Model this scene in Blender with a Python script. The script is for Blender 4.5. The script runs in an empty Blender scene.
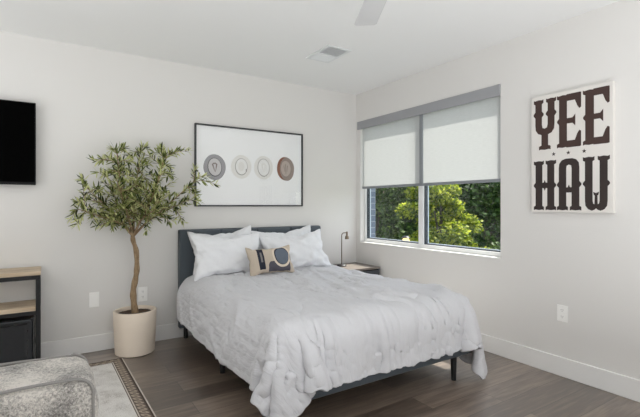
import bpy, bmesh, math, random
import numpy as np
from mathutils import Vector, Matrix, noise

C = bpy.context.scene.collection
SC = bpy.context.scene
PI = math.pi

# ------------------------------------------------------------------ camera, world, sun, lights, exposure
XR, YB, HC = 3.166, 4.083, 2.600          # right wall, back wall, ceiling height
XL, YF = -2.9, -5.2                       # left wall, rear wall
cam_d = bpy.data.cameras.new('camera')
cam = bpy.data.objects.new('camera', cam_d)
C.objects.link(cam)
cam.location = (0, 0, 1.252)
cam.rotation_euler = (PI/2, 0, -math.radians(32.871))
cam_d.sensor_width = 36.0
cam_d.lens = 421.27/640*36
cam_d.shift_y = -3.35/640
cam_d.clip_start = 0.05
SC.camera = cam

w = bpy.data.worlds.new('world')
SC.world = w
w.use_nodes = True
nt = w.node_tree
bg = nt.nodes['Background']
sky = nt.nodes.new('ShaderNodeTexSky')
sky.sky_type = 'NISHITA'
sky.sun_disc = False
sky.sun_elevation = math.radians(58)
sky.sun_rotation = math.radians(90)
hs = nt.nodes.new('ShaderNodeHueSaturation')
hs.inputs['Saturation'].default_value = 0.4
nt.links.new(sky.outputs[0], hs.inputs['Color'])
nt.links.new(hs.outputs[0], bg.inputs[0])
bg.inputs[1].default_value = 0.42

def light(name, kind, loc, rot, energy, color=(1, 1, 1), size=1.0, size_y=None):
    d = bpy.data.lights.new(name, kind)
    d.energy = energy
    d.color = color
    if kind == 'AREA':
        d.size = size
        if size_y:
            d.shape = 'RECTANGLE'
            d.size_y = size_y
    o = bpy.data.objects.new(name, d)
    C.objects.link(o)
    o.location = loc
    o.rotation_euler = rot
    return o

sun = light('sun', 'SUN', (12, 3, 12), (0, math.radians(90-58), 0), 9.5, (1.0, 0.95, 0.86))
sun.data.angle = math.radians(0.6)
light('rear_fill', 'AREA', (0.2, -5.1, 1.35), (PI/2, 0, 0), 64, (0.95, 0.98, 1.0), 5.0, 2.3)  # added fill panel before the closed rear wall; no window stands there
light('floor_fill', 'AREA', (1.0, -0.8, 0.30), (PI, 0, 0), 108, (0.945, 0.975, 1.0), 2.2, 2.4)  # unseen fill panel behind the camera, added to brighten the ceiling
light('side_fill', 'AREA', (-1.9, 1.8, 0.90), (PI, 0, 0), 50, (0.945, 0.975, 1.0), 1.4, 2.6)  # unseen fill panel added left of the view for the ceiling and duvet side

SC.view_settings.view_transform = 'Standard'
SC.view_settings.look = 'None'
SC.view_settings.exposure = 0.0
SC.view_settings.gamma = 1.0
SC.view_settings.use_curve_mapping = False
SC.cycles.use_denoising = True
SC.cycles.max_bounces = 10
SC.cycles.diffuse_bounces = 6
SC.cycles.transparent_max_bounces = 16
SC.cycles.sample_clamp_indirect = 6.0

# ------------------------------------------------------------------ helpers
class Mesh:
    """collects shapes for ONE mesh object"""
    def __init__(self):
        self.bm = bmesh.new()
    def box(self, x0, x1, y0, y1, z0, z1, mi=0, rot=None):
        vs = [self.bm.verts.new((x, y, z)) for z in (z0, z1) for y in (y0, y1) for x in (x0, x1)]
        if rot:
            c = Vector(((x0+x1)/2, (y0+y1)/2, (z0+z1)/2))
            for v in vs:
                v.co = c + rot @ (v.co-c)
        fs = [(0, 2, 3, 1), (4, 5, 7, 6), (0, 1, 5, 4), (2, 6, 7, 3), (0, 4, 6, 2), (1, 3, 7, 5)]
        for f in fs:
            fc = self.bm.faces.new([vs[i] for i in f])
            fc.material_index = mi
        return self
    def rbox(self, x0, x1, y0, y1, z0, z1, r=0.01, seg=3, mi=0):
        t = bmesh.new()
        bmesh.ops.create_cube(t, size=1)
        for v in t.verts:
            v.co = ((x0+x1)/2+v.co.x*(x1-x0), (y0+y1)/2+v.co.y*(y1-y0), (z0+z1)/2+v.co.z*(z1-z0))
        bmesh.ops.bevel(t, geom=t.edges[:], offset=r, segments=seg, affect='EDGES', profile=0.5)
        self.add(t, mi)
        return self
    def add(self, t, mi=0):
        t.verts.ensure_lookup_table()
        m = {}
        for v in t.verts:
            m[v] = self.bm.verts.new(v.co)
        for f in t.faces:
            try:
                nf = self.bm.faces.new([m[v] for v in f.verts])
                nf.material_index = mi
            except ValueError:
                pass
        t.free()
    def tube(self, pts, rad, seg=10, mi=0, cap=True):
        pts = [Vector(p) for p in pts]
        n = len(pts)
        rad = [rad]*n if not hasattr(rad, '__len__') else rad
        ref = None
        rings = []
        for i, p in enumerate(pts):
            d = (pts[min(i+1, n-1)]-pts[max(i-1, 0)]).normalized()
            if ref is None:
                ref = d.orthogonal().normalized()
            ref = (ref-d*ref.dot(d)).normalized()
            b = d.cross(ref)
            rings.append([self.bm.verts.new(p+(ref*math.cos(a)+b*math.sin(a))*rad[i])
                          for a in [2*PI*k/seg for k in range(seg)]])
        for i in range(n-1):
            for k in range(seg):
                f = self.bm.faces.new((rings[i][k], rings[i][(k+1) % seg], rings[i+1][(k+1) % seg], rings[i+1][k]))
                f.material_index = mi
        if cap:
            self.bm.faces.new(rings[0][::-1]).material_index = mi
            self.bm.faces.new(rings[-1]).material_index = mi
        return self
    def lathe(self, prof, c=(0, 0, 0), seg=40, mi=0):
        rings = []
        for r, z in prof:
            if r < 1e-6:
                rings.append([self.bm.verts.new((c[0], c[1], c[2]+z))])
            else:
                rings.append([self.bm.verts.new((c[0]+r*math.cos(2*PI*k/seg), c[1]+r*math.sin(2*PI*k/seg), c[2]+z)) for k in range(seg)])
        for a, b in zip(rings, rings[1:]):
            for k in range(seg):
                k2 = (k+1) % seg
                if len(a) == 1 and len(b) == 1:
                    continue
                if len(a) == 1:
                    f = self.bm.faces.new((a[0], b[k2], b[k]))
                elif len(b) == 1:
                    f = self.bm.faces.new((a[k], a[k2], b[0]))
                else:
                    f = self.bm.faces.new((a[k], a[k2], b[k2], b[k]))
                f.material_index = mi
        return self
    def prism(self, pts, to3, h, mi=0):
        """polygon pts (2D) extruded by h; to3(u, v, d) gives the 3D point"""
        a = [self.bm.verts.new(to3(u, v, 0)) for u, v in pts]
        b = [self.bm.verts.new(to3(u, v, h)) for u, v in pts]
        n = len(pts)
        self.bm.faces.new(b).material_index = mi
        self.bm.faces.new(a[::-1]).material_index = mi
        for i in range(n):
            self.bm.faces.new((a[i], a[(i+1) % n], b[(i+1) % n], b[i])).material_index = mi
        return self
    def build(self, name, mats, parent=None, smooth=False, origin=None, angle=None):
        bm = self.bm
        bmesh.ops.recalc_face_normals(bm, faces=bm.faces[:])
        me = bpy.data.meshes.new(name)
        bm.to_mesh(me)
        bm.free()
        return link(name, me, mats, parent, smooth, origin, angle)

def link(name, me, mats, parent=None, smooth=False, origin=None, angle=None):
    for m in (mats if isinstance(mats, (list, tuple)) else [mats]):
        me.materials.append(m)
    o = bpy.data.objects.new(name, me)
    C.objects.link(o)
    if parent is not None:
        o.parent = parent
        off = parent.location
        if parent.parent:
            off = off+parent.parent.location
        me.transform(Matrix.Translation(-off))
    elif origin is not None:
        me.transform(Matrix.Translation(-Vector(origin)))
        o.location = origin
    if smooth:
        for p in me.polygons:
            p.use_smooth = True
        if angle:
            me.set_sharp_from_angle(angle=math.radians(angle))
    return o

def tag(o, label, cat, group=None, kind=None):
    if label: o['label'] = label
    if cat: o['category'] = cat
    if group: o['group'] = group
    if kind: o['kind'] = kind
    return o

def thing(name, loc, label, cat, group=None):
    o = bpy.data.objects.new(name, None)
    o.empty_display_size = 0.1
    C.objects.link(o)
    o.location = loc
    return tag(o, label, cat, group)

def struct(o):
    o['kind'] = 'structure'
    return o

def subsurf(o, lv=1):
    m = o.modifiers.new('subdivision', 'SUBSURF')
    m.levels = lv
    m.render_levels = lv
    return o

def bevel(o, wd=0.003, seg=2):
    m = o.modifiers.new('bevel', 'BEVEL')
    m.width = wd
    m.segments = seg
    m.limit_method = 'ANGLE'
    return o

# ------------------------------------------------------------------ materials
def lin(c):
    return tuple((x/12.92 if x <= 0.04045 else ((x+0.055)/1.055)**2.4) for x in [v/255 for v in c])

class Nodes:
    def __init__(self, name):
        self.m = bpy.data.materials.new(name)
        self.m.use_nodes = True
        self.t = self.m.node_tree
        self.b = self.t.nodes['Principled BSDF']
        self.out = self.t.nodes['Material Output']
    def n(self, kind, **kw):
        nd = self.t.nodes.new(kind)
        for k, v in kw.items():
            setattr(nd, k, v)
        return nd
    def l(self, a, b):
        self.t.links.new(a, b)
    def math(self, op, a, b=None, c=None, clamp=False):
        nd = self.n('ShaderNodeMath', operation=op)
        nd.use_clamp = clamp
        for i, v in enumerate((a, b, c)):
            if v is None: continue
            if isinstance(v, (int, float)): nd.inputs[i].default_value = v
            else: self.l(v, nd.inputs[i])
        return nd.outputs[0]
    def mix(self, fac, a, b):
        nd = self.n('ShaderNodeMix', data_type='RGBA')
        for i, v in ((0, fac), (6, a), (7, b)):
            if isinstance(v, (int, float)): nd.inputs[i].default_value = v
            elif isinstance(v, tuple): nd.inputs[i].default_value = (*v[:3], 1)
            else: self.l(v, nd.inputs[i])
        return nd.outputs[2]
    def coords(self, kind='Object', scale=(1, 1, 1)):
        tc = self.n('ShaderNodeTexCoord')
        mp = self.n('ShaderNodeMapping')
        mp.inputs['Scale'].default_value = scale
        self.l(tc.outputs[kind], mp.inputs[0])
        return mp.outputs[0]
    def noise(self, vec, scale, detail=3, rough=0.5):
        nd = self.n('ShaderNodeTexNoise')
        nd.inputs['Scale'].default_value = scale
        nd.inputs['Detail'].default_value = detail
        nd.inputs['Roughness'].default_value = rough
        self.l(vec, nd.inputs['Vector'])
        return nd.outputs['Fac']
    def ramp(self, fac, stops):
        nd = self.n('ShaderNodeValToRGB')
        e = nd.color_ramp.elements
        while len(e) < len(stops): e.new(0.5)
        for el, (p, c) in zip(e, stops):
            el.position = p
            el.color = (*c[:3], 1)
        self.l(fac, nd.inputs[0])
        return nd.outputs[0]
    def bump(self, h, strength=0.2, dist=0.002):
        nd = self.n('ShaderNodeBump')
        nd.inputs['Strength'].default_value = strength
        nd.inputs['Distance'].default_value = dist
        self.l(h, nd.inputs['Height'])
        self.l(nd.outputs[0], self.b.inputs['Normal'])
        return nd
    def set(self, **kw):
        for k, v in kw.items():
            i = self.b.inputs[k.replace('_', ' ')]
            if isinstance(v, tuple): i.default_value = (*v[:3], 1)
            elif isinstance(v, (int, float)): i.default_value = v
            else: self.l(v, i)
        return self

def simple(name, rgb, rough=0.5, metal=0.0, var=0.06, scale=30, bump=0.0, spec=0.5, stretch=(1, 1, 1)):
    k = Nodes(name)
    c = lin(rgb)
    v = k.coords('Object', stretch)
    nz = k.noise(v, scale)
    k.set(Base_Color=k.mix(nz, tuple(x*(1-var) for x in c), tuple(min(1, x*(1+var)) for x in c)),
          Roughness=rough, Metallic=metal)
    k.b.inputs['Specular IOR Level'].default_value = spec
    if bump:
        k.bump(nz, bump, 0.003)
    return k.m

def fabric(name, rgb, var=0.12, scale=260, bump=0.35, rough=0.95):
    k = Nodes(name)
    c = lin(rgb)
    v = k.coords()
    a = k.noise(v, scale, 2, 0.6)
    b = k.noise(v, 6, 3)
    s = k.math('ADD', k.math('MULTIPLY', a, 0.7), k.math('MULTIPLY', b, 0.3))
    k.set(Base_Color=k.mix(s, tuple(x*(1-var) for x in c), tuple(min(1, x*(1+var)) for x in c)), Roughness=rough)
    k.b.inputs['Specular IOR Level'].default_value = 0.15
    k.b.inputs['Sheen Weight'].default_value = 0.15
    k.bump(a, bump, 0.002)
    return k.m

M = {}
M['wall'] = simple('wall_paint', (225, 223, 220), 0.75, var=0.012, scale=180, bump=0.06, spec=0.3)
M['ceiling'] = simple('ceiling_paint', (240, 240, 239), 0.85, var=0.01, scale=140, bump=0.05, spec=0.2)
M['trim'] = simple('white_trim_paint', (236, 235, 233), 0.4, var=0.01, scale=20)
M['vinyl'] = simple('white_vinyl', (232, 233, 233), 0.35, var=0.01, scale=20)
M['plastic'] = simple('white_plastic', (248, 247, 244), 0.35, var=0.01, scale=20)
M['slot'] = simple('outlet_slot', (70, 68, 66), 0.6, var=0.02)
M['gasket'] = simple('dark_gasket', (48, 56, 66), 0.5, var=0.05)
M['alu'] = simple('pale_aluminium', (196, 210, 222), 0.4, var=0.03)
M['black_metal'] = simple('black_metal', (26, 26, 28), 0.45, 0.3, var=0.1, scale=60)
M['black_frame'] = simple('dark_frame', (52, 54, 56), 0.4, 0.2, var=0.06, scale=60)
M['tv_screen'] = simple('tv_screen', (1, 1, 1), 0.5, var=0.02, spec=0.02)
M['tv_case'] = simple('tv_case', (14, 14, 15), 0.5, var=0.05, spec=0.2)
M['fridge'] = simple('black_panel', (30, 32, 36), 0.27, var=0.12, scale=40, bump=0.03)
M['slate'] = fabric('slate_fabric', (84, 91, 97), 0.14, 380, 0.3)
M['leg'] = simple('black_wood', (22, 22, 24), 0.5, var=0.1)
M['pot'] = simple('cream_glaze', (236, 222, 205), 0.6, var=0.025, scale=14, spec=0.3)
M['soil'] = simple('soil', (74, 60, 48), 0.95, var=0.5, scale=70, bump=0.9)
M['bronze'] = simple('aged_bronze', (122, 108, 92), 0.35, 0.75, var=0.1, scale=40)
M['lamp_base'] = simple('lamp_base', (64, 64, 66), 0.4, 0.5, var=0.08)
M['fan'] = simple('fan_blade', (208, 208, 208), 0.55, var=0.02, scale=12)
M['vent'] = simple('vent_metal', (226, 228, 228), 0.5, var=0.01)
M['duct'] = simple('duct_grey', (240, 240, 240), 0.7, var=0.02)
M['valance'] = fabric('grey_valance', (160, 161, 164), 0.06, 420, 0.15)
M['hem'] = simple('grey_hem', (138, 142, 146), 0.6, var=0.04)
M['canvas'] = fabric('canvas', (226, 222, 217), 0.03, 500, 0.15)
M['night'] = simple('charcoal_wood', (72, 76, 82), 0.5, var=0.12, scale=22, stretch=(1, 8, 8))
M['night_top'] = simple('taupe_top', (122, 114, 108), 0.45, var=0.08, scale=18, stretch=(1, 6, 1))
def sheet_mat():
    k = Nodes('white_cotton')
    v = k.coords('Object')
    fine = k.noise(v, 600, 2, 0.6)
    k.set(Base_Color=k.mix(fine, lin((228, 229, 232)), lin((240, 241, 243))), Roughness=0.95)
    k.b.inputs['Specular IOR Level'].default_value = 0.12
    cr2 = k.noise(v, 12, 4, 0.55)
    k.bump(k.math('ADD', cr2, k.math('MULTIPLY', fine, 0.03)), 0.45, 0.02)
    return k.m
M['white_sheet'] = sheet_mat()
M['mattress'] = fabric('mattress_ticking', (225, 225, 224), 0.03, 300, 0.2)

def linen_mat():
    k = Nodes('white_linen')
    fine = k.noise(k.coords('Object'), 700, 2, 0.6)
    k.set(Base_Color=k.mix(fine, lin((204, 204, 208)), lin((216, 216, 219))), Roughness=0.95)
    k.b.inputs['Specular IOR Level'].default_value = 0.12
    k.b.inputs['Sheen Weight'].default_value = 0.1
    folds = k.noise(k.coords('UV', (13, 1.6, 1)), 1.5, 4, 0.6)
    crumple = k.noise(k.coords('UV', (1.5, 0.8, 1)), 9, 3, 0.55)
    h = k.math('ADD', k.math('ADD', k.math('MULTIPLY', fine, 0.03), folds), k.math('MULTIPLY', crumple, 0.35))
    k.bump(h, 0.7, 0.022)
    return k.m
M['duvet'] = linen_mat()

def floor_mat():
    k = Nodes('dark_plank_floor')
    v = k.coords('Object')
    br = k.n('ShaderNodeTexBrick')
    br.offset = 0.37
    br.inputs['Color1'].default_value = (0, 0, 0, 1)
    br.inputs['Color2'].default_value = (1, 1, 1, 1)
    br.inputs['Mortar'].default_value = (0.5, 0.5, 0.5, 1)
    br.inputs['Scale'].default_value = 1
    br.inputs['Mortar Size'].default_value = 0.0016
    br.inputs['Bias'].default_value = 0
    br.inputs['Brick Width'].default_value = 1.22
    br.inputs['Row Height'].default_value = 0.18
    k.l(v, br.inputs['Vector'])
    sep = k.n('ShaderNodeSeparateXYZ')
    k.l(v, sep.inputs[0])
    # each plank shifts its own grain
    cb = k.n('ShaderNodeCombineXYZ')
    k.l(k.math('ADD', k.math('MULTIPLY', sep.outputs[0], 1.3), k.math('MULTIPLY', br.outputs['Color'], 17.0)), cb.inputs[0])
    k.l(k.math('MULTIPLY', sep.outputs[1], 14.0), cb.inputs[1])
    g1 = k.noise(cb.outputs[0], 2.2, 6, 0.62)
    cb2 = k.n('ShaderNodeCombineXYZ')
    k.l(k.math('MULTIPLY', sep.outputs[0], 3.0), cb2.inputs[0])
    k.l(k.math('MULTIPLY', sep.outputs[1], 90.0), cb2.inputs[1])
    g2 = k.noise(cb2.outputs[0], 2.0, 4, 0.6)
    tone = k.math('ADD', k.math('ADD', k.math('MULTIPLY', g1, 0.62), k.math('MULTIPLY', g2, 0.26)),
                  k.math('MULTIPLY', br.outputs['Color'], 0.22))
    col = k.ramp(tone, [(0.28, lin((56, 46, 40))), (0.5, lin((97, 83, 72))), (0.66, lin((140, 123, 109))), (0.82, lin((172, 155, 139)))])
    col = k.mix(br.outputs['Fac'], col, lin((34, 29, 26)))
    k.set(Base_Color=col, Roughness=k.math('ADD', k.math('MULTIPLY', g1, 0.16), 0.36))
    k.b.inputs['Specular IOR Level'].default_value = 1.0
    k.b.inputs['Coat Weight'].default_value = 1.0
    k.b.inputs['Coat Roughness'].default_value = 0.36
    hh = k.math('SUBTRACT', k.math('MULTIPLY', g2, 0.3), k.math('MULTIPLY', br.outputs['Fac'], 1.0))
    k.bump(hh, 0.25, 0.002)
    return k.m
M['floor'] = floor_mat()

def wood_mat():
    k = Nodes('light_oak')
    v = k.coords('Object', (1.2, 16, 16))
    g = k.noise(v, 2.4, 6, 0.65)
    knots = k.noise(k.coords('Object', (3, 6, 6)), 2.2, 2)
    col = k.ramp(g, [(0.3, lin((158, 136, 110))), (0.52, lin((196, 176, 150))), (0.75, lin((218, 202, 178)))])
    col = k.mix(k.math('MULTIPLY', k.math('GREATER_THAN', knots, 0.68), 0.4), col, lin((128, 98, 70)))
    k.set(Base_Color=col, Roughness=0.5)
    k.bump(g, 0.1, 0.002)
    return k.m
M['oak'] = wood_mat()

def bark_mat():
    k = Nodes('olive_bark')
    g = k.noise(k.coords('Object', (9, 9, 2.2)), 6, 5, 0.65)
    k.set(Base_Color=k.ramp(g, [(0.3, lin((112, 90, 66))), (0.55, lin((158, 134, 104))), (0.8, lin((186, 164, 132)))]), Roughness=0.85)
    k.bump(g, 0.6, 0.006)
    return k.m
M['bark'] = bark_mat()

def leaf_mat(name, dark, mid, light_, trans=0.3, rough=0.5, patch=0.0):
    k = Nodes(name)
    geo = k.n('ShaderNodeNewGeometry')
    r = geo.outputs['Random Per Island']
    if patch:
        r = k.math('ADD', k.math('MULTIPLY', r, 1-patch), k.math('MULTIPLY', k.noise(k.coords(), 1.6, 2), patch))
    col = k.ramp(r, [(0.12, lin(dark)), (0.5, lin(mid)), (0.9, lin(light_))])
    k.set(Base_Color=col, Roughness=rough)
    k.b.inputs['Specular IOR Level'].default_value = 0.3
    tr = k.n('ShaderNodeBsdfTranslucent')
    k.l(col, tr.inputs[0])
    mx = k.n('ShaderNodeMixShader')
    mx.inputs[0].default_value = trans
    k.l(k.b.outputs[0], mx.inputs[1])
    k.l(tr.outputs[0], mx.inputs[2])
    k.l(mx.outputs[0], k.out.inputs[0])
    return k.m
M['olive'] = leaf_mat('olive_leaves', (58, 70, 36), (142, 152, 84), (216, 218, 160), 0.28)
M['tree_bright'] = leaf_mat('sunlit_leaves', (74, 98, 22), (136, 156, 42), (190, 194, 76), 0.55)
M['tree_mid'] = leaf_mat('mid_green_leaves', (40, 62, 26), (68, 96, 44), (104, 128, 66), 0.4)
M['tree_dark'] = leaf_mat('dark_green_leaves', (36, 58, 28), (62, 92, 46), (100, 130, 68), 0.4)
M['tree_trunk'] = simple('grey_tree_bark', (96, 88, 78), 0.9, var=0.3, scale=9, bump=0.5, stretch=(3, 3, 0.6))
M['grass'] = simple('ground_grass', (74, 92, 50), 0.95, var=0.35, scale=5, bump=0.4)

def brick_mat():
    k = Nodes('blue_grey_brick')
    tc = k.n('ShaderNodeTexCoord')
    sep = k.n('ShaderNodeSeparateXYZ')
    k.l(tc.outputs['Object'], sep.inputs[0])
    cb = k.n('ShaderNodeCombineXYZ')
    k.l(k.math('ADD', sep.outputs[0], sep.outputs[1]), cb.inputs[0])
    k.l(sep.outputs[2], cb.inputs[1])
    br = k.n('ShaderNodeTexBrick')
    br.inputs['Color1'].default_value = (*lin((92, 104, 124)), 1)
    br.inputs['Color2'].default_value = (*lin((112, 122, 140)), 1)
    br.inputs['Mortar'].default_value = (*lin((150, 156, 164)), 1)
    br.inputs['Scale'].default_value = 1
    br.inputs['Mortar Size'].default_value = 0.005
    br.inputs['Brick Width'].default_value = 0.2
    br.inputs['Row Height'].default_value = 0.075
    k.l(cb.outputs[0], br.inputs['Vector'])
    k.set(Base_Color=br.outputs['Color'], Roughness=0.9)
    return k.m
M['brick'] = brick_mat()

def glass_mat(name='window_glass', tint=(0.98, 0.99, 0.985), refl=0.8):
    k = Nodes(name)
    tr = k.n('ShaderNodeBsdfTransparent')
    tr.inputs[0].default_value = (*tint, 1)
    gl = k.n('ShaderNodeBsdfGlossy')
    gl.inputs['Roughness'].default_value = 0.02
    lw_ = k.n('ShaderNodeLayerWeight')
    lw_.inputs['Blend'].default_value = 0.5
    mx = k.n('ShaderNodeMixShader')
    k.l(k.math('ADD', k.math('MULTIPLY', k.math('POWER', lw_.outputs['Facing'], 5.0), refl), 0.04*refl), mx.inputs[0])
    k.l(tr.outputs[0], mx.inputs[1])
    k.l(gl.outputs[0], mx.inputs[2])
    k.l(mx.outputs[0], k.out.inputs[0])
    return k.m
M['glass'] = glass_mat()
M['picture_glass'] = glass_mat('picture_glass', (0.99, 0.99, 0.99), 0.8)

def blind_mat():
    k = Nodes('blind_fabric')
    s = k.noise(k.coords('Object', (1, 5, 60)), 4, 3, 0.6)
    col = k.mix(s, lin((214, 216, 216)), lin((238, 239, 238)))
    d = k.n('ShaderNodeBsdfDiffuse')
    t = k.n('ShaderNodeBsdfTranslucent')
    k.l(k.mix(0.68, (0, 0, 0), col), d.inputs[0])
    k.l(col, t.inputs[0])
    mx = k.n('ShaderNodeMixShader')
    mx.inputs[0].default_value = 0.23
    k.l(d.outputs[0], mx.inputs[1])
    k.l(t.outputs[0], mx.inputs[2])
    k.l(mx.outputs[0], k.out.inputs[0])
    return k.m
M['blind'] = blind_mat()

def tweed_mat():
    k = Nodes('grey_tweed')
    v = k.coords()
    a = k.noise(v, 330, 3, 0.7)
    b = k.noise(v, 120, 2, 0.7)
    c = k.noise(v, 7, 3)
    s = k.math('ADD', k.math('ADD', k.math('MULTIPLY', a, 0.26), k.math('MULTIPLY', b, 0.36)), k.math('MULTIPLY', c, 0.38))
    k.set(Base_Color=k.ramp(s, [(0.36, lin((84, 82, 81))), (0.46, lin((152, 148, 143))), (0.58, lin((218, 212, 204)))]), Roughness=0.95)
    k.b.inputs['Specular IOR Level'].default_value = 0.1
    k.b.inputs['Sheen Weight'].default_value = 0.2
    k.bump(k.math('ADD', a, b), 0.7, 0.006)
    return k.m
M['tweed'] = tweed_mat()
M['piping'] = fabric('grey_piping', (138, 135, 132), 0.35, 300, 0.5)

RUG = (-1.75, 0.53, 0.9, 3.80)
def rug_mat():
    k = Nodes('bordered_rug')
    tc = k.n('ShaderNodeTexCoord')
    sep = k.n('ShaderNodeSeparateXYZ')
    k.l(tc.outputs['Object'], sep.inputs[0])
    hx, hy = (RUG[1]-RUG[0])/2, (RUG[3]-RUG[2])/2
    dx = k.math('SUBTRACT', hx, k.math('ABSOLUTE', sep.outputs[0]))
    dy = k.math('SUBTRACT', hy, k.math('ABSOLUTE', sep.outputs[1]))
    d = k.math('MINIMUM', dx, dy)
    v = k.coords()
    nz = k.noise(v, 160, 3, 0.7)
    big = k.noise(v, 9, 4, 0.6)
    field = k.ramp(k.math('ADD', k.math('MULTIPLY', nz, 0.6), k.math('MULTIPLY', big, 0.4)),
                   [(0.36, lin((168, 160, 152))), (0.46, lin((214, 210, 205))), (0.6, lin((234, 231, 227)))])
    # ornament: repeated rounded beige motifs in a brown band
    along = k.math('ADD', sep.outputs[0], sep.outputs[1])
    u = k.math('SUBTRACT', k.math('FRACT', k.math('DIVIDE', along, 0.05)), 0.5)
    vv = k.math('DIVIDE', k.math('SUBTRACT', d, 0.05), 0.062)
    rr = k.math('SQRT', k.math('ADD', k.math('MULTIPLY', u, u), k.math('MULTIPLY', vv, vv)))
    motif = k.math('MULTIPLY', k.math('LESS_THAN', rr, 0.40), k.math('GREATER_THAN', rr, 0.16))
    band = k.mix(motif, k.mix(nz, lin((88, 78, 72)), lin((128, 116, 107))), lin((172, 158, 143)))
    def step(lo): return k.math('GREATER_THAN', d, lo)
    col = k.mix(step(0.010), lin((205, 198, 190)), lin((84, 74, 68)))
    col = k.mix(step(0.020), col, band)
    col = k.mix(step(0.080), col, lin((206, 198, 188)))
    col = k.mix(step(0.087), col, lin((104, 94, 88)))
    col = k.mix(step(0.093), col, lin((222, 218, 212)))
    col = k.mix(step(0.100), col, field)
    k.set(Base_Color=col, Roughness=0.98)
    k.b.inputs['Specular IOR Level'].default_value = 0.05
    k.bump(nz, 0.6, 0.004)
    return k.m
M['rug'] = rug_mat()

def lumbar_mat():
    k = Nodes('beige_camera_print')
    tc = k.n('ShaderNodeTexCoord')
    sep = k.n('ShaderNodeSeparateXYZ')
    k.l(tc.outputs['UV'], sep.inputs[0])
    x, y = sep.outputs[0], sep.outputs[1]      # 0..1 over the cushion face, y up
    nz = k.noise(k.coords(), 300, 2, 0.6)
    base = k.mix(nz, lin((186, 172, 155)), lin((206, 193, 177)))
    def rng(v, a, b):
        return k.math('MULTIPLY', k.math('GREATER_THAN', v, a), k.math('LESS_THAN', v, b))
    def disc(cx, cy, r):
        ax = k.math('MULTIPLY', k.math('SUBTRACT', x, cx), 1.85)
        ay = k.math('SUBTRACT', y, cy)
        return k.math('LESS_THAN', k.math('SQRT', k.math('ADD', k.math('MULTIPLY', ax, ax), k.math('MULTIPLY', ay, ay))), r)
    navy, grey, steel = lin((52, 54, 64)), lin((86, 84, 92)), lin((104, 112, 124))
    cream = lin((218, 205, 188))
    col = base
    # dark body swoosh
    body = k.math('MULTIPLY', rng(x, 0.40, 0.86), k.math('LESS_THAN', y, 0.44))
    corner = k.math('MULTIPLY', k.math('LESS_THAN', x, 0.48), k.math('MULTIPLY', k.math('GREATER_THAN', y, 0.30), k.math('SUBTRACT', 1.0, disc(0.48, 0.30, 0.15))))
    body = k.math('MULTIPLY', body, k.math('SUBTRACT', 1.0, corner))
    body = k.math('MULTIPLY', body, k.math('GREATER_THAN', y, 0.07))
    col = k.mix(body, col, grey)
    # strap bar on the left
    bar = k.math('MULTIPLY', rng(x, 0.215, 0.335), rng(y, 0.22, 0.90))
    col = k.mix(bar, col, navy)
    col = k.mix(k.math('MULTIPLY', rng(x, 0.265, 0.30), rng(y, 0.44, 0.74)), col, lin((128, 124, 122)))
    # lens
    col = k.mix(disc(0.70, 0.60, 0.36), col, cream)
    col = k.mix(disc(0.70, 0.60, 0.285), col, navy)
    col = k.mix(disc(0.705, 0.585, 0.255), col, steel)
    # side band
    col = k.mix(k.math('MULTIPLY', rng(x, 0.87, 0.985), rng(y, 0.42, 0.62)), col, lin((168, 160, 152)))
    k.set(Base_Color=col, Roughness=0.95)
    k.b.inputs['Specular IOR Level'].default_value = 0.1
    k.bump(nz, 0.3, 0.002)
    return k.m
M['lumbar'] = lumbar_mat()
M['lamp_glow'] = simple('warm_glow', (255, 214, 140), 0.5)
_b = M['lamp_glow'].node_tree.nodes['Principled BSDF']
_b.inputs['Emission Color'].default_value = (1.0, 0.72, 0.32, 1)
_b.inputs['Emission Strength'].default_value = 1.6
M['yee'] = simple('letter_brown', (74, 58, 54), 0.7, var=0.06, scale=300, spec=0.2)
M['haw'] = simple('letter_dark', (60, 52, 50), 0.7, var=0.06, scale=300, spec=0.2)
M['mat_board'] = simple('pale_print_paper', (251, 252, 252), 0.8, var=0.004, scale=10, spec=0.2)
for nm, rgb in dict(hat_grey=(158, 157, 160), hat_grey_crown=(206, 204, 204), hat_band=(84, 84, 90), hat_cream=(236, 235, 231), hat_cream_crown=(243, 243, 241),
                    hat_line=(168, 165, 160), hat_brown=(152, 138, 130), hat_rust=(140, 92, 72), hat_tan=(186, 172, 163), hat_dent=(138, 128, 123), hat_pale_dent=(234, 233, 229)).items():
    M[nm] = simple(nm+'_print', rgb, 0.9, var=0.08, scale=120, spec=0.1)

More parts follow.
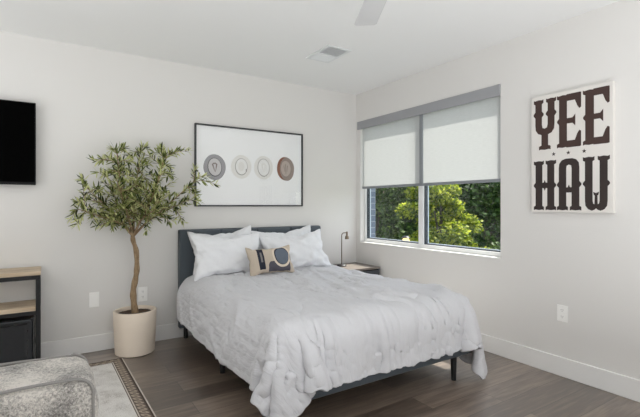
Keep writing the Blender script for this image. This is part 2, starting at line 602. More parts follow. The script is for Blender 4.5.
# ------------------------------------------------------------------ embedded cloth shapes (steps from vertex to vertex in millimetres)
DATA = {
'duvet': [[1009,7,0,1,3,0,0,3,-2,3,6,12,16,22,25,26,28,27,28,28,28,28,28,29,27,28,26,26,26,27,26,26,26,26,26,27,26,26,26,26,27,26,26,26,26,27,26,26,26,26,27,26,26,26,26,26,28,27,28,27,
28,27,28,27,28,28,28,26,22,20,16,10,4,0,3,-1,0,0,8,-3,3,0,1,4,7,-1607,2,1,4,-5,7,-3,0,5,0,7,11,16,22,25,26,28,28,28,28,28,28,29,27,28,28,26,26,26,27,26,26,26,26,26,
27,26,26,26,26,27,26,26,26,26,27,26,26,26,26,27,26,26,26,26,26,28,28,27,28,27,28,28,27,28,27,28,27,23,20,15,11,2,5,0,3,-2,4,-5,5,0,6,1,1,3,-1606,3,-1,2,-2,2,4,2,-1,4,
4,12,16,22,25,26,28,28,28,27,27,31,28,27,28,28,26,26,26,27,26,26,26,26,26,27,26,26,26,26,27,26,26,26,26,27,26,26,26,26,27,26,26,26,26,26,28,28,27,28,28,27,28,28,28,27,28,26,23,19,
16,10,3,0,1,3,5,-4,7,-3,1,0,1,-1,5,-1608,11,-1,3,1,3,2,-5,4,3,5,11,17,21,25,25,28,28,27,29,28,28,28,28,27,27,27,27,26,26,27,26,27,27,26,26,26,25,27,26,27,25,26,27,27,
27,25,28,25,27,26,27,27,27,25,27,26,28,27,27,28,27,28,28,27,28,27,28,22,18,16,10,3,0,1,2,1,3,-1,0,8,-3,2,-2,2,-1604,2,4,3,2,1,0,3,1,3,5,11,16,22,23,27,27,28,27,29,
28,28,28,27,28,27,25,28,27,26,27,27,27,26,26,27,26,25,27,26,27,26,26,27,27,27,27,26,27,26,27,25,28,27,26,26,28,25,27,28,27,28,27,28,27,28,28,26,22,20,15,9,3,0,2,1,1,1,5,3,
-1,4,-6,4,-2,-1596,-2,4,1,5,-4,6,-2,1,3,5,11,16,21,24,26,27,28,27,28,28,29,28,27,27,26,27,28,27,27,26,27,28,26,25,28,26,24,27,27,28,25,28,26,26,28,27,26,27,27,26,26,28,27,27,
25,27,28,25,27,28,27,27,28,27,28,27,27,23,19,16,8,3,-1,1,1,3,0,1,5,3,-4,7,-4,6,-1609,6,-1,8,-6,5,0,1,0,4,5,11,16,22,23,26,28,27,29,27,28,28,28,27,26,27,28,29,25,27,
26,28,27,28,25,26,27,24,27,27,28,27,27,25,27,27,28,27,26,27,26,28,25,28,27,27,26,27,27,26,27,28,26,28,27,29,27,25,24,17,15,10,2,1,2,-1,2,4,0,1,1,5,0,3,0,-1602,-2,7,-2,5,
-5,4,-3,6,-1,7,10,16,20,24,28,27,27,28,28,28,28,26,28,27,27,29,28,25,27,27,27,28,26,26,29,25,25,27,27,27,28,26,25,28,27,27,26,28,27,27,27,26,27,28,27,27,26,26,27,27,27,28,26,28,
28,27,26,22,18,16,9,5,-4,1,3,0,1,3,2,0,2,0,4,-3,-1597,0,2,1,1,4,-3,2,0,1,8,10,16,21,23,26,28,27,28,28,27,28,27,28,27,28,27,28,28,25,27,28,27,27,27,28,25,28,24,27,
27,28,26,26,27,28,27,27,27,27,27,27,28,25,27,28,28,26,26,26,28,27,27,27,27,28,27,26,22,17,15,9,2,4,1,-2,3,-2,3,7,0,-4,4,2,0,-1603,4,0,0,4,0,0,3,-2,5,3,12,16,20,23,
26,28,28,27,28,27,28,27,28,28,27,28,27,27,27,27,28,27,27,27,27,28,26,24,27,28,27,26,27,27,27,27,27,28,27,26,28,27,25,29,27,27,28,27,26,26,27,27,28,27,28,27,25,22,17,14,11,0,1,4,
0,-1,4,-2,2,6,-2,2,0,2,-1606,6,1,5,-2,3,-4,4,-1,2,6,11,17,20,22,26,29,27,26,28,28,28,28,28,27,28,27,26,28,28,28,27,26,28,27,29,26,26,23,28,28,27,28,26,26,28,27,27,27,27,
27,28,26,27,27,28,27,28,27,28,26,25,28,27,27,28,27,25,22,18,12,11,1,1,-1,5,3,-4,4,-1,7,3,-7,4,-2,-1598,1,0,3,0,3,1,0,-1,2,7,10,16,21,23,25,28,27,27,27,28,28,28,28,27,
28,27,28,27,28,27,28,27,27,28,28,27,25,24,27,28,27,28,26,27,27,28,27,28,26,26,28,28,27,26,28,27,28,27,27,28,26,26,27,28,27,27,25,22,17,12,9,2,1,4,-3,6,-4,4,2,3,-3,7,-1,-5,
-1599,4,0,-1,8,-2,1,-3,0,8,3,10,17,20,23,26,27,27,27,29,27,28,27,29,27,27,28,28,26,29,27,27,28,27,28,27,28,24,25,28,27,28,27,26,27,27,28,27,28,26,27,28,27,28,27,27,27,27,28,27,
28,27,26,26,28,27,27,25,22,16,14,7,5,0,0,1,1,2,0,2,2,3,2,0,2,-1602,-3,7,2,-2,1,1,-2,5,0,6,8,18,18,24,26,27,28,27,28,28,28,27,28,27,27,29,27,29,27,27,27,27,28,27,
28,27,27,27,24,27,27,28,27,27,27,27,28,27,27,27,28,27,27,27,28,27,27,28,27,28,27,27,26,27,28,27,23,23,17,11,10,0,4,-1,1,1,0,6,-2,4,-1,4,-1,-3,-1596,-3,6,0,1,1,-2,1,6,0,
4,11,14,20,24,25,28,27,28,27,28,28,28,27,28,28,26,30,27,28,27,27,27,28,27,28,28,26,27,24,27,28,27,26,28,27,28,27,27,27,28,27,28,27,27,27,28,27,27,28,27,27,27,28,27,27,26,26,20,17,
14,5,5,1,0,3,-2,2,0,2,2,2,-2,4,0,-1607,8,0,6,-4,6,-1,-3,4,3,4,8,17,19,23,26,27,27,28,27,30,27,28,27,27,28,27,30,28,27,26,28,27,28,28,27,28,27,26,24,27,28,27,27,27,
28,27,27,28,27,27,27,28,27,28,27,27,28,27,27,28,27,28,26,27,27,27,24,21,17,12,7,3,3,0,2,-2,6,-2,1,1,3,-2,3,0,-1602,4,4,0,-1,3,-1,4,-2,3,4,8,18,17,24,26,28,27,28,28,
28,27,29,27,27,27,28,29,28,28,27,27,27,28,28,27,28,27,25,25,28,27,27,28,27,27,28,27,27,28,27,27,28,27,27,27,28,27,28,27,27,28,27,27,28,27,26,24,21,18,11,9,0,2,3,-5,5,1,4,-2,
1,4,-1,2,-1,-1606,8,1,2,1,-1,0,2,2,2,5,11,13,20,24,25,27,28,28,26,29,29,27,27,28,27,28,28,29,27,28,27,27,28,28,27,28,27,25,25,28,27,27,28,27,27,28,27,27,28,27,28,27,27,28,
27,27,28,27,27,28,27,28,27,27,28,26,24,21,17,12,5,6,-2,3,-1,1,2,2,4,-2,1,2,-1,0,-1597,-1,4,-1,3,-3,2,5,-4,6,2,11,15,19,23,26,27,27,28,28,28,28,27,28,27,28,28,28,29,27,
28,27,27,28,28,27,28,27,25,25,28,27,28,27,28,27,27,27,28,27,28,28,27,27,27,27,28,27,27,28,27,28,27,27,28,27,26,24,21,17,11,8,3,-2,0,6,-3,3,5,-3,2,2,-3,3,1,-1599,1,2,1,0,
5,0,-2,2,-1,7,10,16,18,23,25,27,28,29,27,28,28,28,27,27,28,27,30,27,28,27,28,27,28,28,27,28,27,25,25,28,27,28,27,28,27,27,28,27,28,27,28,27,27,27,28,27,27,29,27,27,27,28,27,28,
27,26,24,21,16,12,6,2,2,-1,5,-1,0,5,3,-4,6,-3,0,-1,-1596,-1,4,-3,3,4,-1,0,1,2,5,9,16,19,22,26,27,28,28,28,27,29,27,28,27,27,28,29,29,27,27,28,27,28,27,28,27,28,25,25,
29,27,27,28,27,27,28,27,28,27,28,27,27,28,27,27,28,27,28,27,28,27,27,28,27,27,26,24,22,16,10,7,2,0,5,-1,0,2,-2,5,1,2,3,-3,-1,-1597,0,4,-1,2,3,-1,2,-2,4,4,10,15,18,23,
26,27,28,28,28,27,30,26,27,28,27,28,28,29,28,27,27,28,27,28,28,27,28,26,25,28,27,28,27,27,27,28,27,28,27,28,27,28,27,27,27,29,27,27,28,27,28,27,27,28,27,26,24,21,16,12,4,2,4,-4,
8,-3,0,7,-1,-1,5,-5,3,-1,-1597,0,2,5,-2,3,-4,3,-1,5,3,11,12,22,22,26,27,28,27,28,29,27,28,27,28,28,27,29,27,29,27,27,28,27,28,28,27,27,26,26,28,27,28,27,27,28,27,27,28,28,
27,28,27,28,27,27,28,27,28,28,27,27,27,28,27,28,25,25,20,16,11,7,0,2,4,-4,4,-2,7,0,-1,6,-3,2,-4,-1596,0,3,6,-4,3,-4,2,1,3,4,11,13,20,23,26,26,29,27,28,29,28,27,27,28,
27,28,28,29,27,28,27,27,28,28,27,28,27,26,27,27,28,27,28,27,27,27,28,27,29,27,27,28,27,27,28,28,27,27,28,27,28,27,27,28,27,26,24,20,17,12,7,-1,1,3,2,-2,1,2,3,0,2,1,2,-4,
-1597,-1,4,6,-3,3,-6,2,2,4,3,9,16,19,23,25,28,27,28,27,30,27,28,27,28,27,28,29,28,27,28,27,27,28,28,27,27,28,27,27,27,27,27,28,27,27,27,28,28,28,27,27,28,27,28,27,28,27,28,27,
28,27,27,28,27,27,27,24,22,14,11,5,3,1,-2,1,4,1,-1,4,1,4,-2,3,-4,-1598,2,1,7,-4,4,-3,0,5,-2,5,10,15,18,24,25,27,29,27,28,29,27,27,28,27,28,29,28,28,27,27,28,28,28,27,
27,28,27,27,27,27,27,28,27,27,28,27,27,28,27,29,27,27,28,27,27,29,27,27,28,27,27,28,27,28,27,26,23,21,18,9,5,2,2,0,2,0,3,0,2,0,5,-2,3,-4,-1598,2,0,7,-3,0,-1,3,2,2,
3,8,17,19,22,26,27,28,28,28,27,29,27,28,27,27,30,28,27,28,27,27,29,27,27,28,27,28,27,27,27,28,27,27,28,27,27,27,28,28,27,28,28,27,28,27,27,29,27,27,27,28,28,27,27,28,25,24,20,16,
11,5,5,-1,3,-1,-1,3,2,2,0,0,5,1,-5,-1598,1,4,-4,6,0,0,0,3,0,5,11,14,19,23,25,27,28,27,28,30,27,27,28,27,27,29,29,27,28,27,28,27,28,27,28,27,28,27,27,27,28,27,28,27,
27,28,27,27,28,28,28,27,27,28,27,29,27,27,28,27,27,27,28,28,27,26,24,19,17,10,6,2,0,5,-2,1,1,2,-1,5,-2,3,0,-3,-1598,2,2,4,-1,1,-2,4,-3,6,2,12,14,20,22,25,27,27,29,27,
29,27,28,27,28,29,27,29,27,28,27,28,27,28,27,28,27,28,27,27,27,28,27,28,27,27,28,27,28,27,28,28,27,28,27,27,29,27,27,28,27,28,27,27,28,28,25,24,21,15,11,4,6,-5,5,1,-3,4,3,-1,
6,-4,2,-1,0,-1599,1,3,1,2,3,-2,2,-1,3,4,10,15,19,23,25,27,28,27,29,27,28,28,28,27,29,28,27,28,28,27,28,27,28,27,28,27,27,28,28,27,27,28,27,27,28,27,28,27,28,27,28,27,28,28,
27,28,27,28,27,28,27,28,27,27,28,26,23,20,16,10,6,0,5,0,3,-3,2,2,1,0,3,0,-3,2,-1600,4,0,6,-2,-2,5,0,-1,3,4,10,15,19,23,25,27,28,27,28,29,28,27,27,28,28,27,29,29,27,
27,28,27,28,27,27,28,28,27,28,27,27,28,27,27,28,27,27,28,28,28,27,28,28,27,27,28,27,28,28,27,27,28,27,28,27,26,23,20,16,10,7,1,3,0,2,-1,0,5,-2,3,-1,6,-3,-2,-1600,3,2,2,1,
1,-2,4,-2,4,4,10,15,19,22,26,26,29,27,29,28,27,28,27,28,28,28,27,29,28,27,28,27,27,28,27,28,27,28,28,27,27,28,27,28,27,27,28,27,28,28,28,27,27,28,27,28,28,28,27,27,28,27,28,27,
27,26,23,21,15,11,6,3,1,0,1,0,4,-1,2,4,-3,1,-1,-1,-1599,4,1,1,4,-3,0,5,2,0,3,10,15,19,22,26,27,27,28,28,29,27,28,27,28,28,27,28,30,27,27,27,28,28,27,28,27,27,28,28,
27,28,27,28,27,27,28,27,28,27,28,28,27,28,27,28,27,28,28,27,28,27,27,28,27,28,25,24,19,16,11,6,-1,5,0,1,0,1,4,0,0,1,5,-4,-2,-1598,-2,6,1,2,2,-4,5,-1,4,4,10,14,19,22,
26,27,27,28,29,28,28,27,27,29,27,29,27,28,28,27,28,27,28,27,28,27,27,28,28,27,27,27,29,27,27,28,27,28,27,29,27,28,27,28,27,28,27,28,27,28,27,28,27,27,28,27,22,21,15,10,5,3,1,0,
1,5,-4,7,-3,3,-2,1,1,-2,-1597,-4,7,1,2,2,1,-2,5,0,4,8,15,19,23,26,27,27,28,29,27,29,27,28,28,27,29,27,28,28,28,27,27,27,28,28,27,28,27,27,28,27,27,29,27,27,28,27,28,28,
28,27,28,27,28,28,27,28,27,28,27,28,27,27,28,27,26,23,20,16,11,4,0,4,0,1,2,0,3,2,-2,8,-7,3,-3,-1597,0,2,2,1,2,2,-3,6,0,3,9,15,20,22,26,27,27,29,28,27,29,27,28,27,
28,27,30,27,28,27,27,28,28,27,28,27,27,28,28,27,27,28,28,27,27,28,28,28,28,27,27,28,27,27,28,29,27,27,28,27,28,27,28,27,28,25,23,20,17,9,5,0,4,-2,3,2,1,1,0,7,-1,-4,4,-6,
-1595,-1,5,-2,4,-3,8,-5,4,2,3,10,13,21,22,26,27,28,27,28,29,27,28,27,28,29,27,28,28,28,27,28,26,29,27,28,27,28,27,28,27,27,27,29,27,28,27,28,28,27,28,28,27,27,28,28,27,28,28,27,
28,27,27,28,27,28,25,24,19,16,10,5,1,3,0,-2,7,-2,7,1,-4,1,3,-3,1,-1599,0,3,0,3,1,1,1,1,2,2,11,15,19,22,26,27,28,27,29,27,29,27,28,27,28,29,27,28,28,27,27,28,28,27,
28,27,28,27,27,28,28,27,27,28,27,28,28,28,28,27,28,27,28,27,28,28,27,28,28,27,27,28,27,28,27,26,23,21,14,10,4,2,3,3,-3,3,0,4,-2,4,2,-1,-2,-2,-1597,3,1,0,4,-3,6,-2,2,2,
4,9,15,19,22,26,27,28,28,27,29,27,28,27,29,27,28,28,28,28,27,27,28,28,27,27,28,28,27,27,28,28,27,28,27,27,28,27,28,29,27,28,27,27,29,27,27,29,27,28,27,27,28,27,28,27,26,23,20,16,
9,6,0,1,0,0,6,-1,6,-2,2,-2,3,2,-9,-1591,-5,6,2,-1,3,1,1,3,0,3,10,15,19,22,26,27,28,28,29,27,28,27,27,29,27,28,28,28,28,27,28,27,28,27,28,27,28,27,28,27,27,29,27,27,
28,27,28,28,28,28,27,27,28,27,28,28,28,27,28,27,28,27,28,27,27,26,23,20,15,10,5,1,0,7,-2,-1,2,1,4,0,-2,5,0,-4,-1597,2,-1,6,-5,5,1,2,0,2,3,10,15,18,23,26,27,29,27,28,
29,27,27,28,27,29,27,29,27,28,27,28,27,28,28,27,27,28,27,28,27,27,29,27,27,28,28,27,28,27,29,27,28,27,28,28,27,27,29,27,28,27,27,28,27,28,26,22,20,15,10,4,1,2,4,-2,2,1,2,2,
1,-2,5,-2,-2,-1597,0,2,2,1,2,1,2,1,1,3,10,15,18,23,26,27,28,28,29,27,27,28,28,28,28,28,27,28,28,27,28,27,28,27,28,27,28,27,28,27,28,27,28,27,28,28,27,28,27,28,28,28,27,28,
27,28,28,28,27,28,27,28,27,28,27,25,24,20,15,10,3,2,2,-2,4,1,1,2,1,2,-1,3,1,-5,-1596,1,1,5,-4,6,-1,0,4,0,2,11,14,20,22,26,27,28,28,28,28,28,27,28,28,28,27,28,29,27,
28,27,27,28,27,28,27,28,28,27,27,28,27,28,28,27,28,27,28,27,28,28,27,28,28,27,28,28,28,27,28,27,28,27,28,27,26,23,19,16,10,4,0,5,0,-3,4,2,-2,4,2,1,0,0,-2,-1598,3,0,4,0,
0,3,0,0,3,3,8,17,19,22,26,27,28,28,27,29,28,27,28,27,28,28,28,29,27,27,27,28,28,28,27,28,27,28,27,28,27,28,27,27,28,28,27,28,28,28,27,28,27,29,27,28,27,28,28,27,28,27,28,27,
27,26,23,19,16,10,4,0,3,1,0,2,1,2,2,1,1,0,3,-5,-1600,5,-2,4,2,2,0,1,3,0,3,9,15,20,22,26,27,29,27,28,28,28,27,28,28,28,27,28,28,28,27,28,28,27,28,27,27,28,28,27,
27,28,28,27,27,28,28,27,28,28,28,27,28,27,28,27,29,28,27,28,27,28,27,28,27,28,25,23,19,15,11,4,2,1,0,0,4,-2,5,2,-2,3,0,0,-2,-1595,-1,1,1,1,3,2,1,1,1,3,9,15,20,21,
27,27,29,27,28,27,28,28,28,28,27,29,27,28,28,27,28,28,27,28,27,28,27,28,27,28,27,28,28,27,27,28,28,28,27,28,27,28,27,28,28,28,27,29,27,27,28,27,28,27,28,26,23,19,15,10,4,1,3,-2,
6,2,-6,5,2,-1,4,0,0,-4,-1596,1,3,-2,6,-5,8,1,-3,3,3,10,15,19,22,26,27,28,28,28,28,28,27,28,27,29,27,29,27,27,28,27,29,27,27,28,28,27,28,28,27,27,28,28,27,28,27,27,28,28,
28,28,27,27,29,27,28,28,28,27,27,28,28,27,28,27,26,23,18,16,10,4,0,3,1,-1,3,0,3,2,0,5,0,-4,-1,-1595,-2,4,0,3,-1,-1,7,-1,1,3,10,15,19,22,26,27,28,28,28,27,29,27,28,28,
27,28,28,28,27,28,29,26,28,27,28,28,28,27,27,28,27,28,28,27,27,28,28,28,27,28,28,27,28,28,28,27,29,27,27,28,27,28,27,28,27,26,23,18,16,10,3,5,2,-4,2,1,4,-1,2,3,3,-6,3,-4,
-1595,0,5,0,-3,6,-1,3,1,1,3,9,13,22,22,26,28,27,28,28,28,27,28,28,27,29,28,27,28,28,27,28,27,28,28,27,28,28,27,27,28,27,28,28,27,28,27,28,27,29,27,28,27,28,27,29,28,27,28,27,
28,27,28,27,28,27,26,23,19,15,10,4,1,1,2,1,2,1,1,3,0,-1,5,-2,-2,-1596,-1,3,-1,4,-5,7,1,1,1,3,10,15,19,22,26,27,28,28,27,28,28,28,28,27,28,29,28,27,28,27,28,28,28,27,
28,27,27,28,27,28,27,28,28,27,28,27,27,29,28,27,28,27,28,27,28,29,27,27,28,28,28,27,27,28,27,26,23,18,17,9,4,1,0,4,-3,5,1,-2,8,-2,5,-2,-2,-3,-1597,1,6,-2,-3,7,1,-3,4,2,
3,10,14,19,23,26,27,27,28,28,29,28,27,28,27,29,27,29,28,27,27,28,28,28,27,28,27,28,27,28,27,28,27,28,27,28,27,28,28,28,27,28,28,27,28,28,28,27,27,28,28,27,28,27,28,27,26,23,18,16,
10,4,3,2,-1,1,3,-2,5,-2,4,0,-2,4,-4,-1596,-3,1,6,2,0,2,2,-4,5,3,8,16,20,22,25,28,27,29,28,29,27,27,28,27,29,28,28,27,28,28,27,28,28,27,28,27,28,27,28,27,28,27,28,27,
28,27,28,28,27,29,27,28,27,28,28,28,27,28,27,28,27,28,28,27,27,26,23,18,16,10,4,6,-6,5,-2,5,0,1,4,0,-3,5,2,-9,-1592,-2,4,-3,2,4,0,5,-3,3,3,10,15,19,22,25,28,27,28,30,
27,28,27,28,27,29,27,29,28,27,28,27,28,28,27,28,27,28,27,28,28,27,27,28,27,28,27,28,27,28,29,27,28,28,27,28,27,29,27,27,28,28,27,28,27,27,26,23,19,15,10,4,0,4,-3,5,1,0,4,-1,
2,5,-5,1,2,-1603,4,-5,7,-1,5,-3,4,2,1,3,10,15,17,24,26,27,27,28,29,28,28,27,28,27,28,28,29,27,28,28,28,27,28,27,28,28,27,28,27,28,27,28,27,28,27,28,27,28,28,28,28,27,28,28,
27,28,27,28,28,27,28,27,28,27,28,26,22,19,15,11,3,1,3,-1,3,0,3,0,2,1,2,-4,2,-3,-1595,-2,4,1,2,-2,6,-3,5,1,3,7,17,20,22,25,28,27,28,27,30,28,27,27,28,28,28,29,27,28,
28,28,27,28,28,27,27,28,27,28,28,27,28,27,27,27,29,27,29,27,28,28,27,27,28,28,28,28,27,28,28,27,27,28,28,27,26,23,18,15,11,3,2,-1,5,-4,5,0,5,-2,0,2,4,0,-6,-1596,0,4,-1,-2,
5,-2,8,-2,0,5,10,15,19,22,25,27,28,28,27,30,28,27,27,28,28,28,29,28,27,28,28,27,28,27,28,28,27,28,27,28,27,28,27,28,27,28,27,29,28,27,28,27,28,27,28,28,27,28,28,27,28,27,28,28,
27,26,23,18,16,10,3,0,2,0,7,-6,5,-4,9,-3,2,4,-1,-1,-1604,3,0,3,4,0,3,-3,4,2,3,9,13,22,21,26,28,27,28,28,28,28,27,28,28,28,28,29,27,28,28,28,27,28,28,27,28,27,28,27,
28,27,28,27,28,27,27,29,27,27,29,28,27,28,27,28,28,28,27,28,27,28,27,28,27,28,26,23,18,15,11,3,2,0,0,1,5,-1,2,2,2,-3,5,-4,-2,-1595,2,-1,5,-1,-1,5,-2,3,2,3,8,17,17,23,
26,27,28,27,29,28,28,28,27,28,28,28,29,27,28,28,27,28,28,28,27,28,28,27,27,28,27,28,27,28,28,27,28,27,27,29,28,28,27,28,28,27,28,27,28,27,28,27,28,28,27,26,22,19,15,11,3,0,2,1,
3,0,1,1,6,0,-2,-1,2,-4,-1599,3,1,3,1,2,-2,5,1,2,3,9,14,20,22,26,27,28,28,28,29,27,27,28,27,30,28,27,29,27,28,28,27,28,28,28,27,28,27,28,27,28,27,28,27,28,27,28,28,27,
28,28,27,28,27,29,27,28,28,27,28,27,28,27,28,27,26,23,18,15,11,3,0,6,0,-2,-3,8,-3,4,2,2,0,0,1,-1603,2,3,1,-3,6,0,1,4,0,3,7,17,19,22,26,27,27,28,29,27,29,28,27,28,
28,28,29,28,27,28,27,28,27,29,28,27,28,27,27,28,28,27,28,27,28,28,27,28,27,28,28,28,27,28,28,27,28,27,28,28,27,28,27,28,27,27,23,17,15,11,3,2,0,1,1,2,1,1,4,-2,5,-2,-2,0,
-1597,1,1,4,-2,-1,3,-1,2,5,3,10,14,17,24,26,27,28,28,28,28,28,27,28,27,29,28,29,27,28,28,27,28,28,28,27,28,28,27,28,27,28,27,28,27,28,28,27,28,27,28,28,28,27,28,27,28,27,29,28,
27,27,28,27,28,28,26,22,18,16,10,3,0,3,0,1,0,3,1,2,3,-1,4,-2,0,-1602,3,1,5,3,-7,0,-1,7,-2,7,11,14,18,23,26,27,27,28,28,29,28,27,28,28,27,28,30,28,27,28,27,28,28,27,
29,27,28,27,28,27,28,27,28,28,27,28,27,28,28,27,28,28,28,27,28,27,28,28,28,27,27,28,28,27,27,27,22,19,15,10,3,4,-4,2,5,-3,1,4,2,-1,1,1,2,5,-1612,6,4,1,0,6,-3,-3,0,8,
2,11,14,17,24,26,27,27,28,28,28,29,28,27,27,30,27,29,28,28,27,27,28,28,28,28,28,27,27,28,27,28,28,27,28,27,28,27,28,29,27,27,28,27,28,28,28,27,28,28,27,28,27,27,28,28,26,23,17,15,
11,3,1,2,-1,-1,4,4,0,3,0,1,-2,8,-1,-1621,4,1,13,6,3,2,-1,-1,-4,8,10,16,17,23,25,27,28,29,27,28,28,28,28,27,29,29,28,27,28,27,28,28,28,28,27,28,28,28,27,27,28,28,27,28,
27,28,28,27,27,29,28,27,28,28,27,28,27,28,28,27,28,27,28,28,28,25,23,17,16,10,3,1,-1,4,4,0,1,1,0,9,-5,4,2,3,-1640,7,1,11,2,9,7,6,0,0,-2,14,16,17,23,25,27,28,29,27,
29,28,28,27,27,28,29,28,28,28,28,27,28,28,28,28,27,28,27,28,28,27,28,27,28,28,27,27,29,27,28,28,27,27,29,27,28,28,27,28,28,27,28,28,27,27,26,23,18,15,10,3,3,1,-1,-4,8,1,5,3,
-1,6,2,4,6,-1660,5,4,4,4,5,6,9,11,5,3,4,17,21,22,25,28,27,28,29,28,29,27,28,27,29,29,28,27,29,27,27,29,27,28,28,27,28,28,27,28,27,28,27,28,27,28,28,28,27,28,27,28,28,27,
28,28,28,27,28,28,27,28,28,27,28,26,23,18,14,10,3,1,-1,0,4,2,4,4,5,6,4,6,6,6,-1656,2,4,3,8,3,0,-8,4,6,7,18,13,19,22,26,27,28,29,27,30,27,28,28,27,28,29,28,28,28,
28,27,28,29,27,28,28,27,28,27,28,27,28,27,28,28,27,28,28,27,28,28,27,28,28,27,28,28,27,28,27,29,27,28,28,27,26,23,18,17,8,2,0,9,3,6,2,5,6,5,5,7,8,4,8,-1654,2,2,2,2,
-6,-7,1,0,11,6,7,17,18,22,26,27,30,27,28,29,28,28,27,28,28,28,30,27,28,28,27,27,30,27,28,28,27,28,27,28,28,27,28,27,28,27,28,27,29,27,28,27,28,28,28,27,28,28,27,28,28,27,28,28,
28,26,24,17,15,8,3,5,7,8,9,7,7,6,7,6,6,7,7,7,-1673,0,5,4,-6,-1,8,-2,2,-8,4,15,12,19,23,25,28,30,27,29,28,28,28,28,27,28,30,27,28,28,28,27,29,27,28,28,28,27,28,27,
28,28,28,27,27,28,27,28,28,28,27,28,28,27,28,27,28,28,28,27,28,28,27,28,28,28,26,23,19,14,13,9,8,6,7,7,7,6,7,6,7,5,6,4,3,-1674,-1,4,-1,9,2,-8,7,1,0,2,-2,18,21,22,
27,27,29,28,28,30,28,27,28,28,28,27,29,29,27,28,27,27,29,27,30,27,27,28,28,27,28,27,28,27,28,27,28,27,29,27,28,27,28,28,27,29,27,28,27,28,27,28,27,29,27,26,23,19,13,9,1,2,3,6,
6,7,6,7,7,5,8,6,7,7,-1660,2,2,0,-1,-7,7,-5,-5,2,7,18,20,15,24,25,28,28,27,28,30,28,28,27,28,28,28,29,27,28,28,27,28,28,28,28,27,28,28,27,28,28,27,28,27,28,28,27,27,28,
28,28,27,28,28,27,28,28,27,28,27,28,27,28,28,27,26,21,22,6,7,8,2,1,-1,0,4,4,5,6,6,6,7,7,7,-1661,3,2,3,3,5,-3,-4,-6,14,19,23,4,23,23,24,27,27,28,28,29,27,29,27,27,
27,28,31,27,27,28,28,28,27,28,28,27,28,28,27,28,27,28,28,28,27,28,27,28,27,28,27,27,29,27,28,27,28,28,27,27,28,27,28,28,27,26,25,17,15,-5,2,3,4,8,-1,2,4,8,-2,0,1,2,5,5,
-1660,5,2,3,2,5,-5,2,23,16,23,0,24,19,21,22,26,26,27,28,29,27,28,27,27,28,29,27,29,28,27,28,27,28,28,28,28,27,28,27,28,27,28,28,28,27,28,27,27,28,28,27,28,27,28,27,28,28,27,27,
27,28,27,27,28,27,26,21,13,21,12,3,0,-2,2,2,1,7,0,6,-4,1,0,4,0,-1677,6,2,10,7,-6,13,18,20,23,-1,23,20,18,20,24,20,23,28,28,27,27,28,28,27,28,28,27,30,27,28,27,28,28,28,
27,28,27,28,27,28,27,29,27,27,28,27,27,29,27,28,27,28,27,28,27,28,27,27,27,28,27,28,26,27,27,26,21,23,-4,21,13,10,5,-2,2,3,-6,8,-5,2,-7,3,-1,-1,-1693,2,6,12,14,18,18,17,18,-3,
23,23,20,16,21,24,12,19,27,28,27,29,28,27,27,27,30,27,28,28,28,27,28,28,28,27,28,28,27,27,28,28,27,28,27,28,27,28,27,28,27,28,27,28,27,28,27,28,27,27,28,27,27,26,26,26,23,23,18,18,
-11,18,15,11,13,3,2,-1,-5,-2,-1,-1,-1,0,2,-1717,14,23,12,18,18,19,-8,11,23,23,22,16,18,22,25,1,25,20,27,29,27,28,27,27,27,30,28,27,28,27,28,28,28,27,29,27,28,27,28,27,28,27,28,27,
28,27,28,27,28,27,28,27,27,28,28,27,27,28,27,27,27,28,26,23,27,18,24,18,25,-6,-7,18,16,14,13,12,5,1,-1,0,-2,-1,-5,-4,-1722,23,21,18,18,18,-9,3,22,23,23,21,13,22,22,21,-7,26,23,24,
26,27,28,27,27,28,28,28,28,29,27,27,27,29,27,29,27,28,27,28,27,28,27,28,27,28,27,28,27,27,28,28,27,27,28,28,27,27,28,27,27,26,26,23,26,27,15,23,18,24,19,-15,-10,18,16,14,14,15,9,6,
-6,9,2,-2,-3,-1730,20,19,20,20,-10,0,19,23,23,22,20,14,22,23,11,-11,28,20,23,28,27,28,28,27,26,29,28,28,29,27,28,27,28,27,28,28,28,27,27,28,28,27,28,27,28,27,28,27,28,27,28,27,27,28,
27,28,27,27,28,27,27,26,23,22,27,15,18,23,20,26,3,-17,-12,17,16,15,15,13,13,12,5,4,5,0,-1734,20,19,20,-8,-4,14,23,23,21,23,14,22,20,24,-8,-4,27,23,18,28,28,28,28,27,27,28,28,28,28,
28,27,28,29,27,28,27,28,27,28,27,28,27,28,27,28,27,28,27,28,27,28,27,27,28,27,28,27,27,28,27,27,27,19,21,27,15,20,17,22,25,21,-10,-19,-12,15,16,16,15,14,12,15,10,-1,9,-1720,19,16,-8,-2,
8,22,23,22,23,17,21,22,18,22,-13,-9,28,26,16,24,29,28,27,28,28,27,29,27,28,28,28,27,27,29,28,28,27,27,28,28,27,27,28,27,28,27,28,27,28,27,27,28,27,28,27,27,28,27,27,27,28,27,23,14,
26,13,18,22,20,24,26,7,-14,-19,-16,14,17,15,17,14,14,15,14,10,-1708,10,-1,-5,4,20,23,21,23,23,16,21,23,19,16,-14,-14,27,25,17,24,27,28,27,27,28,28,28,28,28,28,28,27,28,27,28,29,27,27,28,
27,28,27,28,27,28,27,28,27,27,28,27,28,27,27,28,27,28,27,27,28,27,27,20,14,24,20,12,21,20,27,21,24,-8,-16,-17,-20,13,16,14,17,13,14,18,14,-1692,-3,0,2,21,19,22,22,23,23,19,17,24,22,-5,
-27,16,15,25,19,23,26,27,27,28,27,27,29,29,27,29,27,28,27,28,28,28,27,27,28,27,28,27,28,27,28,27,28,27,28,27,27,28,27,28,27,27,28,27,28,27,27,27,13,17,24,22,10,24,18,26,28,18,10,-17,
-14,-21,-19,12,16,16,15,14,14,15,-1681,7,-4,17,22,20,22,23,22,19,19,23,21,15,-17,-26,11,23,27,24,20,24,27,27,27,28,27,30,28,28,27,28,26,30,27,28,27,28,27,28,27,28,28,27,27,28,27,28,27,27,
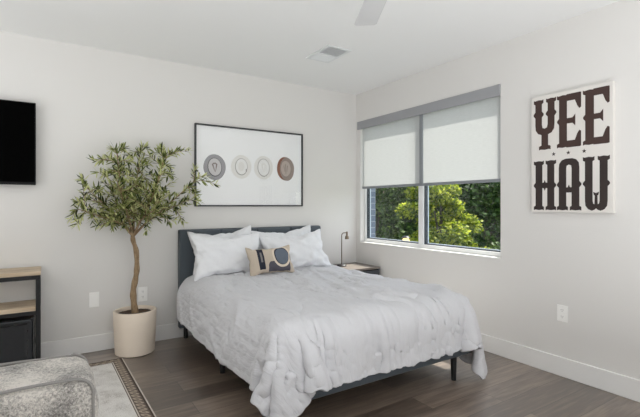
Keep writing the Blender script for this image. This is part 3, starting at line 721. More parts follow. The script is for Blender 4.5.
28,27,28,27,27,28,27,27,28,28,27,27,27,9,21,19,21,23,8,24,28,24,15,25,-7,-17,-20,-21,-15,10,16,17,12,17,13,-1660,3,7,20,22,22,23,22,22,21,18,23,22,1,-27,-23,10,28,27,23,24,23,26,28,26,
27,28,28,30,27,28,28,27,28,28,27,28,28,27,28,27,28,27,28,27,28,27,28,27,27,28,27,28,27,28,27,27,27,28,28,27,28,27,6,14,28,27,12,8,27,26,24,15,20,14,-14,-19,-22,-20,-11,7,16,18,12,17,
-1642,7,12,23,23,23,22,22,22,22,17,22,22,-17,-26,-25,16,24,27,25,23,26,25,27,28,27,27,28,29,29,27,28,27,28,28,28,28,27,27,28,27,28,28,27,27,28,27,28,27,27,28,27,28,27,27,28,27,27,28,28,
28,27,28,12,5,27,26,7,14,24,21,26,21,10,23,6,-20,-22,-21,-19,-7,5,16,18,22],
[3848,-1,0,-1,0,0,0,0,-1,0,0,0,0,-1,0,0,-1,0,-1,0,0,-1,1,-1,0,-1,0,0,0,0,0,0,0,0,0,0,0,0,0,0,0,0,0,0,0,0,0,0,0,0,0,0,0,0,0,0,1,0,0,0,
0,1,1,0,1,1,0,1,1,0,1,1,0,0,1,0,1,0,1,0,1,1,0,1,0,-34,0,0,-1,0,0,0,0,-1,0,0,0,-1,0,0,-1,0,0,0,-1,0,0,-1,0,0,0,0,0,0,0,0,0,0,0,0,
0,0,0,0,0,0,0,0,0,0,0,0,0,0,0,0,0,0,0,0,0,0,0,0,0,1,0,0,1,1,1,0,1,1,1,0,0,1,0,1,1,0,0,1,1,0,1,0,1,0,-34,0,0,-1,0,0,0,0,-1,0,
0,0,-1,0,0,-1,0,0,0,-1,0,0,0,-1,0,1,0,0,0,0,0,0,0,0,0,0,0,0,0,0,0,0,0,0,0,0,0,0,0,0,0,0,0,0,0,0,-1,0,0,0,1,0,1,1,0,1,0,1,1,0,
1,0,1,0,1,0,1,0,1,1,0,1,1,1,0,-35,0,0,0,-1,0,0,-1,0,0,0,0,-1,0,0,-1,0,0,-1,0,0,0,0,0,0,1,0,0,0,-1,1,0,0,-1,0,2,-1,0,0,-1,1,0,1,-1,-1,
1,0,0,-1,1,0,1,-2,2,-2,1,-1,-1,0,0,1,0,1,1,0,1,0,1,1,0,1,0,1,0,1,0,1,0,1,1,0,1,1,1,0,-34,-1,0,-1,0,0,0,0,-1,0,0,0,-1,0,0,-1,0,0,0,0,
-1,0,0,0,-1,2,1,-1,0,0,0,1,-1,-1,2,0,-1,0,-1,0,1,-1,1,0,0,0,0,0,1,-1,0,1,0,1,-2,0,0,-1,-1,1,0,0,1,0,1,1,1,0,1,0,1,1,0,1,0,0,1,1,0,1,
0,2,0,1,0,-34,-1,0,-1,0,0,0,0,-1,0,0,0,-1,0,0,-1,0,0,0,0,-1,0,0,0,1,1,0,-1,0,0,1,0,-1,0,1,-1,0,0,0,0,0,-1,2,0,-1,1,0,0,0,0,0,-1,1,1,0,
-2,1,0,-2,0,0,0,1,0,1,1,0,1,1,0,1,0,1,1,0,0,1,1,0,1,1,0,1,1,1,-35,-1,0,0,-1,0,0,0,-1,0,0,0,-1,0,0,0,-1,0,0,-1,0,0,0,1,1,0,0,-1,0,-1,
2,0,0,-1,0,0,0,-1,1,0,0,0,0,1,-1,1,1,-1,0,0,0,0,0,1,0,0,-2,1,0,-2,1,0,0,1,0,1,1,0,1,1,0,1,0,1,0,1,0,1,0,1,1,0,1,1,1,-35,-1,0,0,-1,
0,0,0,0,-1,0,-1,0,0,0,0,0,-1,0,0,-1,0,1,1,0,0,-1,0,0,0,1,0,0,-2,1,0,0,-1,1,0,0,0,0,0,1,0,0,0,0,0,1,-1,0,1,0,0,1,-2,0,0,-1,1,0,0,1,
0,1,0,1,1,0,1,0,1,0,1,0,1,0,1,1,0,2,0,1,-35,0,-1,0,-1,0,0,0,0,-1,0,0,-1,0,0,0,0,-1,0,0,-1,1,1,0,0,0,-1,-1,1,1,0,-1,0,-1,1,0,0,0,0,0,
0,0,0,0,0,1,0,0,0,0,1,0,0,0,0,0,1,0,-1,-1,0,0,0,0,1,0,1,0,1,1,0,1,1,0,1,0,0,0,1,1,1,0,1,1,1,-35,0,-1,0,-1,0,0,0,-1,0,0,0,0,-1,0,
0,-1,0,0,0,0,1,0,0,0,0,-1,0,0,1,0,0,-1,0,0,0,0,0,0,0,0,0,0,-1,1,0,0,1,0,1,-1,1,-1,1,0,0,1,0,1,-2,-1,0,0,1,0,0,1,1,0,1,0,1,0,1,0,
1,0,1,0,1,1,0,1,1,1,-35,0,-1,0,-1,0,0,0,-1,0,0,0,0,-1,0,0,0,-1,1,-1,1,0,0,0,0,0,-1,0,1,0,0,0,-1,0,0,0,0,0,-1,1,0,0,0,0,0,0,1,0,0,1,
-1,1,-1,0,1,0,1,0,1,0,-2,-1,0,1,0,0,1,1,0,1,0,1,1,0,0,1,0,1,0,1,1,0,1,1,1,-35,0,-1,0,-1,0,0,0,-1,0,0,0,-1,0,0,0,0,0,0,0,0,0,0,0,0,
0,-1,0,1,0,0,-1,0,0,0,0,0,0,-1,1,0,0,0,0,0,0,1,0,0,1,-1,1,0,0,0,0,1,0,1,0,0,-1,-2,1,0,1,0,1,1,0,0,0,2,0,0,1,0,1,1,0,1,1,0,1,1,
-35,0,-1,0,-1,0,0,0,-1,0,0,0,0,-1,0,0,0,-1,1,0,0,0,0,0,0,-1,0,0,0,1,0,-1,0,0,0,0,0,-1,0,1,0,0,0,0,0,0,0,1,0,0,0,1,0,0,0,0,1,0,0,1,
0,0,-1,-1,1,0,0,1,0,1,1,0,0,1,0,1,0,1,1,0,1,0,1,1,1,-35,-1,0,0,-1,0,0,-1,0,0,0,0,-1,0,0,0,0,0,0,0,0,0,0,0,-1,0,0,0,0,0,1,-1,0,0,0,
0,0,1,-1,0,0,0,0,0,0,0,1,0,0,0,0,1,0,0,0,0,1,0,0,1,0,0,0,-1,-1,1,1,0,0,1,1,0,0,1,0,1,0,1,1,0,1,0,1,1,1,-35,-1,0,-1,0,0,0,0,-1,0,
0,-1,0,0,0,0,0,0,0,0,0,0,0,0,-1,0,0,0,1,-1,1,-1,0,0,0,0,0,0,0,0,0,0,0,0,0,0,0,1,0,0,0,0,1,0,0,0,1,0,0,1,0,0,-1,1,-1,0,1,0,0,1,
1,0,0,1,0,1,0,1,1,0,1,1,0,1,1,-35,-1,0,-1,0,0,0,0,-1,0,0,0,0,-1,0,0,0,0,0,0,0,0,0,0,-1,0,0,0,0,0,1,-1,0,0,0,0,0,0,0,0,0,0,0,0,0,
0,0,1,0,0,0,1,0,0,0,0,0,1,0,1,-1,1,0,0,-1,1,0,0,1,0,1,0,0,1,0,1,0,1,1,0,1,1,0,1,1,-35,-1,0,-1,0,0,0,0,-1,0,-1,0,0,0,1,-1,0,0,-1,1,
0,0,0,-1,0,0,0,0,0,0,0,1,-1,0,0,0,0,0,0,0,0,0,0,0,0,0,0,1,0,0,0,0,1,0,0,0,1,0,0,0,0,1,0,0,-1,0,1,0,0,1,0,1,0,1,0,1,0,1,1,0,
1,0,1,1,1,-36,0,-1,0,0,0,-1,0,0,0,0,-1,0,0,0,0,0,0,0,-1,1,0,0,-1,0,0,0,0,0,0,0,0,0,0,0,0,0,0,0,0,0,0,0,0,0,0,0,1,0,0,0,0,1,0,0,
0,1,-1,1,0,0,0,0,1,0,0,0,0,1,0,1,0,0,1,1,0,0,1,1,0,1,0,1,1,1,-36,0,-1,0,0,0,0,-1,0,0,0,-1,0,0,0,0,0,0,0,-1,1,-1,0,0,0,0,0,0,0,0,
0,0,0,0,0,0,0,-1,1,0,0,0,0,0,0,0,0,1,0,0,0,0,1,0,0,0,1,-1,1,0,0,0,0,1,0,0,0,0,1,0,1,0,0,1,0,1,0,1,1,0,1,0,1,1,1,-36,0,-1,0,0,
0,-1,0,0,0,0,-1,0,0,0,0,0,0,-1,0,1,-1,0,0,0,1,-1,0,0,0,0,0,0,0,0,-1,1,-1,0,1,0,0,0,0,0,0,0,1,0,0,0,0,0,1,0,0,0,0,1,0,0,0,0,1,0,
0,0,0,1,0,1,0,0,1,0,1,0,1,1,0,1,0,1,1,1,-36,0,-1,0,0,0,-1,0,0,0,0,-1,0,0,0,0,0,0,-1,0,0,0,0,0,0,0,0,0,0,0,0,0,0,0,-1,0,0,0,0,1,
0,0,0,0,0,0,0,1,0,0,0,0,0,1,0,0,0,0,1,0,0,0,0,1,0,0,0,0,1,0,1,0,0,1,1,0,0,1,0,1,1,0,1,1,0,-35,0,0,-1,0,-1,0,0,0,-1,0,0,0,0,0,
0,-1,1,-1,0,0,0,0,0,0,0,0,0,0,0,0,0,0,0,-1,0,0,0,0,0,1,0,0,0,0,0,0,1,0,0,0,0,1,0,0,0,0,0,0,1,0,0,1,0,0,0,0,0,1,0,1,0,0,1,0,
1,0,1,0,1,1,0,1,1,0,-35,0,-1,0,0,-1,0,0,0,-1,0,0,0,0,0,0,-1,0,0,0,0,0,0,0,0,0,0,0,0,0,0,0,0,-1,0,0,0,0,0,0,0,1,0,0,0,0,0,0,1,0,
0,0,0,1,-1,1,0,0,0,0,1,0,1,0,0,0,0,0,1,0,1,0,0,1,0,1,0,1,0,1,1,0,1,1,0,-35,0,-1,0,-1,0,0,0,0,0,-1,0,0,0,-1,1,0,-1,0,0,0,0,0,0,0,
0,0,0,0,0,0,0,0,0,-1,0,0,0,0,0,0,1,0,0,0,0,0,0,0,1,0,0,0,0,0,1,0,0,0,0,1,0,0,1,0,0,0,1,0,0,1,0,1,0,0,1,0,1,0,1,1,0,1,1,0,
-35,-1,0,0,-1,0,0,0,0,0,-1,0,0,0,0,-1,1,0,-1,0,0,0,0,0,0,0,0,0,0,-1,1,-1,1,0,-1,0,0,0,0,0,1,0,0,0,0,0,0,1,-1,1,0,0,0,0,0,0,1,0,0,1,
0,0,0,1,0,0,0,1,0,0,1,0,1,0,0,1,0,1,0,1,1,0,1,0,1,-35,-1,0,-1,0,1,-1,0,0,-1,0,0,0,0,0,0,0,-1,0,0,0,0,0,0,0,0,0,0,0,-1,1,-1,0,0,0,
0,0,0,0,0,1,-1,1,0,0,0,0,0,0,1,0,0,0,0,0,1,0,0,0,1,0,0,0,0,1,0,0,1,0,0,1,0,1,0,0,1,0,1,0,1,0,1,0,1,1,-35,-1,0,-1,0,0,0,0,0,0,
-1,0,0,0,0,0,0,-1,0,0,0,0,0,0,0,0,0,0,-1,0,0,1,-1,0,0,0,0,0,0,0,0,0,1,0,0,0,0,0,0,1,0,0,0,0,0,0,1,0,0,1,0,0,1,-1,1,0,0,1,0,0,
1,0,0,1,0,1,0,0,1,1,0,1,0,1,1,-35,-1,0,0,0,-1,0,0,0,-1,0,0,0,0,0,0,0,-1,0,0,0,0,0,0,0,0,0,0,-1,0,0,1,-1,0,0,0,0,0,0,0,0,1,-1,1,0,
0,0,0,0,0,0,1,0,0,0,0,1,0,0,0,1,0,0,1,0,0,0,1,0,0,1,0,0,1,0,1,0,0,1,1,0,1,0,1,1,-36,0,0,0,-1,0,0,0,0,-1,0,0,0,-1,1,0,0,-1,0,0,
0,0,0,0,0,-1,1,0,-1,0,0,0,0,0,0,0,0,0,0,0,0,0,1,0,0,0,0,0,0,0,0,1,0,0,0,0,1,0,0,0,1,0,0,1,0,0,0,0,1,0,1,0,1,0,0,1,0,0,1,1,
0,1,0,1,1,-36,0,0,0,-1,0,0,0,-1,0,0,0,0,0,0,0,-1,0,0,0,0,0,0,0,0,0,0,-1,0,0,0,0,0,0,0,0,0,0,0,0,0,0,0,1,0,0,0,0,0,0,0,1,0,0,0,
0,1,0,0,0,1,0,0,0,1,0,0,0,1,0,1,0,1,0,0,1,0,1,0,1,0,1,0,1,1,-36,0,0,-1,0,0,0,0,-1,0,0,0,0,0,0,-1,0,0,0,0,0,0,0,-1,1,-1,0,0,0,0,
0,0,0,0,0,0,0,0,0,0,0,0,0,1,-1,1,0,0,0,0,1,0,0,0,0,0,0,1,0,0,0,1,0,0,0,1,0,0,1,0,0,1,0,1,0,1,0,1,0,1,0,0,1,0,1,-35,0,0,-1,0,
0,0,0,-1,0,0,0,0,0,-1,0,0,0,0,0,0,0,0,-1,0,0,0,0,0,0,0,0,0,0,0,0,0,0,0,0,0,0,0,0,0,1,0,0,1,-1,0,0,1,0,0,0,0,0,1,0,0,1,0,0,0,
1,0,0,0,1,0,1,0,1,0,0,1,0,1,0,1,0,1,0,0,-34,0,0,-1,0,0,0,0,-1,0,0,0,0,0,-1,0,0,0,0,0,0,0,0,0,-1,1,-1,0,0,0,0,0,0,0,0,0,0,0,0,0,
0,0,0,0,0,1,0,0,0,0,0,0,1,0,0,0,0,0,1,0,0,0,1,0,0,1,0,0,1,0,0,1,0,0,1,0,1,0,1,0,1,0,0,1,0,-34,0,-1,0,0,0,0,-1,0,0,0,0,0,0,-1,
0,0,0,0,0,0,0,0,0,-1,1,-1,0,0,0,0,0,0,0,0,0,0,0,0,0,0,0,0,0,0,0,0,1,0,0,0,0,0,1,0,0,0,0,0,1,0,0,0,1,0,1,-1,1,1,0,0,1,0,0,1,
0,1,0,1,0,1,0,0,1,0,-35,0,0,0,0,0,0,-1,0,0,0,0,0,-1,0,0,0,0,0,0,-1,1,-1,1,-1,0,0,0,0,0,0,0,0,0,0,0,0,0,0,0,0,0,0,0,0,0,1,0,0,0,
0,0,0,1,0,0,0,0,0,1,0,0,0,1,0,0,1,0,0,1,0,1,0,0,1,0,1,0,1,0,0,0,1,0,1,-35,0,0,0,0,0,0,-1,0,0,0,0,0,-1,0,0,0,0,0,0,0,0,-1,1,-1,
0,0,0,0,0,0,0,0,0,0,0,0,0,0,0,0,0,0,0,0,1,0,-1,1,0,0,0,0,0,1,0,0,0,0,0,1,0,0,1,0,0,0,1,0,1,0,0,1,1,0,1,0,0,1,0,0,1,0,0,1,
-35,0,0,0,0,0,0,-1,0,0,0,0,-1,0,0,0,0,0,0,-1,1,-1,0,0,0,0,0,0,0,0,0,0,0,0,0,0,0,0,0,0,0,0,0,0,0,0,1,0,0,0,0,0,0,0,0,1,0,0,0,0,
1,0,0,1,0,0,0,1,0,1,0,0,1,1,0,0,1,0,1,0,0,1,0,0,1,-35,0,0,0,0,0,0,-1,0,0,0,0,-1,0,0,0,0,-1,1,-1,0,0,0,0,0,0,0,0,0,0,0,0,0,0,0,
0,0,0,0,0,0,0,0,0,0,0,0,1,0,0,0,0,0,0,0,1,0,0,0,0,1,0,0,0,1,0,0,1,0,0,1,0,1,1,0,0,1,0,0,1,0,0,1,0,0,-34,0,0,0,0,-1,1,-1,0,0,
0,0,0,-1,0,0,0,0,-1,1,-1,0,0,0,0,0,0,0,0,0,0,0,0,0,0,0,0,0,0,0,0,0,0,0,0,0,0,1,0,0,0,0,0,1,-1,1,0,0,0,0,0,1,0,0,0,1,0,1,0,1,
0,0,1,0,1,0,1,0,0,1,0,0,1,0,0,-34,0,0,0,0,0,0,-1,0,0,0,0,0,-1,0,-1,1,-1,0,0,0,0,0,0,0,0,0,0,0,0,0,0,0,0,0,0,0,0,0,0,0,0,0,0,0,
0,0,0,1,0,0,0,0,0,1,0,0,0,0,0,0,0,1,0,1,0,0,1,0,0,1,0,1,0,1,0,1,0,0,1,0,0,1,0,0,-34,0,0,0,0,0,0,-1,0,0,0,0,-1,0,-1,1,0,-1,0,0,
0,0,0,0,0,0,0,0,0,0,-1,1,0,0,-1,1,0,0,0,0,0,0,0,1,-1,0,0,0,1,-1,1,0,0,0,0,1,0,-1,1,0,0,0,1,0,0,1,0,1,0,0,1,0,1,0,1,0,0,1,0,0,
1,0,1,0,0,-34,0,0,0,0,0,-1,0,0,0,0,-1,0,0,0,0,-1,0,0,0,0,0,0,0,0,0,0,0,0,0,-1,1,0,0,0,-1,1,-1,0,1,0,0,0,0,0,0,0,0,0,0,1,0,0,0,0,
0,1,0,0,0,0,0,1,0,0,1,0,0,1,0,0,1,1,0,1,0,0,1,0,1,0,0,1,0,0,-34,0,0,0,-1,1,-1,0,0,0,0,0,-1,-1,1,0,-1,0,0,0,0,-1,1,0,0,0,0,0,-1,0,
0,0,0,0,0,0,1,0,-1,1,0,0,0,0,0,0,0,0,0,1,0,0,0,0,0,0,0,1,0,0,0,0,1,0,0,0,1,0,1,0,0,1,1,0,0,1,0,1,0,1,0,0,1,0,0,-34,0,0,0,-1,
0,0,0,0,0,0,-1,0,0,0,-1,0,0,0,0,0,0,0,0,0,0,0,0,0,-1,0,0,0,0,0,0,0,0,0,1,0,0,0,0,0,0,0,0,0,0,1,0,0,0,0,0,0,1,0,0,0,0,1,0,0,
0,1,0,0,1,0,1,1,0,0,1,0,1,0,1,0,0,1,0,0,-34,0,0,0,-1,0,0,0,0,0,0,0,-1,0,0,-1,0,0,0,0,0,0,0,0,0,0,0,0,0,-1,0,0,0,0,0,0,0,0,0,0,
1,0,0,0,0,0,0,0,0,0,1,0,0,0,0,0,0,1,0,0,0,0,1,0,0,0,0,1,0,0,1,0,1,1,0,0,1,0,1,1,0,0,1,0,0,-34,0,0,0,0,-1,0,0,0,0,0,-1,0,0,0,
-1,0,0,0,0,0,0,0,-1,1,-1,0,1,-1,0,0,0,0,0,0,0,0,0,1,-1,1,0,0,0,0,0,0,0,1,-1,0,1,0,0,0,0,0,1,0,0,0,0,1,-1,0,1,0,1,0,0,1,1,0,1,0,
0,1,0,1,0,1,0,1,0,0,-34,0,0,0,-1,0,0,0,0,0,-1,0,0,0,-1,0,0,0,0,0,0,0,0,-1,1,-1,0,0,0,0,0,0,0,0,0,0,0,0,1,-1,1,-1,1,0,0,0,0,0,0,0,
0,0,1,0,0,0,0,0,1,0,0,0,0,0,0,1,0,1,0,1,0,0,1,1,0,0,1,0,1,0,1,0,1,0,0,-34,0,0,0,-1,0,0,0,0,0,-1,0,0,0,-1,0,0,0,0,0,0,0,-1,0,0,
0,0,0,0,0,0,0,0,0,0,0,0,0,0,0,0,1,0,0,0,0,0,0,0,0,0,0,1,0,0,0,0,0,0,1,0,0,0,0,0,1,0,0,1,1,0,0,1,0,1,0,1,0,1,0,1,0,0,1,0,
-34,0,0,0,0,-1,0,0,0,0,-1,0,-1,1,-1,0,0,0,0,0,0,-1,0,0,0,0,0,0,0,0,0,0,0,0,0,0,0,0,0,0,0,1,0,0,-1,1,0,0,0,0,0,1,-1,1,0,0,0,0,0,0,
1,0,0,0,0,1,0,0,1,0,1,0,1,0,1,0,1,0,1,0,1,0,0,1,0,-34,0,0,0,0,-1,0,0,0,0,-1,0,0,0,-1,0,0,0,0,0,-1,0,0,0,0,0,0,0,0,0,0,0,0,0,0,
0,0,0,0,0,0,1,-1,1,0,0,0,0,0,0,0,0,0,1,0,0,0,0,0,0,1,0,0,0,0,1,0,0,1,0,1,0,1,0,1,0,1,0,1,0,1,0,0,1,0,-34,0,0,0,0,-1,0,0,0,0,
0,-1,0,0,-1,0,0,-1,1,0,-1,0,0,0,0,0,0,0,0,0,0,0,0,0,0,0,0,0,0,0,1,-1,0,1,0,0,0,0,0,0,0,0,0,0,0,1,0,0,0,0,1,0,0,0,0,1,0,0,1,0,
1,0,1,0,1,0,1,0,1,0,1,0,0,1,0,-34,0,0,0,0,-1,0,0,0,0,0,0,-1,0,-1,0,0,-1,0,0,0,0,0,0,0,0,0,0,0,0,0,0,0,0,0,0,0,0,0,0,0,0,0,0,1,
0,0,0,0,0,0,0,0,0,0,1,0,0,0,0,1,0,0,0,0,0,1,0,1,0,1,0,1,0,1,0,1,0,1,0,1,0,0,1,0,-34,0,0,0,-1,0,0,0,0,0,0,-1,0,0,-1,0,0,0,-1,0,
0,0,0,0,0,0,-1,1,0,0,0,0,0,0,0,0,0,0,0,0,0,0,0,0,0,1,0,0,0,0,0,0,0,0,1,-1,1,0,0,0,0,1,0,0,0,0,1,0,1,0,1,0,1,0,1,1,0,0,1,0,
1,0,0,1,0,-34,0,0,0,0,-1,0,0,0,0,-1,0,0,0,-1,0,-1,0,0,0,0,0,0,0,0,0,0,0,-1,1,0,0,0,0,0,0,0,0,0,0,0,0,0,0,0,1,0,0,0,0,0,0,0,0,0,
0,1,0,0,0,0,1,0,0,0,0,1,0,1,0,0,1,1,0,1,0,1,0,1,0,1,0,0,1,0,-34,0,0,0,0,-1,0,0,0,0,-1,0,0,-1,0,-1,0,0,0,0,0,0,0,-1,1,0,0,0,0,0,
0,0,0,0,0,0,0,0,0,0,0,0,0,0,0,0,1,-1,1,0,0,0,0,0,1,-1,1,0,0,0,0,0,0,0,1,0,1,0,0,1,1,0,1,0,1,0,1,0,1,0,1,0,0,1,0,-34,0,0,0,0,
-1,0,0,0,0,-1,0,0,-1,0,-1,0,0,0,0,0,0,0,-1,1,0,0,0,0,0,0,0,0,0,0,0,0,0,0,0,0,0,0,0,0,0,0,0,1,0,0,0,0,0,0,0,0,1,0,0,0,0,0,0,1,
0,1,0,0,1,1,0,1,0,1,1,0,0,1,0,1,0,0,1,0,-34,0,0,0,0,0,-1,0,0,0,-1,0,-1,0,0,-1,0,0,0,0,0,0,0,-1,1,0,0,0,-1,1,0,0,0,-1,1,0,0,0,0,0,
0,0,0,0,0,0,0,0,1,0,0,0,0,0,0,0,0,1,0,-1,1,-1,1,0,1,0,1,0,0,1,1,0,1,0,1,0,1,0,1,0,1,0,0,0,1,-34,0,0,0,0,0,-1,0,0,0,0,-1,-1,0,0,
-1,0,0,0,-1,0,0,1,-1,0,1,0,0,-1,0,1,-1,1,-1,0,1,0,0,0,0,0,0,0,0,0,0,0,0,1,0,0,0,0,0,0,0,0,0,0,1,-1,0,1,0,0,1,0,1,0,1,1,0,1,0,1,
1,0,1,0,0,1,0,0,1,0,-35,1,0,0,0,0,0,-1,0,0,-1,0,-1,0,0,-1,0,0,0,-1,0,0,1,-1,0,0,0,0,0,0,1,-1,0,0,1,0,0,0,0,0,0,0,0,0,0,0,0,0,0,1,
0,0,0,0,0,0,0,0,0,0,0,0,0,1,1,0,0,1,1,0,1,0,1,1,0,1,0,1,0,0,1,0,0,1,0,-34,0,0,0,0,0,-1,0,0,0,-1,-1,0,0,-1,0,0,-1,0,0,0,0,0,0,0,
0,0,0,0,0,1,-1,0,0,1,0,0,0,0,0,0,0,0,0,0,0,0,0,0,0,1,0,0,0,0,0,0,0,0,0,0,0,0,1,0,1,0,1,0,1,1,0,1,1,0,1,0,1,0,0,1,0,0,0,1,
-35,1,0,0,0,0,-1,0,0,0,-1,0,-1,0,-1,0,0,-1,0,0,0,0,0,0,0,0,0,0,0,0,1,-1,0,0,0,1,0,-1,1,0,0,0,0,0,0,0,0,0,0,0,1,0,0,0,0,0,0,0,0,0,
0,0,0,1,0,1,0,1,0,1,1,0,1,1,0,1,0,1,0,0,1,0,1,0,0,-35,1,0,0,0,0,0,-1,0,0,-1,0,-1,0,-1,0,0,-1,-1,1,0,0,0,0,0,0,0,0,0,1,0,-1,0,0,0,
0,1,-1,1,-1,0,1,0,0,0,0,0,0,0,0,0,1,-1,1,0,0,0,0,0,0,0,0,0,1,0,0,1,1,0,1,1,0,1,1,0,1,0,1,0,0,1,0,0,0,1,-34,0,0,0,0,0,0,0,-1,0,
-1,0,-1,0,-1,0,-1,0,0,0,0,0,0,0,0,0,0,0,0,0,0,0,0,0,0,1,-1,0,0,1,0,0,0,0,0,0,0,0,0,0,0,0,0,0,1,0,0,0,0,0,0,0,0,0,1,0,1,1,0,1,
1,1,0,1,0,1,0,1,0,1,0,0,0,1,0,-32,1,2,-5,0,0,1,-1,0,-1,-1,0,-1,0,-1,-1,0,0,-1,1,0,0,0,0,0,0,0,0,0,0,0,0,0,0,0,0,0,0,0,0,1,0,0,0,0,
0,0,0,0,0,0,0,0,0,1,0,0,0,0,0,0,0,0,0,0,1,1,0,1,1,1,1,0,1,0,1,0,1,0,0,1,0,0,1,0,-28,-1,2,-3,2,-3,-2,0,0,-1,-1,-1,-1,-1,0,-1,-1,0,0,1,
0,-1,1,0,0,0,0,0,0,0,0,0,0,0,0,0,0,0,0,0,1,0,0,0,0,0,0,0,0,0,0,1,-1,0,1,0,0,-1,1,0,0,0,0,0,0,0,1,1,1,1,1,0,1,1,0,1,1,0,0,1,
0,1,0,1,1,-28,0,1,0,1,0,1,-4,-6,-1,-1,0,-1,-1,-1,-1,-1,0,0,0,0,1,-1,1,0,0,0,0,0,0,0,0,0,0,0,0,0,0,0,0,1,0,0,0,0,0,0,0,0,0,0,0,0,0,0,
0,0,0,1,-1,1,0,-1,0,1,0,0,2,1,2,0,1,1,0,1,0,1,0,0,1,1,1,2,2,2,-26,-2,1,-1,4,-1,-4,-4,-2,-2,-3,0,-2,-2,-2,0,-1,0,0,0,1,-1,1,0,0,-1,1,0,0,0,
0,0,0,0,0,0,0,0,0,0,0,0,1,0,0,0,0,0,0,0,0,0,0,0,0,0,0,0,1,-1,0,1,-1,0,0,0,1,2,1,2,0,1,0,4,0,3,-1,1,2,2,0,4,5,-2,5,-23,-2,-2,-3,-2,
-3,-4,-4,-3,-1,-2,-3,-1,-2,-2,0,0,0,-1,0,0,0,0,1,0,0,0,0,0,0,0,-1,1,0,0,0,0,0,0,0,0,0,1,-1,1,0,0,0,0,0,0,0,0,0,0,0,0,0,0,0,0,0,0,0,1,
0,0,2,1,2,1,0,1,2,3,3,3,2,3,3,2,3,3,3,4,-35,-2,-2,-2,-3,-3,1,-4,-3,-6,-2,-2,-2,-2,-3,-1,-1,1,1,0,0,0,0,0,1,0,-1,1,0,0,-1,0,1,-1,1,0,0,0,0,0,
0,0,0,0,1,0,0,0,0,0,0,0,0,0,0,0,0,0,0,0,0,0,0,-1,0,0,2,1,2,2,1,3,2,1,3,2,3,2,3,2,3,2,3,3,2,-34,-2,-2,-1,-3,-2,-1,-4,-3,-3,-3,-2,-3,-3,-3,
-1,-1,1,1,0,0,1,0,0,0,0,0,0,0,0,0,0,-1,1,-1,1,0,0,1,-1,1,-1,0,1,0,0,0,0,0,0,0,0,0,0,0,0,0,0,0,0,0,0,0,-1,-1,1,1,2,2,2,3,7,7,8,4,
4,2,5,0,2,6,-3,-1,-2,0,-40,-3,-2,-1,-1,3,-7,2,2,-4,-9,-4,0,-7,-3,-2,0,1,1,0,0,0,0,0,0,1,-1,1,0,0,0,0,0,0,0,0,0,0,0,-1,1,0,0,0,0,0,0,0,1,0,
0,0,0,0,0,0,0,0,0,0,0,0,-1,-1,0,1,1,2,1,3,4,5,7,7,8,7,6,7,7,5,3,3,2,-2,-1,-38,-10,-7,-7,-6,-3,-2,1,3,-9,-5,4,-11,-1,-6,-2,0,1,1,0,0,0,-1,1,0,
0,0,-1,1,0,0,1,0,0,0,0,0,0,-1,1,0,0,-1,1,-2,2,0,0,0,1,-1,1,-2,2,0,0,-1,1,0,0,0,0,-1,0,-1,1,-1,0,2,4,3,6,7,6,7,6,7,7,6,6,6,7,6,6,5,
-33,-3,-7,-7,-11,-18,1,-10,0,-8,5,-10,2,-10,-6,-5,-1,2,1,3,0,0,1,0,-2,2,-1,0,0,0,1,-1,-1,2,-2,2,0,0,0,0,0,0,0,-2,2,-1,0,0,1,-2,2,0,0,0,0,0,0,0,-1,1,
0,0,-2,1,-1,2,5,14,-20,-1,6,7,5,4,6,7,7,7,6,6,6,6,7,6,6,-6,-17,-5,-17,-13,-9,-11,-5,-3,8,-11,9,-8,-11,-9,3,-11,11,0,-2,0,1,0,0,0,-1,1,1,-1,1,0,0,-1,1,-1,
1,0,0,0,0,0,0,0,0,0,0,-1,1,-1,1,0,-1,1,0,0,0,0,0,0,0,-1,0,0,-3,2,2,6,14,6,-24,-6,5,7,9,4,7,7,2,7,5,7,4,7,7,6,2,-10,-12,-18,-16,-3,0,9,-16,-11,
10,1,-9,-14,-6,4,-19,17,-2,3,-4,4,-1,1,0,-4,4,0,0,0,0,0,-1,1,0,0,0,0,0,0,-1,1,0,-2,2,0,-3,3,-1,1,-1,1,0,-3,4,-1,-1,2,-1,0,0,0,-5,5,-7,4,12,11,18,-16,
-22,-8,4,6,6,8,7,5,1,6,6,6,6,6,7,4,-11,3,-18,-8,3,-1,-16,-16,5,6,0,-15,-11,7,-3,-24,10,15,-5,5,-3,-1,4,-4,4,-3,3,0,0,0,-2,2,0,-4,4,-1,0,0,1,0,-2,2,-3,3,
-2,2,-4,4,-3,3,-5,5,0,-4,4,0,0,-1,-1,2,-3,-3,6,-14,4,17,9,17,5,-23,-24,-7,2,4,5,7,10,8,7,8,4,6,-1,3,7,5,-2,-5,-5,-8,-15,-18,-1,6,5,-7,-15,-5,11,-10,-25,6,12,16,
-9,8,1,-5,3,-2,3,-1,2,-3,-3,5,-4,2,-1,4,-3,3,-1,-1,1,0,0,0,-2,0,-2,-1,-1,6,-6,5,-4,3,-1,4,-4,0,2,1,1,-9,9,-13,-10,3,19,11,18,11,-18,-18,-21,-10,2,4,5,6,8,9,
5,11,9,4,5,15,-9,-4,-4,2,-16,-18,-9,5,8,-2,-9,-15,8,8,-20,-24,3,18,15,-4,8,-1,4,-6,7,-5,3,0,-5,2,2,0,-3,1,-1,1,0,3,0,0,-2,1,1,-2,-1,0,-2,1,-1,0,0,3,-2,0,
0,1,2,-1,3,-1,-7,9,-14,-17,-1,20,17,12,17,-4,-25,-13,-19,-11,1,4,4,5,6,8,9,9,10,8,32,-10,-1,-8,-16,-17,-15,1,7,-4,3,-15,-2,14,4,-25,-26,0,16,19,1,8,5,-5,0,1,3,0,-1,1,
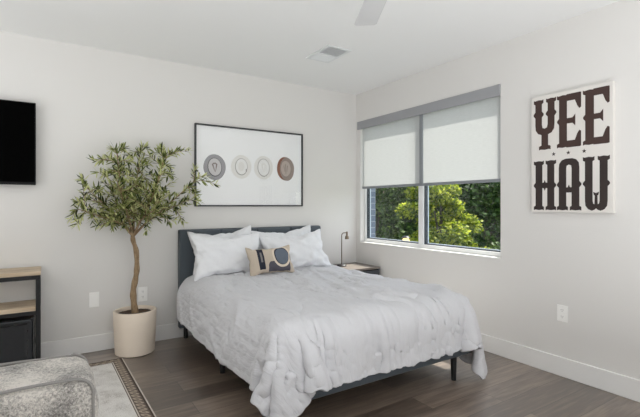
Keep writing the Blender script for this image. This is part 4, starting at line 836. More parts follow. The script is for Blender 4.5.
-2,-2,1,3,-1,1,-5,5,-2,-3,6,-4,-3,5,-1,-1,-1,2,1,-4,2,-3,2,0,-2,3,2,2,-6,4,-5,4,5,-20,-17,-5,20,16,19,13,6,-16,-21,-9,-19,-13,1,1,4,5,8,4,8,9,9,53,-2,-14,-16,-18,
-17,-4,5,-3,10,-13,-7,5,16,-8,-24,-25,5,5,21,13,6,2,-4,4,-1,1,-4,6,0,-1,0,-3,-2,6,1,-2,-1,3,1,-7,0,4,-1,-1,3,-4,2,-2,-2,3,3,-5,1,1,1,-2,2,5,-9,6,0,2,-17,-23,
-9,22,18,13,16,9,-1,-25,-17,-9,-15,-14,0,4,0,5,5,4,6,10,80,-18,-19,-17,-19,-7,2,-5,4,8,-14,9,-1,15,-18,-23,-23,-3,10,20,13,9,4,3,2,3,-6,4,-2,1,0,2,-2,2,-4,2,4,-5,4,-2,
0,1,-4,4,-2,-2,0,0,0,1,1,-3,2,-1,2,-3,4,-4,7,-7,2,7,-4,-18,-24,-12,16,22,15,15,3,13,-12,-22,-14,-14,-7,-15,-1,6,-1,7,6,-1,6,81,-18,-19,-19,-5,-10,-2,1,6,3,-10,17,-2,7,-25,
-4,-23,-22,11,20,14,6,13,0,2,5,2,-4,-2,4,-5,7,1,-1,2,0,1,-5,-1,-1,5,-5,4,-2,-1,-2,4,-4,3,-4,1,-2,5,1,-5,2,2,0,1,-3,3,4,-3,-24,-21,-14,13,22,12,17,6,2,17,-23,-14,
-18,-7,-8,-15,-4,2,4,5,6,5,71,-19,-19,-13,-2,-9,5,-4,10,-11,14,5,11,-16,-20,-3,-24,-16,6,12,20,14,2,12,3,-3,6,0,-4,2,5,-5,7,-2,-4,1,0,0,0,1,0,0,-2,0,-2,5,-3,0,1,-3,
-2,6,0,-3,3,-3,2,1,-1,3,0,2,-5,-26,-18,-19,17,13,22,9,-1,10,21,-4,-22,-13,-8,-5,-14,-16,-6,-1,10,1,6,64,-19,-18,-7,-3,6,0,-7,7,-5,16,1,6,-23,-1,-12,-25,-3,-8,15,13,18,5,7,8,
2,0,3,-1,1,0,4,-1,-3,1,-4,0,3,-1,0,0,1,-1,-2,-2,3,0,-1,-2,5,2,-5,-1,3,-6,6,-3,2,3,-2,5,-1,-5,-26,-24,-3,-7,21,24,3,5,10,20,15,-20,-17,-10,-2,-6,-17,-18,-7,-3,8,1,
61,-19,-14,-1,4,-2,6,-2,-3,1,18,0,-3,-20,-3,-10,-22,-13,2,10,17,9,11,10,1,6,2,2,2,-3,2,-1,0,0,0,1,1,-4,4,-3,3,-3,3,0,0,-5,-1,6,0,0,-4,3,1,0,-6,-2,8,0,-3,2,
0,0,-1,-24,-27,-7,-8,23,20,9,16,1,14,24,-6,-23,-9,-1,-5,-9,-19,-19,-8,-7,-6],
[268,28,27,28,27,27,28,27,28,28,27,25,23,17,12,10,3,-1,0,0,0,0,0,0,-2,-1,1,8,6,5,9,-4,0,-5,-1,-7,-3,2,-3,4,6,-3,2,2,4,-4,-6,-2,-3,1,-2,8,5,4,1,4,-6,-5,-2,-5,
-3,0,-3,-1,-1,-1,-3,-9,-17,-21,-23,-25,-28,-27,-29,-27,-28,-27,-27,-28,-27,-27,-28,-27,-27,92,27,28,27,28,27,28,28,27,27,28,25,22,18,12,10,3,-1,0,0,0,0,0,0,0,-7,4,13,3,10,-1,5,-3,-2,-5,
-6,-7,0,6,2,4,-2,5,2,-2,-1,-6,-2,-1,-4,6,3,-4,11,3,-1,-5,1,-10,0,-2,-5,-1,-1,0,-1,-3,-10,-16,-20,-23,-27,-27,-29,-27,-28,-27,-27,-28,-27,-28,-27,-27,-27,-28,93,27,28,27,28,27,27,28,28,27,
27,26,22,17,13,10,3,-1,0,1,1,-2,0,0,0,-4,4,9,6,0,11,-4,-1,1,-8,-1,-8,4,-5,2,6,2,4,4,-3,-8,-1,-1,-2,2,-1,-1,5,8,-1,5,-2,-4,-3,-3,-3,-1,-3,0,-5,-1,-4,-9,-17,-20,
-23,-26,-28,-28,-27,-28,-27,-28,-27,-28,-27,-27,-28,-27,-28,95,26,28,27,27,27,28,28,27,28,27,25,23,17,13,10,2,0,3,-3,0,0,0,0,0,0,7,-6,11,11,0,-9,1,6,-7,-9,8,-12,-1,11,-5,11,-8,5,4,
0,-11,-5,9,2,-10,-3,10,2,10,-1,-7,2,-2,-3,-2,-3,-2,-4,0,-1,-4,-10,-16,-21,-22,-27,-28,-28,-27,-27,-28,-27,-28,-27,-27,-28,-28,-27,-27,94,27,28,27,27,28,27,27,28,27,27,26,22,17,16,8,2,0,0,0,
0,1,-1,0,0,8,-8,0,14,8,-6,-6,1,7,-13,-1,9,-12,0,8,-5,12,-9,1,2,6,-3,-12,1,10,-3,-9,0,4,12,4,-1,-11,2,0,-4,0,-3,-1,-2,-1,-4,-10,-16,-21,-23,-27,-27,-28,-28,-27,-28,-27,-27,-28,
-27,-28,-27,-28,-27,94,28,27,27,27,28,27,28,27,28,27,25,23,17,14,10,2,0,3,-3,3,-3,0,0,7,-5,-2,0,15,5,-9,-2,-1,7,-13,1,9,-12,5,-5,1,10,1,-11,10,-4,8,-13,-2,3,10,-9,-4,0,5,
10,1,0,-13,3,3,-9,4,-4,0,-1,-4,-11,-16,-21,-22,-27,-29,-27,-28,-27,-27,-28,-28,-27,-27,-28,-27,-27,-28,95,27,27,28,27,27,28,27,28,27,27,26,22,17,15,10,2,1,-1,1,-1,0,0,8,-6,-1,-1,2,13,0,
-9,5,-6,6,-11,6,6,-12,5,-5,0,5,6,-10,4,2,-1,2,-8,0,10,-1,-9,0,1,5,10,-5,2,-11,0,4,-5,1,-2,-2,-4,-10,-17,-21,-23,-26,-28,-28,-28,-27,-27,-28,-27,-28,-27,-27,-28,-27,-27,94,28,27,27,27,
28,27,27,28,28,26,26,24,18,14,9,2,0,2,-2,0,0,8,-8,2,-2,0,2,13,-6,-5,-1,1,5,-9,0,13,-11,-2,6,-6,2,9,-11,2,5,-5,7,-9,0,2,9,-8,-3,0,2,3,9,-6,1,-9,1,5,-6,1,
-3,-5,-10,-16,-22,-23,-26,-28,-27,-29,-27,-27,-28,-27,-27,-28,-27,-28,-27,-27,95,27,27,28,27,27,28,27,28,27,27,25,23,18,15,9,3,0,0,0,0,7,-6,2,-3,0,0,1,14,-10,-4,7,-8,5,-5,0,11,2,-13,0,
0,1,8,-9,3,-3,0,0,8,-6,-2,7,3,-10,0,0,0,4,9,-8,0,-5,0,5,-5,-2,-5,-11,-16,-22,-23,-26,-28,-28,-28,-27,-27,-28,-27,-27,-28,-27,-28,-27,-27,95,27,28,27,27,28,27,28,27,27,28,25,22,18,15,
10,3,0,0,0,6,-6,4,-4,0,0,0,10,-1,-8,1,-1,4,-5,0,3,3,7,-13,0,0,0,8,-6,-2,4,-4,2,-1,5,-6,4,5,-9,4,-4,0,0,3,9,-11,4,-5,0,3,-5,-6,-11,-16,-21,-24,-26,-28,-28,-27,
-27,-28,-28,-27,-28,-27,-27,-27,-28,-27,96,27,27,27,28,27,28,27,27,28,27,25,22,19,16,9,3,0,6,-1,-5,2,-1,-1,0,0,0,9,-5,-4,5,-5,6,-6,0,0,4,10,-14,0,0,3,-2,8,-9,0,5,-4,4,1,
-6,1,7,-5,-3,0,0,0,0,0,10,-10,2,-2,0,1,-9,-11,-17,-21,-24,-26,-28,-28,-27,-28,-27,-28,-27,-28,-27,-27,-27,-28,-27,96,27,28,27,27,28,27,27,28,27,27,25,24,17,16,10,3,4,-4,0,0,0,0,0,0,
1,-1,8,-8,0,4,-4,4,-4,1,-1,2,12,-13,-1,0,0,0,6,-6,4,-4,3,-3,8,-8,3,-3,7,-7,0,0,0,0,0,1,8,-9,0,0,-3,-4,-13,-16,-22,-25,-26,-27,-28,-27,-27,-28,-28,-27,-27,-28,-27,-27,-28,-27,
96,28,27,28,27,27,27,28,27,28,27,25,22,20,14,10,4,4,-4,0,0,0,0,0,0,0,2,4,-6,1,3,-4,0,3,-3,5,-4,13,-12,-2,2,-2,0,7,-7,4,-2,-2,1,7,-6,-2,1,2,3,-6,0,0,0,0,
0,1,7,-8,1,-2,-8,-10,-18,-22,-24,-27,-27,-28,-27,-28,-27,-27,-28,-27,-28,-27,-27,-28,-27,97,27,27,28,27,28,27,27,28,27,27,26,22,20,14,10,4,0,0,0,0,0,0,0,0,0,6,-4,3,-5,4,-4,0,0,4,
-4,5,-1,9,-13,2,-2,0,1,2,-3,4,-4,0,6,-3,0,-3,5,-5,1,-1,0,0,0,0,2,-2,7,-6,-4,-4,-14,-15,-23,-26,-25,-27,-28,-28,-28,-27,-27,-28,-27,-27,-28,-27,-27,-28,97,28,27,27,27,28,27,28,27,28,
27,25,24,19,14,10,3,3,-2,0,2,-2,0,0,0,5,-3,0,-2,6,-6,0,0,0,3,-3,0,5,7,-12,0,3,-3,6,-6,0,0,2,-2,0,4,-4,3,-3,2,-2,2,-2,0,0,0,0,6,-6,4,-5,-8,-10,-20,-21,
-24,-27,-28,-27,-28,-28,-27,-27,-28,-27,-27,-28,-27,-27,-28,98,27,27,27,28,28,27,27,28,27,27,26,22,19,17,9,3,2,-1,5,-5,0,0,0,0,4,-4,1,-1,6,-6,0,1,-1,0,3,-3,2,10,-12,0,5,-5,0,6,
-6,0,0,3,-3,3,-3,0,2,-2,0,4,-4,0,0,0,0,0,6,-6,-2,-5,-15,-17,-22,-25,-26,-28,-27,-28,-27,-28,-27,-27,-28,-27,-28,-27,-27,-27,97,27,27,28,27,28,27,28,27,27,28,26,21,22,13,12,2,2,-1,2,
-2,2,-2,1,-1,2,-2,0,1,5,-6,0,3,-3,0,0,0,0,12,-12,2,0,-2,0,0,3,-3,0,1,3,-4,0,3,-3,0,0,2,2,-4,0,0,0,0,1,3,-6,-8,-12,-18,-21,-26,-25,-28,-28,-28,-27,-27,-28,-27,-28,
-27,-27,-28,-27,-27,98,27,27,27,28,27,28,27,28,27,27,25,25,18,15,11,3,1,0,4,-4,0,0,0,0,1,-1,0,3,-3,2,-2,3,-3,0,0,0,1,10,-11,5,-5,3,-3,5,-2,-3,0,0,4,-4,4,-4,0,2,
-2,4,-4,0,3,-3,0,0,0,0,0,-10,-13,-18,-22,-24,-27,-28,-27,-28,-27,-27,-28,-27,-27,-28,-27,-28,-27,-27,97,28,28,27,27,28,27,28,27,28,27,25,23,20,15,10,7,-2,3,-3,0,0,0,0,0,2,-2,0,3,-3,
0,0,0,0,0,0,0,0,12,-12,0,2,-2,4,-4,5,-5,1,-1,1,-1,4,-4,0,5,-1,-4,1,1,-2,0,0,0,0,0,-1,-10,-13,-17,-22,-25,-27,-28,-27,-27,-28,-27,-28,-27,-27,-28,-27,-27,-28,-27,98,28,27,28,27,
28,27,27,28,27,27,26,22,22,15,10,4,1,-1,0,0,0,1,2,-3,5,-5,2,-2,0,0,0,0,1,-1,0,0,0,10,-10,1,0,0,-1,0,2,-2,0,3,-3,0,5,-5,0,3,-3,1,0,-1,0,0,0,0,2,-2,
-3,-8,-12,-19,-22,-25,-27,-27,-28,-27,-28,-27,-27,-28,-27,-27,-28,-27,-27,-28,99,28,27,27,28,27,27,28,27,28,27,26,22,21,15,10,4,2,-1,0,3,-3,5,-5,2,-3,1,0,2,-2,0,0,0,0,0,0,0,0,10,-10,
3,-3,4,-4,5,-5,0,0,3,-3,0,1,-1,0,0,2,-1,0,-1,0,0,0,0,0,3,-6,-8,-14,-17,-22,-26,-26,-28,-27,-28,-27,-28,-27,-28,-27,-27,-27,-28,-27,-28,100,27,28,27,28,27,27,28,27,27,28,25,23,21,15,
10,6,0,-1,0,3,-3,6,-6,4,-4,0,0,0,0,3,3,-6,0,0,0,3,-3,9,-9,1,3,-4,0,4,-4,2,-2,0,1,2,-2,-1,0,0,4,-4,0,2,-1,-1,0,1,-1,0,-2,-9,-13,-19,-22,-25,-27,-27,-28,-27,
-28,-27,-28,-27,-27,-28,-27,-28,-27,-27,100,27,27,28,27,28,27,27,28,27,28,25,24,19,17,9,6,-1,2,-2,0,4,1,-5,2,1,-3,0,0,0,6,-6,1,-1,0,0,2,-2,8,-8,0,4,-4,0,2,-2,0,1,-1,1,
-1,1,4,-1,-4,5,-5,0,2,-2,1,-1,5,-5,0,-1,-11,-13,-19,-22,-25,-27,-27,-28,-27,-28,-27,-27,-28,-27,-27,-28,-27,-27,-28,101,27,27,27,27,28,27,28,28,27,27,26,24,19,15,11,7,-2,0,0,0,0,5,-2,0,
-3,0,0,0,1,0,-1,0,0,0,0,0,0,8,-8,0,3,-3,0,3,-3,2,-1,-1,0,4,0,-4,0,3,-2,-1,0,0,3,-3,0,0,1,-1,-3,-9,-14,-18,-22,-25,-27,-28,-27,-28,-27,-28,-27,-27,-28,-27,-27,-28,-27,-27,
100,28,27,27,27,28,27,28,27,28,27,26,23,19,17,10,5,0,0,0,0,0,4,-4,4,-4,0,0,0,3,-3,0,0,3,-3,0,3,-3,0,8,-8,0,2,-2,6,-6,0,4,-4,0,0,0,3,-3,0,3,0,-2,-1,0,
3,-3,0,0,0,-3,-8,-13,-19,-24,-25,-27,-27,-28,-27,-28,-27,-28,-27,-27,-28,-27,-28,-27,-27,101,27,28,26,28,28,27,28,27,28,27,25,23,22,14,11,5,0,0,1,-1,0,3,-3,1,0,-1,0,2,-2,0,0,2,-2,1,
-1,0,0,0,5,-5,5,-5,2,-2,3,-2,1,-2,0,3,-3,0,0,0,4,-4,3,-3,0,1,-1,2,-2,0,-2,-10,-14,-19,-22,-26,-26,-28,-27,-28,-27,-28,-27,-27,-28,-27,-28,-27,-27,-27,101,27,27,27,28,27,27,29,27,27,
28,26,22,20,17,10,6,-1,1,1,1,-1,0,1,0,-3,0,2,-2,0,3,-3,0,4,-4,0,0,0,0,6,-6,0,4,1,-4,4,-2,-3,0,0,0,0,0,3,-3,2,4,-6,0,3,-3,1,-1,5,-5,-3,-10,-14,-18,-23,
-25,-27,-27,-28,-28,-27,-27,-28,-27,-27,-28,-27,-27,-28,-27,101,28,27,28,27,27,28,27,28,27,27,26,23,20,16,11,7,-2,5,-2,-3,2,0,-2,3,-3,0,2,-2,0,0,0,2,-2,0,0,3,-3,0,0,0,2,-2,0,2,
-2,1,3,-4,0,0,0,3,-3,0,2,-2,3,-3,0,0,0,4,-4,3,-6,-10,-13,-20,-22,-25,-27,-28,-27,-28,-27,-28,-27,-27,-28,-27,-28,-27,-27,-28,102,27,28,27,27,28,27,28,28,28,27,25,23,21,15,11,4,6,-5,3,
-3,1,1,-2,0,4,-4,3,-3,0,0,0,3,-3,0,0,0,0,0,0,4,-4,0,0,0,1,0,-1,0,0,0,0,3,-3,4,-4,0,2,1,1,-4,0,1,-1,0,-3,-10,-14,-18,-23,-26,-27,-27,-27,-28,-28,-27,-28,-27,-27,
-28,-27,-28,-27,-27,102,27,28,27,27,28,27,28,28,27,27,25,24,20,16,11,4,2,1,-2,2,-1,1,-2,3,-1,2,-4,1,-1,0,0,5,-5,0,0,0,0,0,0,4,-4,4,-4,0,0,0,5,-5,0,0,0,0,0,0,
0,0,2,-2,2,-2,0,0,1,-1,-3,-10,-14,-20,-22,-25,-27,-27,-28,-27,-28,-28,-27,-27,-28,-27,-28,-27,-27,-28,103,27,28,26,28,27,28,28,27,28,27,26,23,21,15,14,3,0,0,2,-3,0,1,3,-4,2,-2,0,0,4,
-4,0,0,3,-3,0,0,0,0,0,0,5,-2,-3,3,-3,0,2,-2,0,0,0,0,0,0,0,0,0,2,-2,1,-1,0,0,0,-4,-8,-16,-19,-22,-26,-26,-28,-27,-28,-27,-28,-27,-28,-27,-28,-27,-28,-27,-27,103,27,27,28,27,
27,28,28,27,28,27,26,23,21,16,10,8,-3,1,-1,0,0,0,0,2,-1,2,-3,1,-1,0,0,0,2,-2,0,0,0,0,0,0,5,-5,0,0,5,-5,2,-2,0,0,0,0,0,0,0,0,0,0,0,0,0,4,-4,1,
-5,-10,-14,-18,-24,-25,-27,-27,-28,-27,-28,-27,-28,-27,-28,-27,-28,-27,-27,-28,104,27,27,28,27,27,28,28,27,28,27,25,24,20,16,11,4,4,-2,1,-2,2,-2,0,2,0,-2,0,3,-3,0,2,-2,0,0,0,0,0,0,0,
1,-1,1,-1,2,2,-2,-1,1,-1,0,-1,0,0,0,0,0,0,0,0,0,0,0,0,0,-4,-10,-14,-20,-22,-25,-27,-28,-27,-28,-27,-27,-28,-28,-27,-28,-27,-27,-27,-28,104,27,27,27,28,27,28,28,27,27,28,25,24,20,17,
10,5,0,1,-1,2,-3,1,0,2,-2,4,-4,0,1,2,-3,0,0,0,0,0,0,0,0,0,3,1,-4,4,-4,3,-3,3,-3,4,-4,0,4,-4,0,0,2,-2,2,-2,0,0,1,-1,-4,-7,-18,-18,-23,-26,-27,-27,-28,-27,
-27,-28,-27,-28,-27,-28,-27,-28,-27,-27,103,28,27,27,28,27,28,27,28,28,27,26,23,23,13,11,8,-3,0,0,5,-5,1,-1,1,0,1,-2,0,3,-3,4,-4,3,-3,0,0,0,0,0,1,-1,3,-3,2,-2,2,-2,1,-1,
1,-1,6,-6,0,0,1,-1,2,-2,0,0,0,0,0,-4,-9,-16,-19,-22,-26,-27,-27,-28,-27,-28,-27,-28,-27,-28,-27,-28,-27,-28,-27,104,28,27,27,28,27,28,27,28,27,28,26,23,20,16,11,5,1,-1,0,4,-4,1,0,0,
-1,0,1,-1,0,0,0,0,0,0,0,0,0,2,-2,0,3,-3,0,1,-1,0,3,-2,2,-2,-1,0,0,2,-2,0,2,-1,0,1,-2,0,0,0,-4,-10,-15,-19,-22,-26,-27,-28,-27,-28,-27,-28,-27,-27,-28,-28,-27,-27,-28,-27,
104,28,27,27,28,27,28,27,28,27,28,26,26,18,15,11,4,1,0,2,-2,2,-2,0,0,4,-4,0,0,0,0,0,4,-4,0,0,0,0,0,0,0,0,3,-3,1,-1,1,-1,0,0,0,4,-3,-1,0,1,2,-2,-1,0,
0,2,-2,0,0,-3,-11,-15,-20,-22,-25,-28,-27,-28,-27,-27,-28,-27,-28,-27,-28,-27,-28,-27,-27,104,28,27,27,28,27,28,27,28,27,28,25,25,20,16,10,4,2,-1,0,1,0,-1,0,1,-1,5,-5,0,0,0,0,0,0,0,
0,0,0,0,0,0,0,1,1,-1,2,-3,1,-1,2,1,-3,5,-5,0,0,0,1,-1,0,0,4,-2,-1,-1,-4,-10,-15,-18,-24,-26,-27,-27,-28,-27,-28,-27,-27,-28,-27,-28,-28,-27,-27,-28,105,27,28,27,28,27,28,27,28,27,
28,25,24,20,17,10,4,1,0,2,-2,1,-1,0,0,0,0,0,0,0,0,3,-3,0,0,0,0,0,0,0,0,0,2,-2,4,-4,1,-1,0,0,1,0,-1,5,-5,0,3,-2,0,1,2,-4,0,0,3,-7,-10,-15,-19,-23,
-26,-27,-28,-27,-27,-28,-27,-28,-27,-28,-27,-28,-28,-27,-26,103,29,27,27,27,28,27,28,28,27,28,25,24,20,17,10,4,1,0,0,3,-3,3,-3,3,-3,0,0,0,0,0,0,0,0,1,-1,0,0,0,0,0,1,-1,5,-3,
-2,0,0,0,1,0,-1,0,0,1,1,-2,0,1,0,-1,3,-3,0,0,-4,-10,-15,-19,-23,-26,-27,-28,-27,-28,-27,-27,-28,-27,-28,-28,-27,-28,-27,-28,106,27,28,27,28,27,28,27,28,27,28,26,23,22,14,12,3,1,0,2,
-2,2,-2,1,-1,1,-1,0,0,0,3,-3,0,0,0,1,-1,0,0,0,0,0,1,-1,2,-2,0,0,2,-2,3,-3,2,-2,1,-1,2,1,-3,0,0,0,3,-3,-1,-3,-8,-17,-20,-22,-26,-27,-28,-27,-28,-27,-28,-27,-27,-28,
-28,-27,-28,-27,-28,106,28,27,27,28,27,28,28,27,27,28,25,25,21,14,11,6,-1,0,0,1,0,0,-1,0,0,0,0,0,0,0,4,-4,0,5,-5,2,-2,3,-3,0,0,0,1,0,-1,0,0,0,1,-1,4,-4,3,-3,
3,-3,0,0,0,0,0,0,0,-1,-3,-10,-15,-20,-23,-25,-28,-27,-28,-27,-28,-27,-27,-28,-27,-28,-27,-28,-28,-27,106,28,27,27,27,28,28,27,28,27,28,26,23,20,17,10,4,1,0,0,0,0,0,0,0,0,0,0,0,4,
-4,0,0,0,0,0,0,0,0,1,1,-2,0,0,0,0,0,0,0,0,0,0,4,-3,1,-2,0,0,0,0,0,0,0,0,-1,-3,-10,-16,-20,-22,-26,-27,-27,-28,-27,-28,-27,-28,-27,-28,-27,-28,-27,-27,-28,106,27,28,27,28,
27,28,27,28,27,28,26,23,20,17,10,5,0,0,3,-3,0,1,-1,0,0,0,0,2,-2,0,5,-1,-4,0,0,0,0,0,0,0,1,-1,0,0,0,0,0,0,0,0,0,0,1,-1,1,-1,0,1,-1,3,-3,0,3,-2,
-6,-10,-15,-20,-22,-26,-27,-28,-27,-28,-27,-27,-28,-27,-28,-27,-28,-27,-28,-27,106,27,28,27,28,27,28,27,28,27,28,26,23,20,16,11,5,0,0,0,0,0,0,0,0,0,0,0,0,0,0,0,0,1,-1,0,2,-2,0,3,
1,-4,4,-3,2,-3,2,-2,0,0,0,0,0,0,2,-2,0,0,1,-1,1,-1,0,1,-2,-3,-10,-16,-19,-24,-25,-28,-27,-27,-28,-27,-27,-28,-28,-27,-27,-28,-27,-28,-27,105,28,28,27,28,27,28,27,28,27,28,26,23,20,19,
8,8,-3,0,0,0,0,0,0,0,0,3,-3,0,0,1,-1,0,1,-1,0,0,0,0,1,-1,0,3,-3,0,4,-4,0,0,0,0,0,0,0,0,1,-1,4,-4,2,2,-4,0,3,-2,-6,-8,-17,-20,-23,-25,-28,-27,-27,-28,
-27,-27,-28,-27,-28,-27,-28,-28,-27,-28,107,28,27,28,27,27,28,28,27,28,27,26,23,20,17,10,4,1,0,0,0,0,0,0,0,3,-3,0,0,0,2,3,-5,0,4,-4,0,0,0,0,3,-3,0,0,3,1,-4,0,0,0,
4,-4,0,0,0,3,-1,-2,1,-1,0,2,0,-2,-1,-4,-9,-15,-21,-23,-25,-28,-27,-28,-27,-27,-28,-27,-28,-27,-28,-28,-27,-28,-27,106,29,27,27,28,27,27,29,27,28,27,26,24,19,17,10,6,-1,0,0,0,0,0,0,0,
0,0,0,0,0,2,-2,4,-3,3,-2,-2,0,0,0,0,0,0,2,-2,0,2,0,2,-4,0,2,-2,0,1,-1,5,-5,5,-5,1,1,-2,0,-1,-4,-9,-16,-20,-23,-26,-27,-27,-27,-28,-28,-27,-28,-27,-27,-28,-28,-27,-28,-27,
107,28,27,27,28,27,27,28,28,27,28,26,25,19,16,10,4,1,0,0,0,0,0,0,0,1,-1,0,0,0,1,2,0,-1,-2,2,-2,2,-2,3,-3,0,0,0,4,-3,0,0,-1,1,-1,0,0,0,3,-3,0,2,-2,4,
-2,-2,2,-2,-1,-4,-10,-15,-20,-23,-26,-27,-28,-27,-27,-28,-27,-28,-27,-28,-27,-28,-28,-27,-27,107,28,27,27,28,27,28,27,28,27,28,26,23,20,17,10,4,1,0,0,0,0,0,0,0,0,2,-2,0,0,1,-1,0,1,4,
-5,0,0,1,-1,1,-1,0,0,0,0,1,-1,0,0,0,0,0,0,0,0,0,2,1,-3,1,1,-2,0,-1,-4,-10,-15,-20,-23,-26,-27,-28,-27,-27,-28,-28,-27,-27,-28,-28,-28,-27,-27,-28,108,28,27,27,28,27,28,27,27,28,
28,26,24,19,17,10,4,2,-1,0,0,0,0,0,-1,4,-3,0,1,-1,0,1,-1,0,0,3,-3,0,3,-3,4,-4,0,0,0,0,0,2,-2,0,0,2,-2,0,0,0,0,0,3,-3,1,-1,0,0,1,-6,-10,-16,-20,-23,
-25,-27,-28,-27,-28,-27,-28,-27,-28,-27,-28,-27,-28,-28,-27,108,28,27,27,28,27,27,28,27,29,27,27,22,21,15,10,5,1,0,0,0,0,0,0,0,0,1,-1,0,0,0,0,0,0,0,0,0,0,0,0,0,0,0,0,0,
0,0,0,0,0,0,0,0,0,0,0,0,0,1,0,-1,0,0,0,-1,-4,-10,-16,-20,-22,-26,-28,-27,-28,-27,-27,-28,-27,-28,-27,-28,-27,-28,-28,-27,108,28,27,28,27,27,27,28,27,28,28,26,23,20,16,10,5,2,-1,0,
0,0,0,0,0,0,0,0,2,-2,0,0,0,0,0,0,0,1,-1,4,-4,0,0,0,0,0,0,0,0,0,0,0,0,0,0,0,2,-2,0,1,-1,0,0,0,-1,-4,-10,-16,-20,-23,-26,-27,-27,-28,-27,-27,-28,-27,-28,-27,
-28,-28,-27,-28,-28,109,27,28,27,28,27,27,28,28,27,28,26,22,22,16,9,5,1,0,0,0,0,0,0,0,0,0,0,0,0,0,0,0,1,-1,0,0,0,4,-4,0,5,-5,0,1,0,0,1,-2,0,0,0,0,0,0,
0,0,2,-2,0,3,-3,0,0,-1,-4,-10,-16,-20,-23,-25,-28,-28,-27,-27,-28,-27,-28,-27,-27,-28,-28,-27,-28,-27,108,28,27,27,27,28,28,27,28,27,28,26,23,20,16,13,2,1,0,0,0,-1,1,-2,2,0,0,0,0,0,
0,0,1,-1,1,1,-1,2,-3,4,-3,-1,0,0,0,0,2,-2,3,-3,0,2,-2,0,0,0,0,0,5,-5,0,1,-1,0,-1,-4,-10,-15,-21,-23,-25,-29,-27,-27,-27,-28,-27,-28,-27,-28,-27,-28,-28,-28,-27,108,28,27,28,28,
27,27,28,28,27,27,27,23,20,16,10,5,1,0,0,0,0,0,0,0,0,0,0,0,0,0,0,1,1,1,-3,2,-1,-1,1,-1,0,0,0,0,1,0,0,3,0,-4,0,0,0,0,0,0,2,1,-3,0,0,0,1,-2,
-4,-10,-15,-21,-23,-26,-27,-28,-27,-28,-27,-28,-27,-27,-28,-27,-28,-28,-28,-27,109,27,28,27,27,28,28,27,28,27,28,26,24,19,16,10,5,2,-1,0,0,0,0,0,0,0,0,0,0,0,1,-1,0,0,2,1,-1,-2,0,0,
3,-3,0,0,1,-1,0,3,-3,0,4,-4,0,1,-1,0,0,0,0,1,-1,0,0,0,-1,-3,-11,-16,-20,-23,-26,-27,-28,-27,-28,-27,-28,-27,-27,-28,-28,-27,-28,-28,-27,107,28,29,27,27,28,27,28,27,28,27,27,23,22,14,
10,5,1,3,-3,0,0,0,0,0,0,0,1,-1,0,1,3,-4,1,-1,3,-3,3,-3,0,0,0,0,0,0,2,-2,3,-3,0,2,-2,3,-3,0,0,0,0,0,0,0,0,0,0,-1,-4,-10,-16,-21,-22,-26,-28,-27,-28,-27,
-27,-28,-27,-28,-26,-29,-28,-27,-28,-27,108,28,28,27,28,27,27,28,27,28,27,26,24,19,17,11,4,3,-2,0,0,1,-1,0,0,0,1,-1,0,0,0,0,1,-1,0,0,0,0,0,0,0,0,0,0,0,0,1,0,2,-1,
-2,0,0,0,2,-2,0,0,0,0,0,0,0,0,-1,-4,-10,-16,-21,-23,-25,-28,-28,-26,-28,-28,-27,-28,-27,-27,-28,-28,-28,-27,-28,109,28,28,27,27,28,28,27,27,28,27,26,23,21,16,11,4,4,0,-3,1,-1,0,0,0,
0,0,1,3,-4,0,0,0,0,0,0,0,1,-1,0,0,0,0,1,-1,1,0,0,-1,0,0,0,0,0,0,0,0,0,0,0,0,0,0,0,-1,-4,-10,-15,-22,-23,-25,-28,-27,-28,-27,-28,-27,-28,-27,-27,-28,-29,-27,-27,-28,
109,28,28,27,27,28,27,28,27,28,27,25,24,22,15,11,4,1,0,0,0,0,0,0,0,0,0,1,-1,6,-6,0,0,0,0,0,0,0,1,2,-1,-2,0,2,2,-4,3,-3,5,-5,0,3,-3,2,-2,2,-2,0,0,0,
0,0,0,0,-1,-4,-10,-16,-21,-23,-26,-27,-28,-27,-28,-27,-28,-27,-27,-28,-28,-27,-28,-28,-27,109,28,28,27,27,27,28,28,28,27,27,25,24,21,16,11,4,1,3,-3,0,2,0,-2,1,-1,0,0,1,-1,0,0,0,0,0,
0,0,0,0,0,0,0,0,0,0,2,-1,0,-1,0,0,0,1,-1,0,0,1,1,-2,0,0,0,0,3,-4,-4,-10,-17,-20,-23,-26,-28,-27,-28,-27,-27,-28,-27,-28,-27,-28,-27,-28,-27,-29,111,27,28,27,28,27,27,28,28,26,
28,25,23,22,17,10,4,1,0,0,1,-1,0,2,-2,3,-3,0,0,0,3,-3,0,0,0,0,0,0,0,0,0,0,0,1,1,0,0,-2,1,2,-3,0,0,0,0,0,0,0,0,0,0,0,0,0,-1,-5,-9,-17,-21,-23,
-25,-28,-27,-28,-28,-27,-27,-28,-27,-27,-28,-27,-29,-26,-28,112,27,29,24,28,27,28,27,28,27,26,26,22,22,17,10,7,-1,0,0,0,0,0,0,0,0,0,0,0,0,0,0,0,0,0,0,0,0,0,0,0,0,0,0,4,
-4,3,2,-5,0,0,0,0,0,0,0,0,1,-1,0,0,0,0,0,-1,-5,-10,-16,-21,-23,-26,-27,-28,-28,-27,-27,-27,-28,-27,-28,-27,-27,-28,-28,-28,115,27,28,26,27,27,26,27,28,27,27,24,23,21,18,10,5,1,0,0,
0,0,0,0,0,0,0,0,0,0,0,0,0,0,0,0,0,0,0,0,0,0,0,0,1,3,-2,-2,4,-3,-1,0,0,1,-1,0,1,-1,1,-1,0,0,0,0,-2,-4,-10,-16,-21,-23,-25,-29,-27,-28,-27,-28,-27,-27,-27,-28,
-27,-27,-28,-27,-28,115,29,27,27,27,28,26,26,24,27,28,27,23,18,17,10,5,2,0,0,0,0,0,0,0,0,0,0,0,0,3,-3,0,2,-2,0,0,0,0,0,3,-2,-1,0,0,0,1,0,-1,0,0,0,0,0,0,
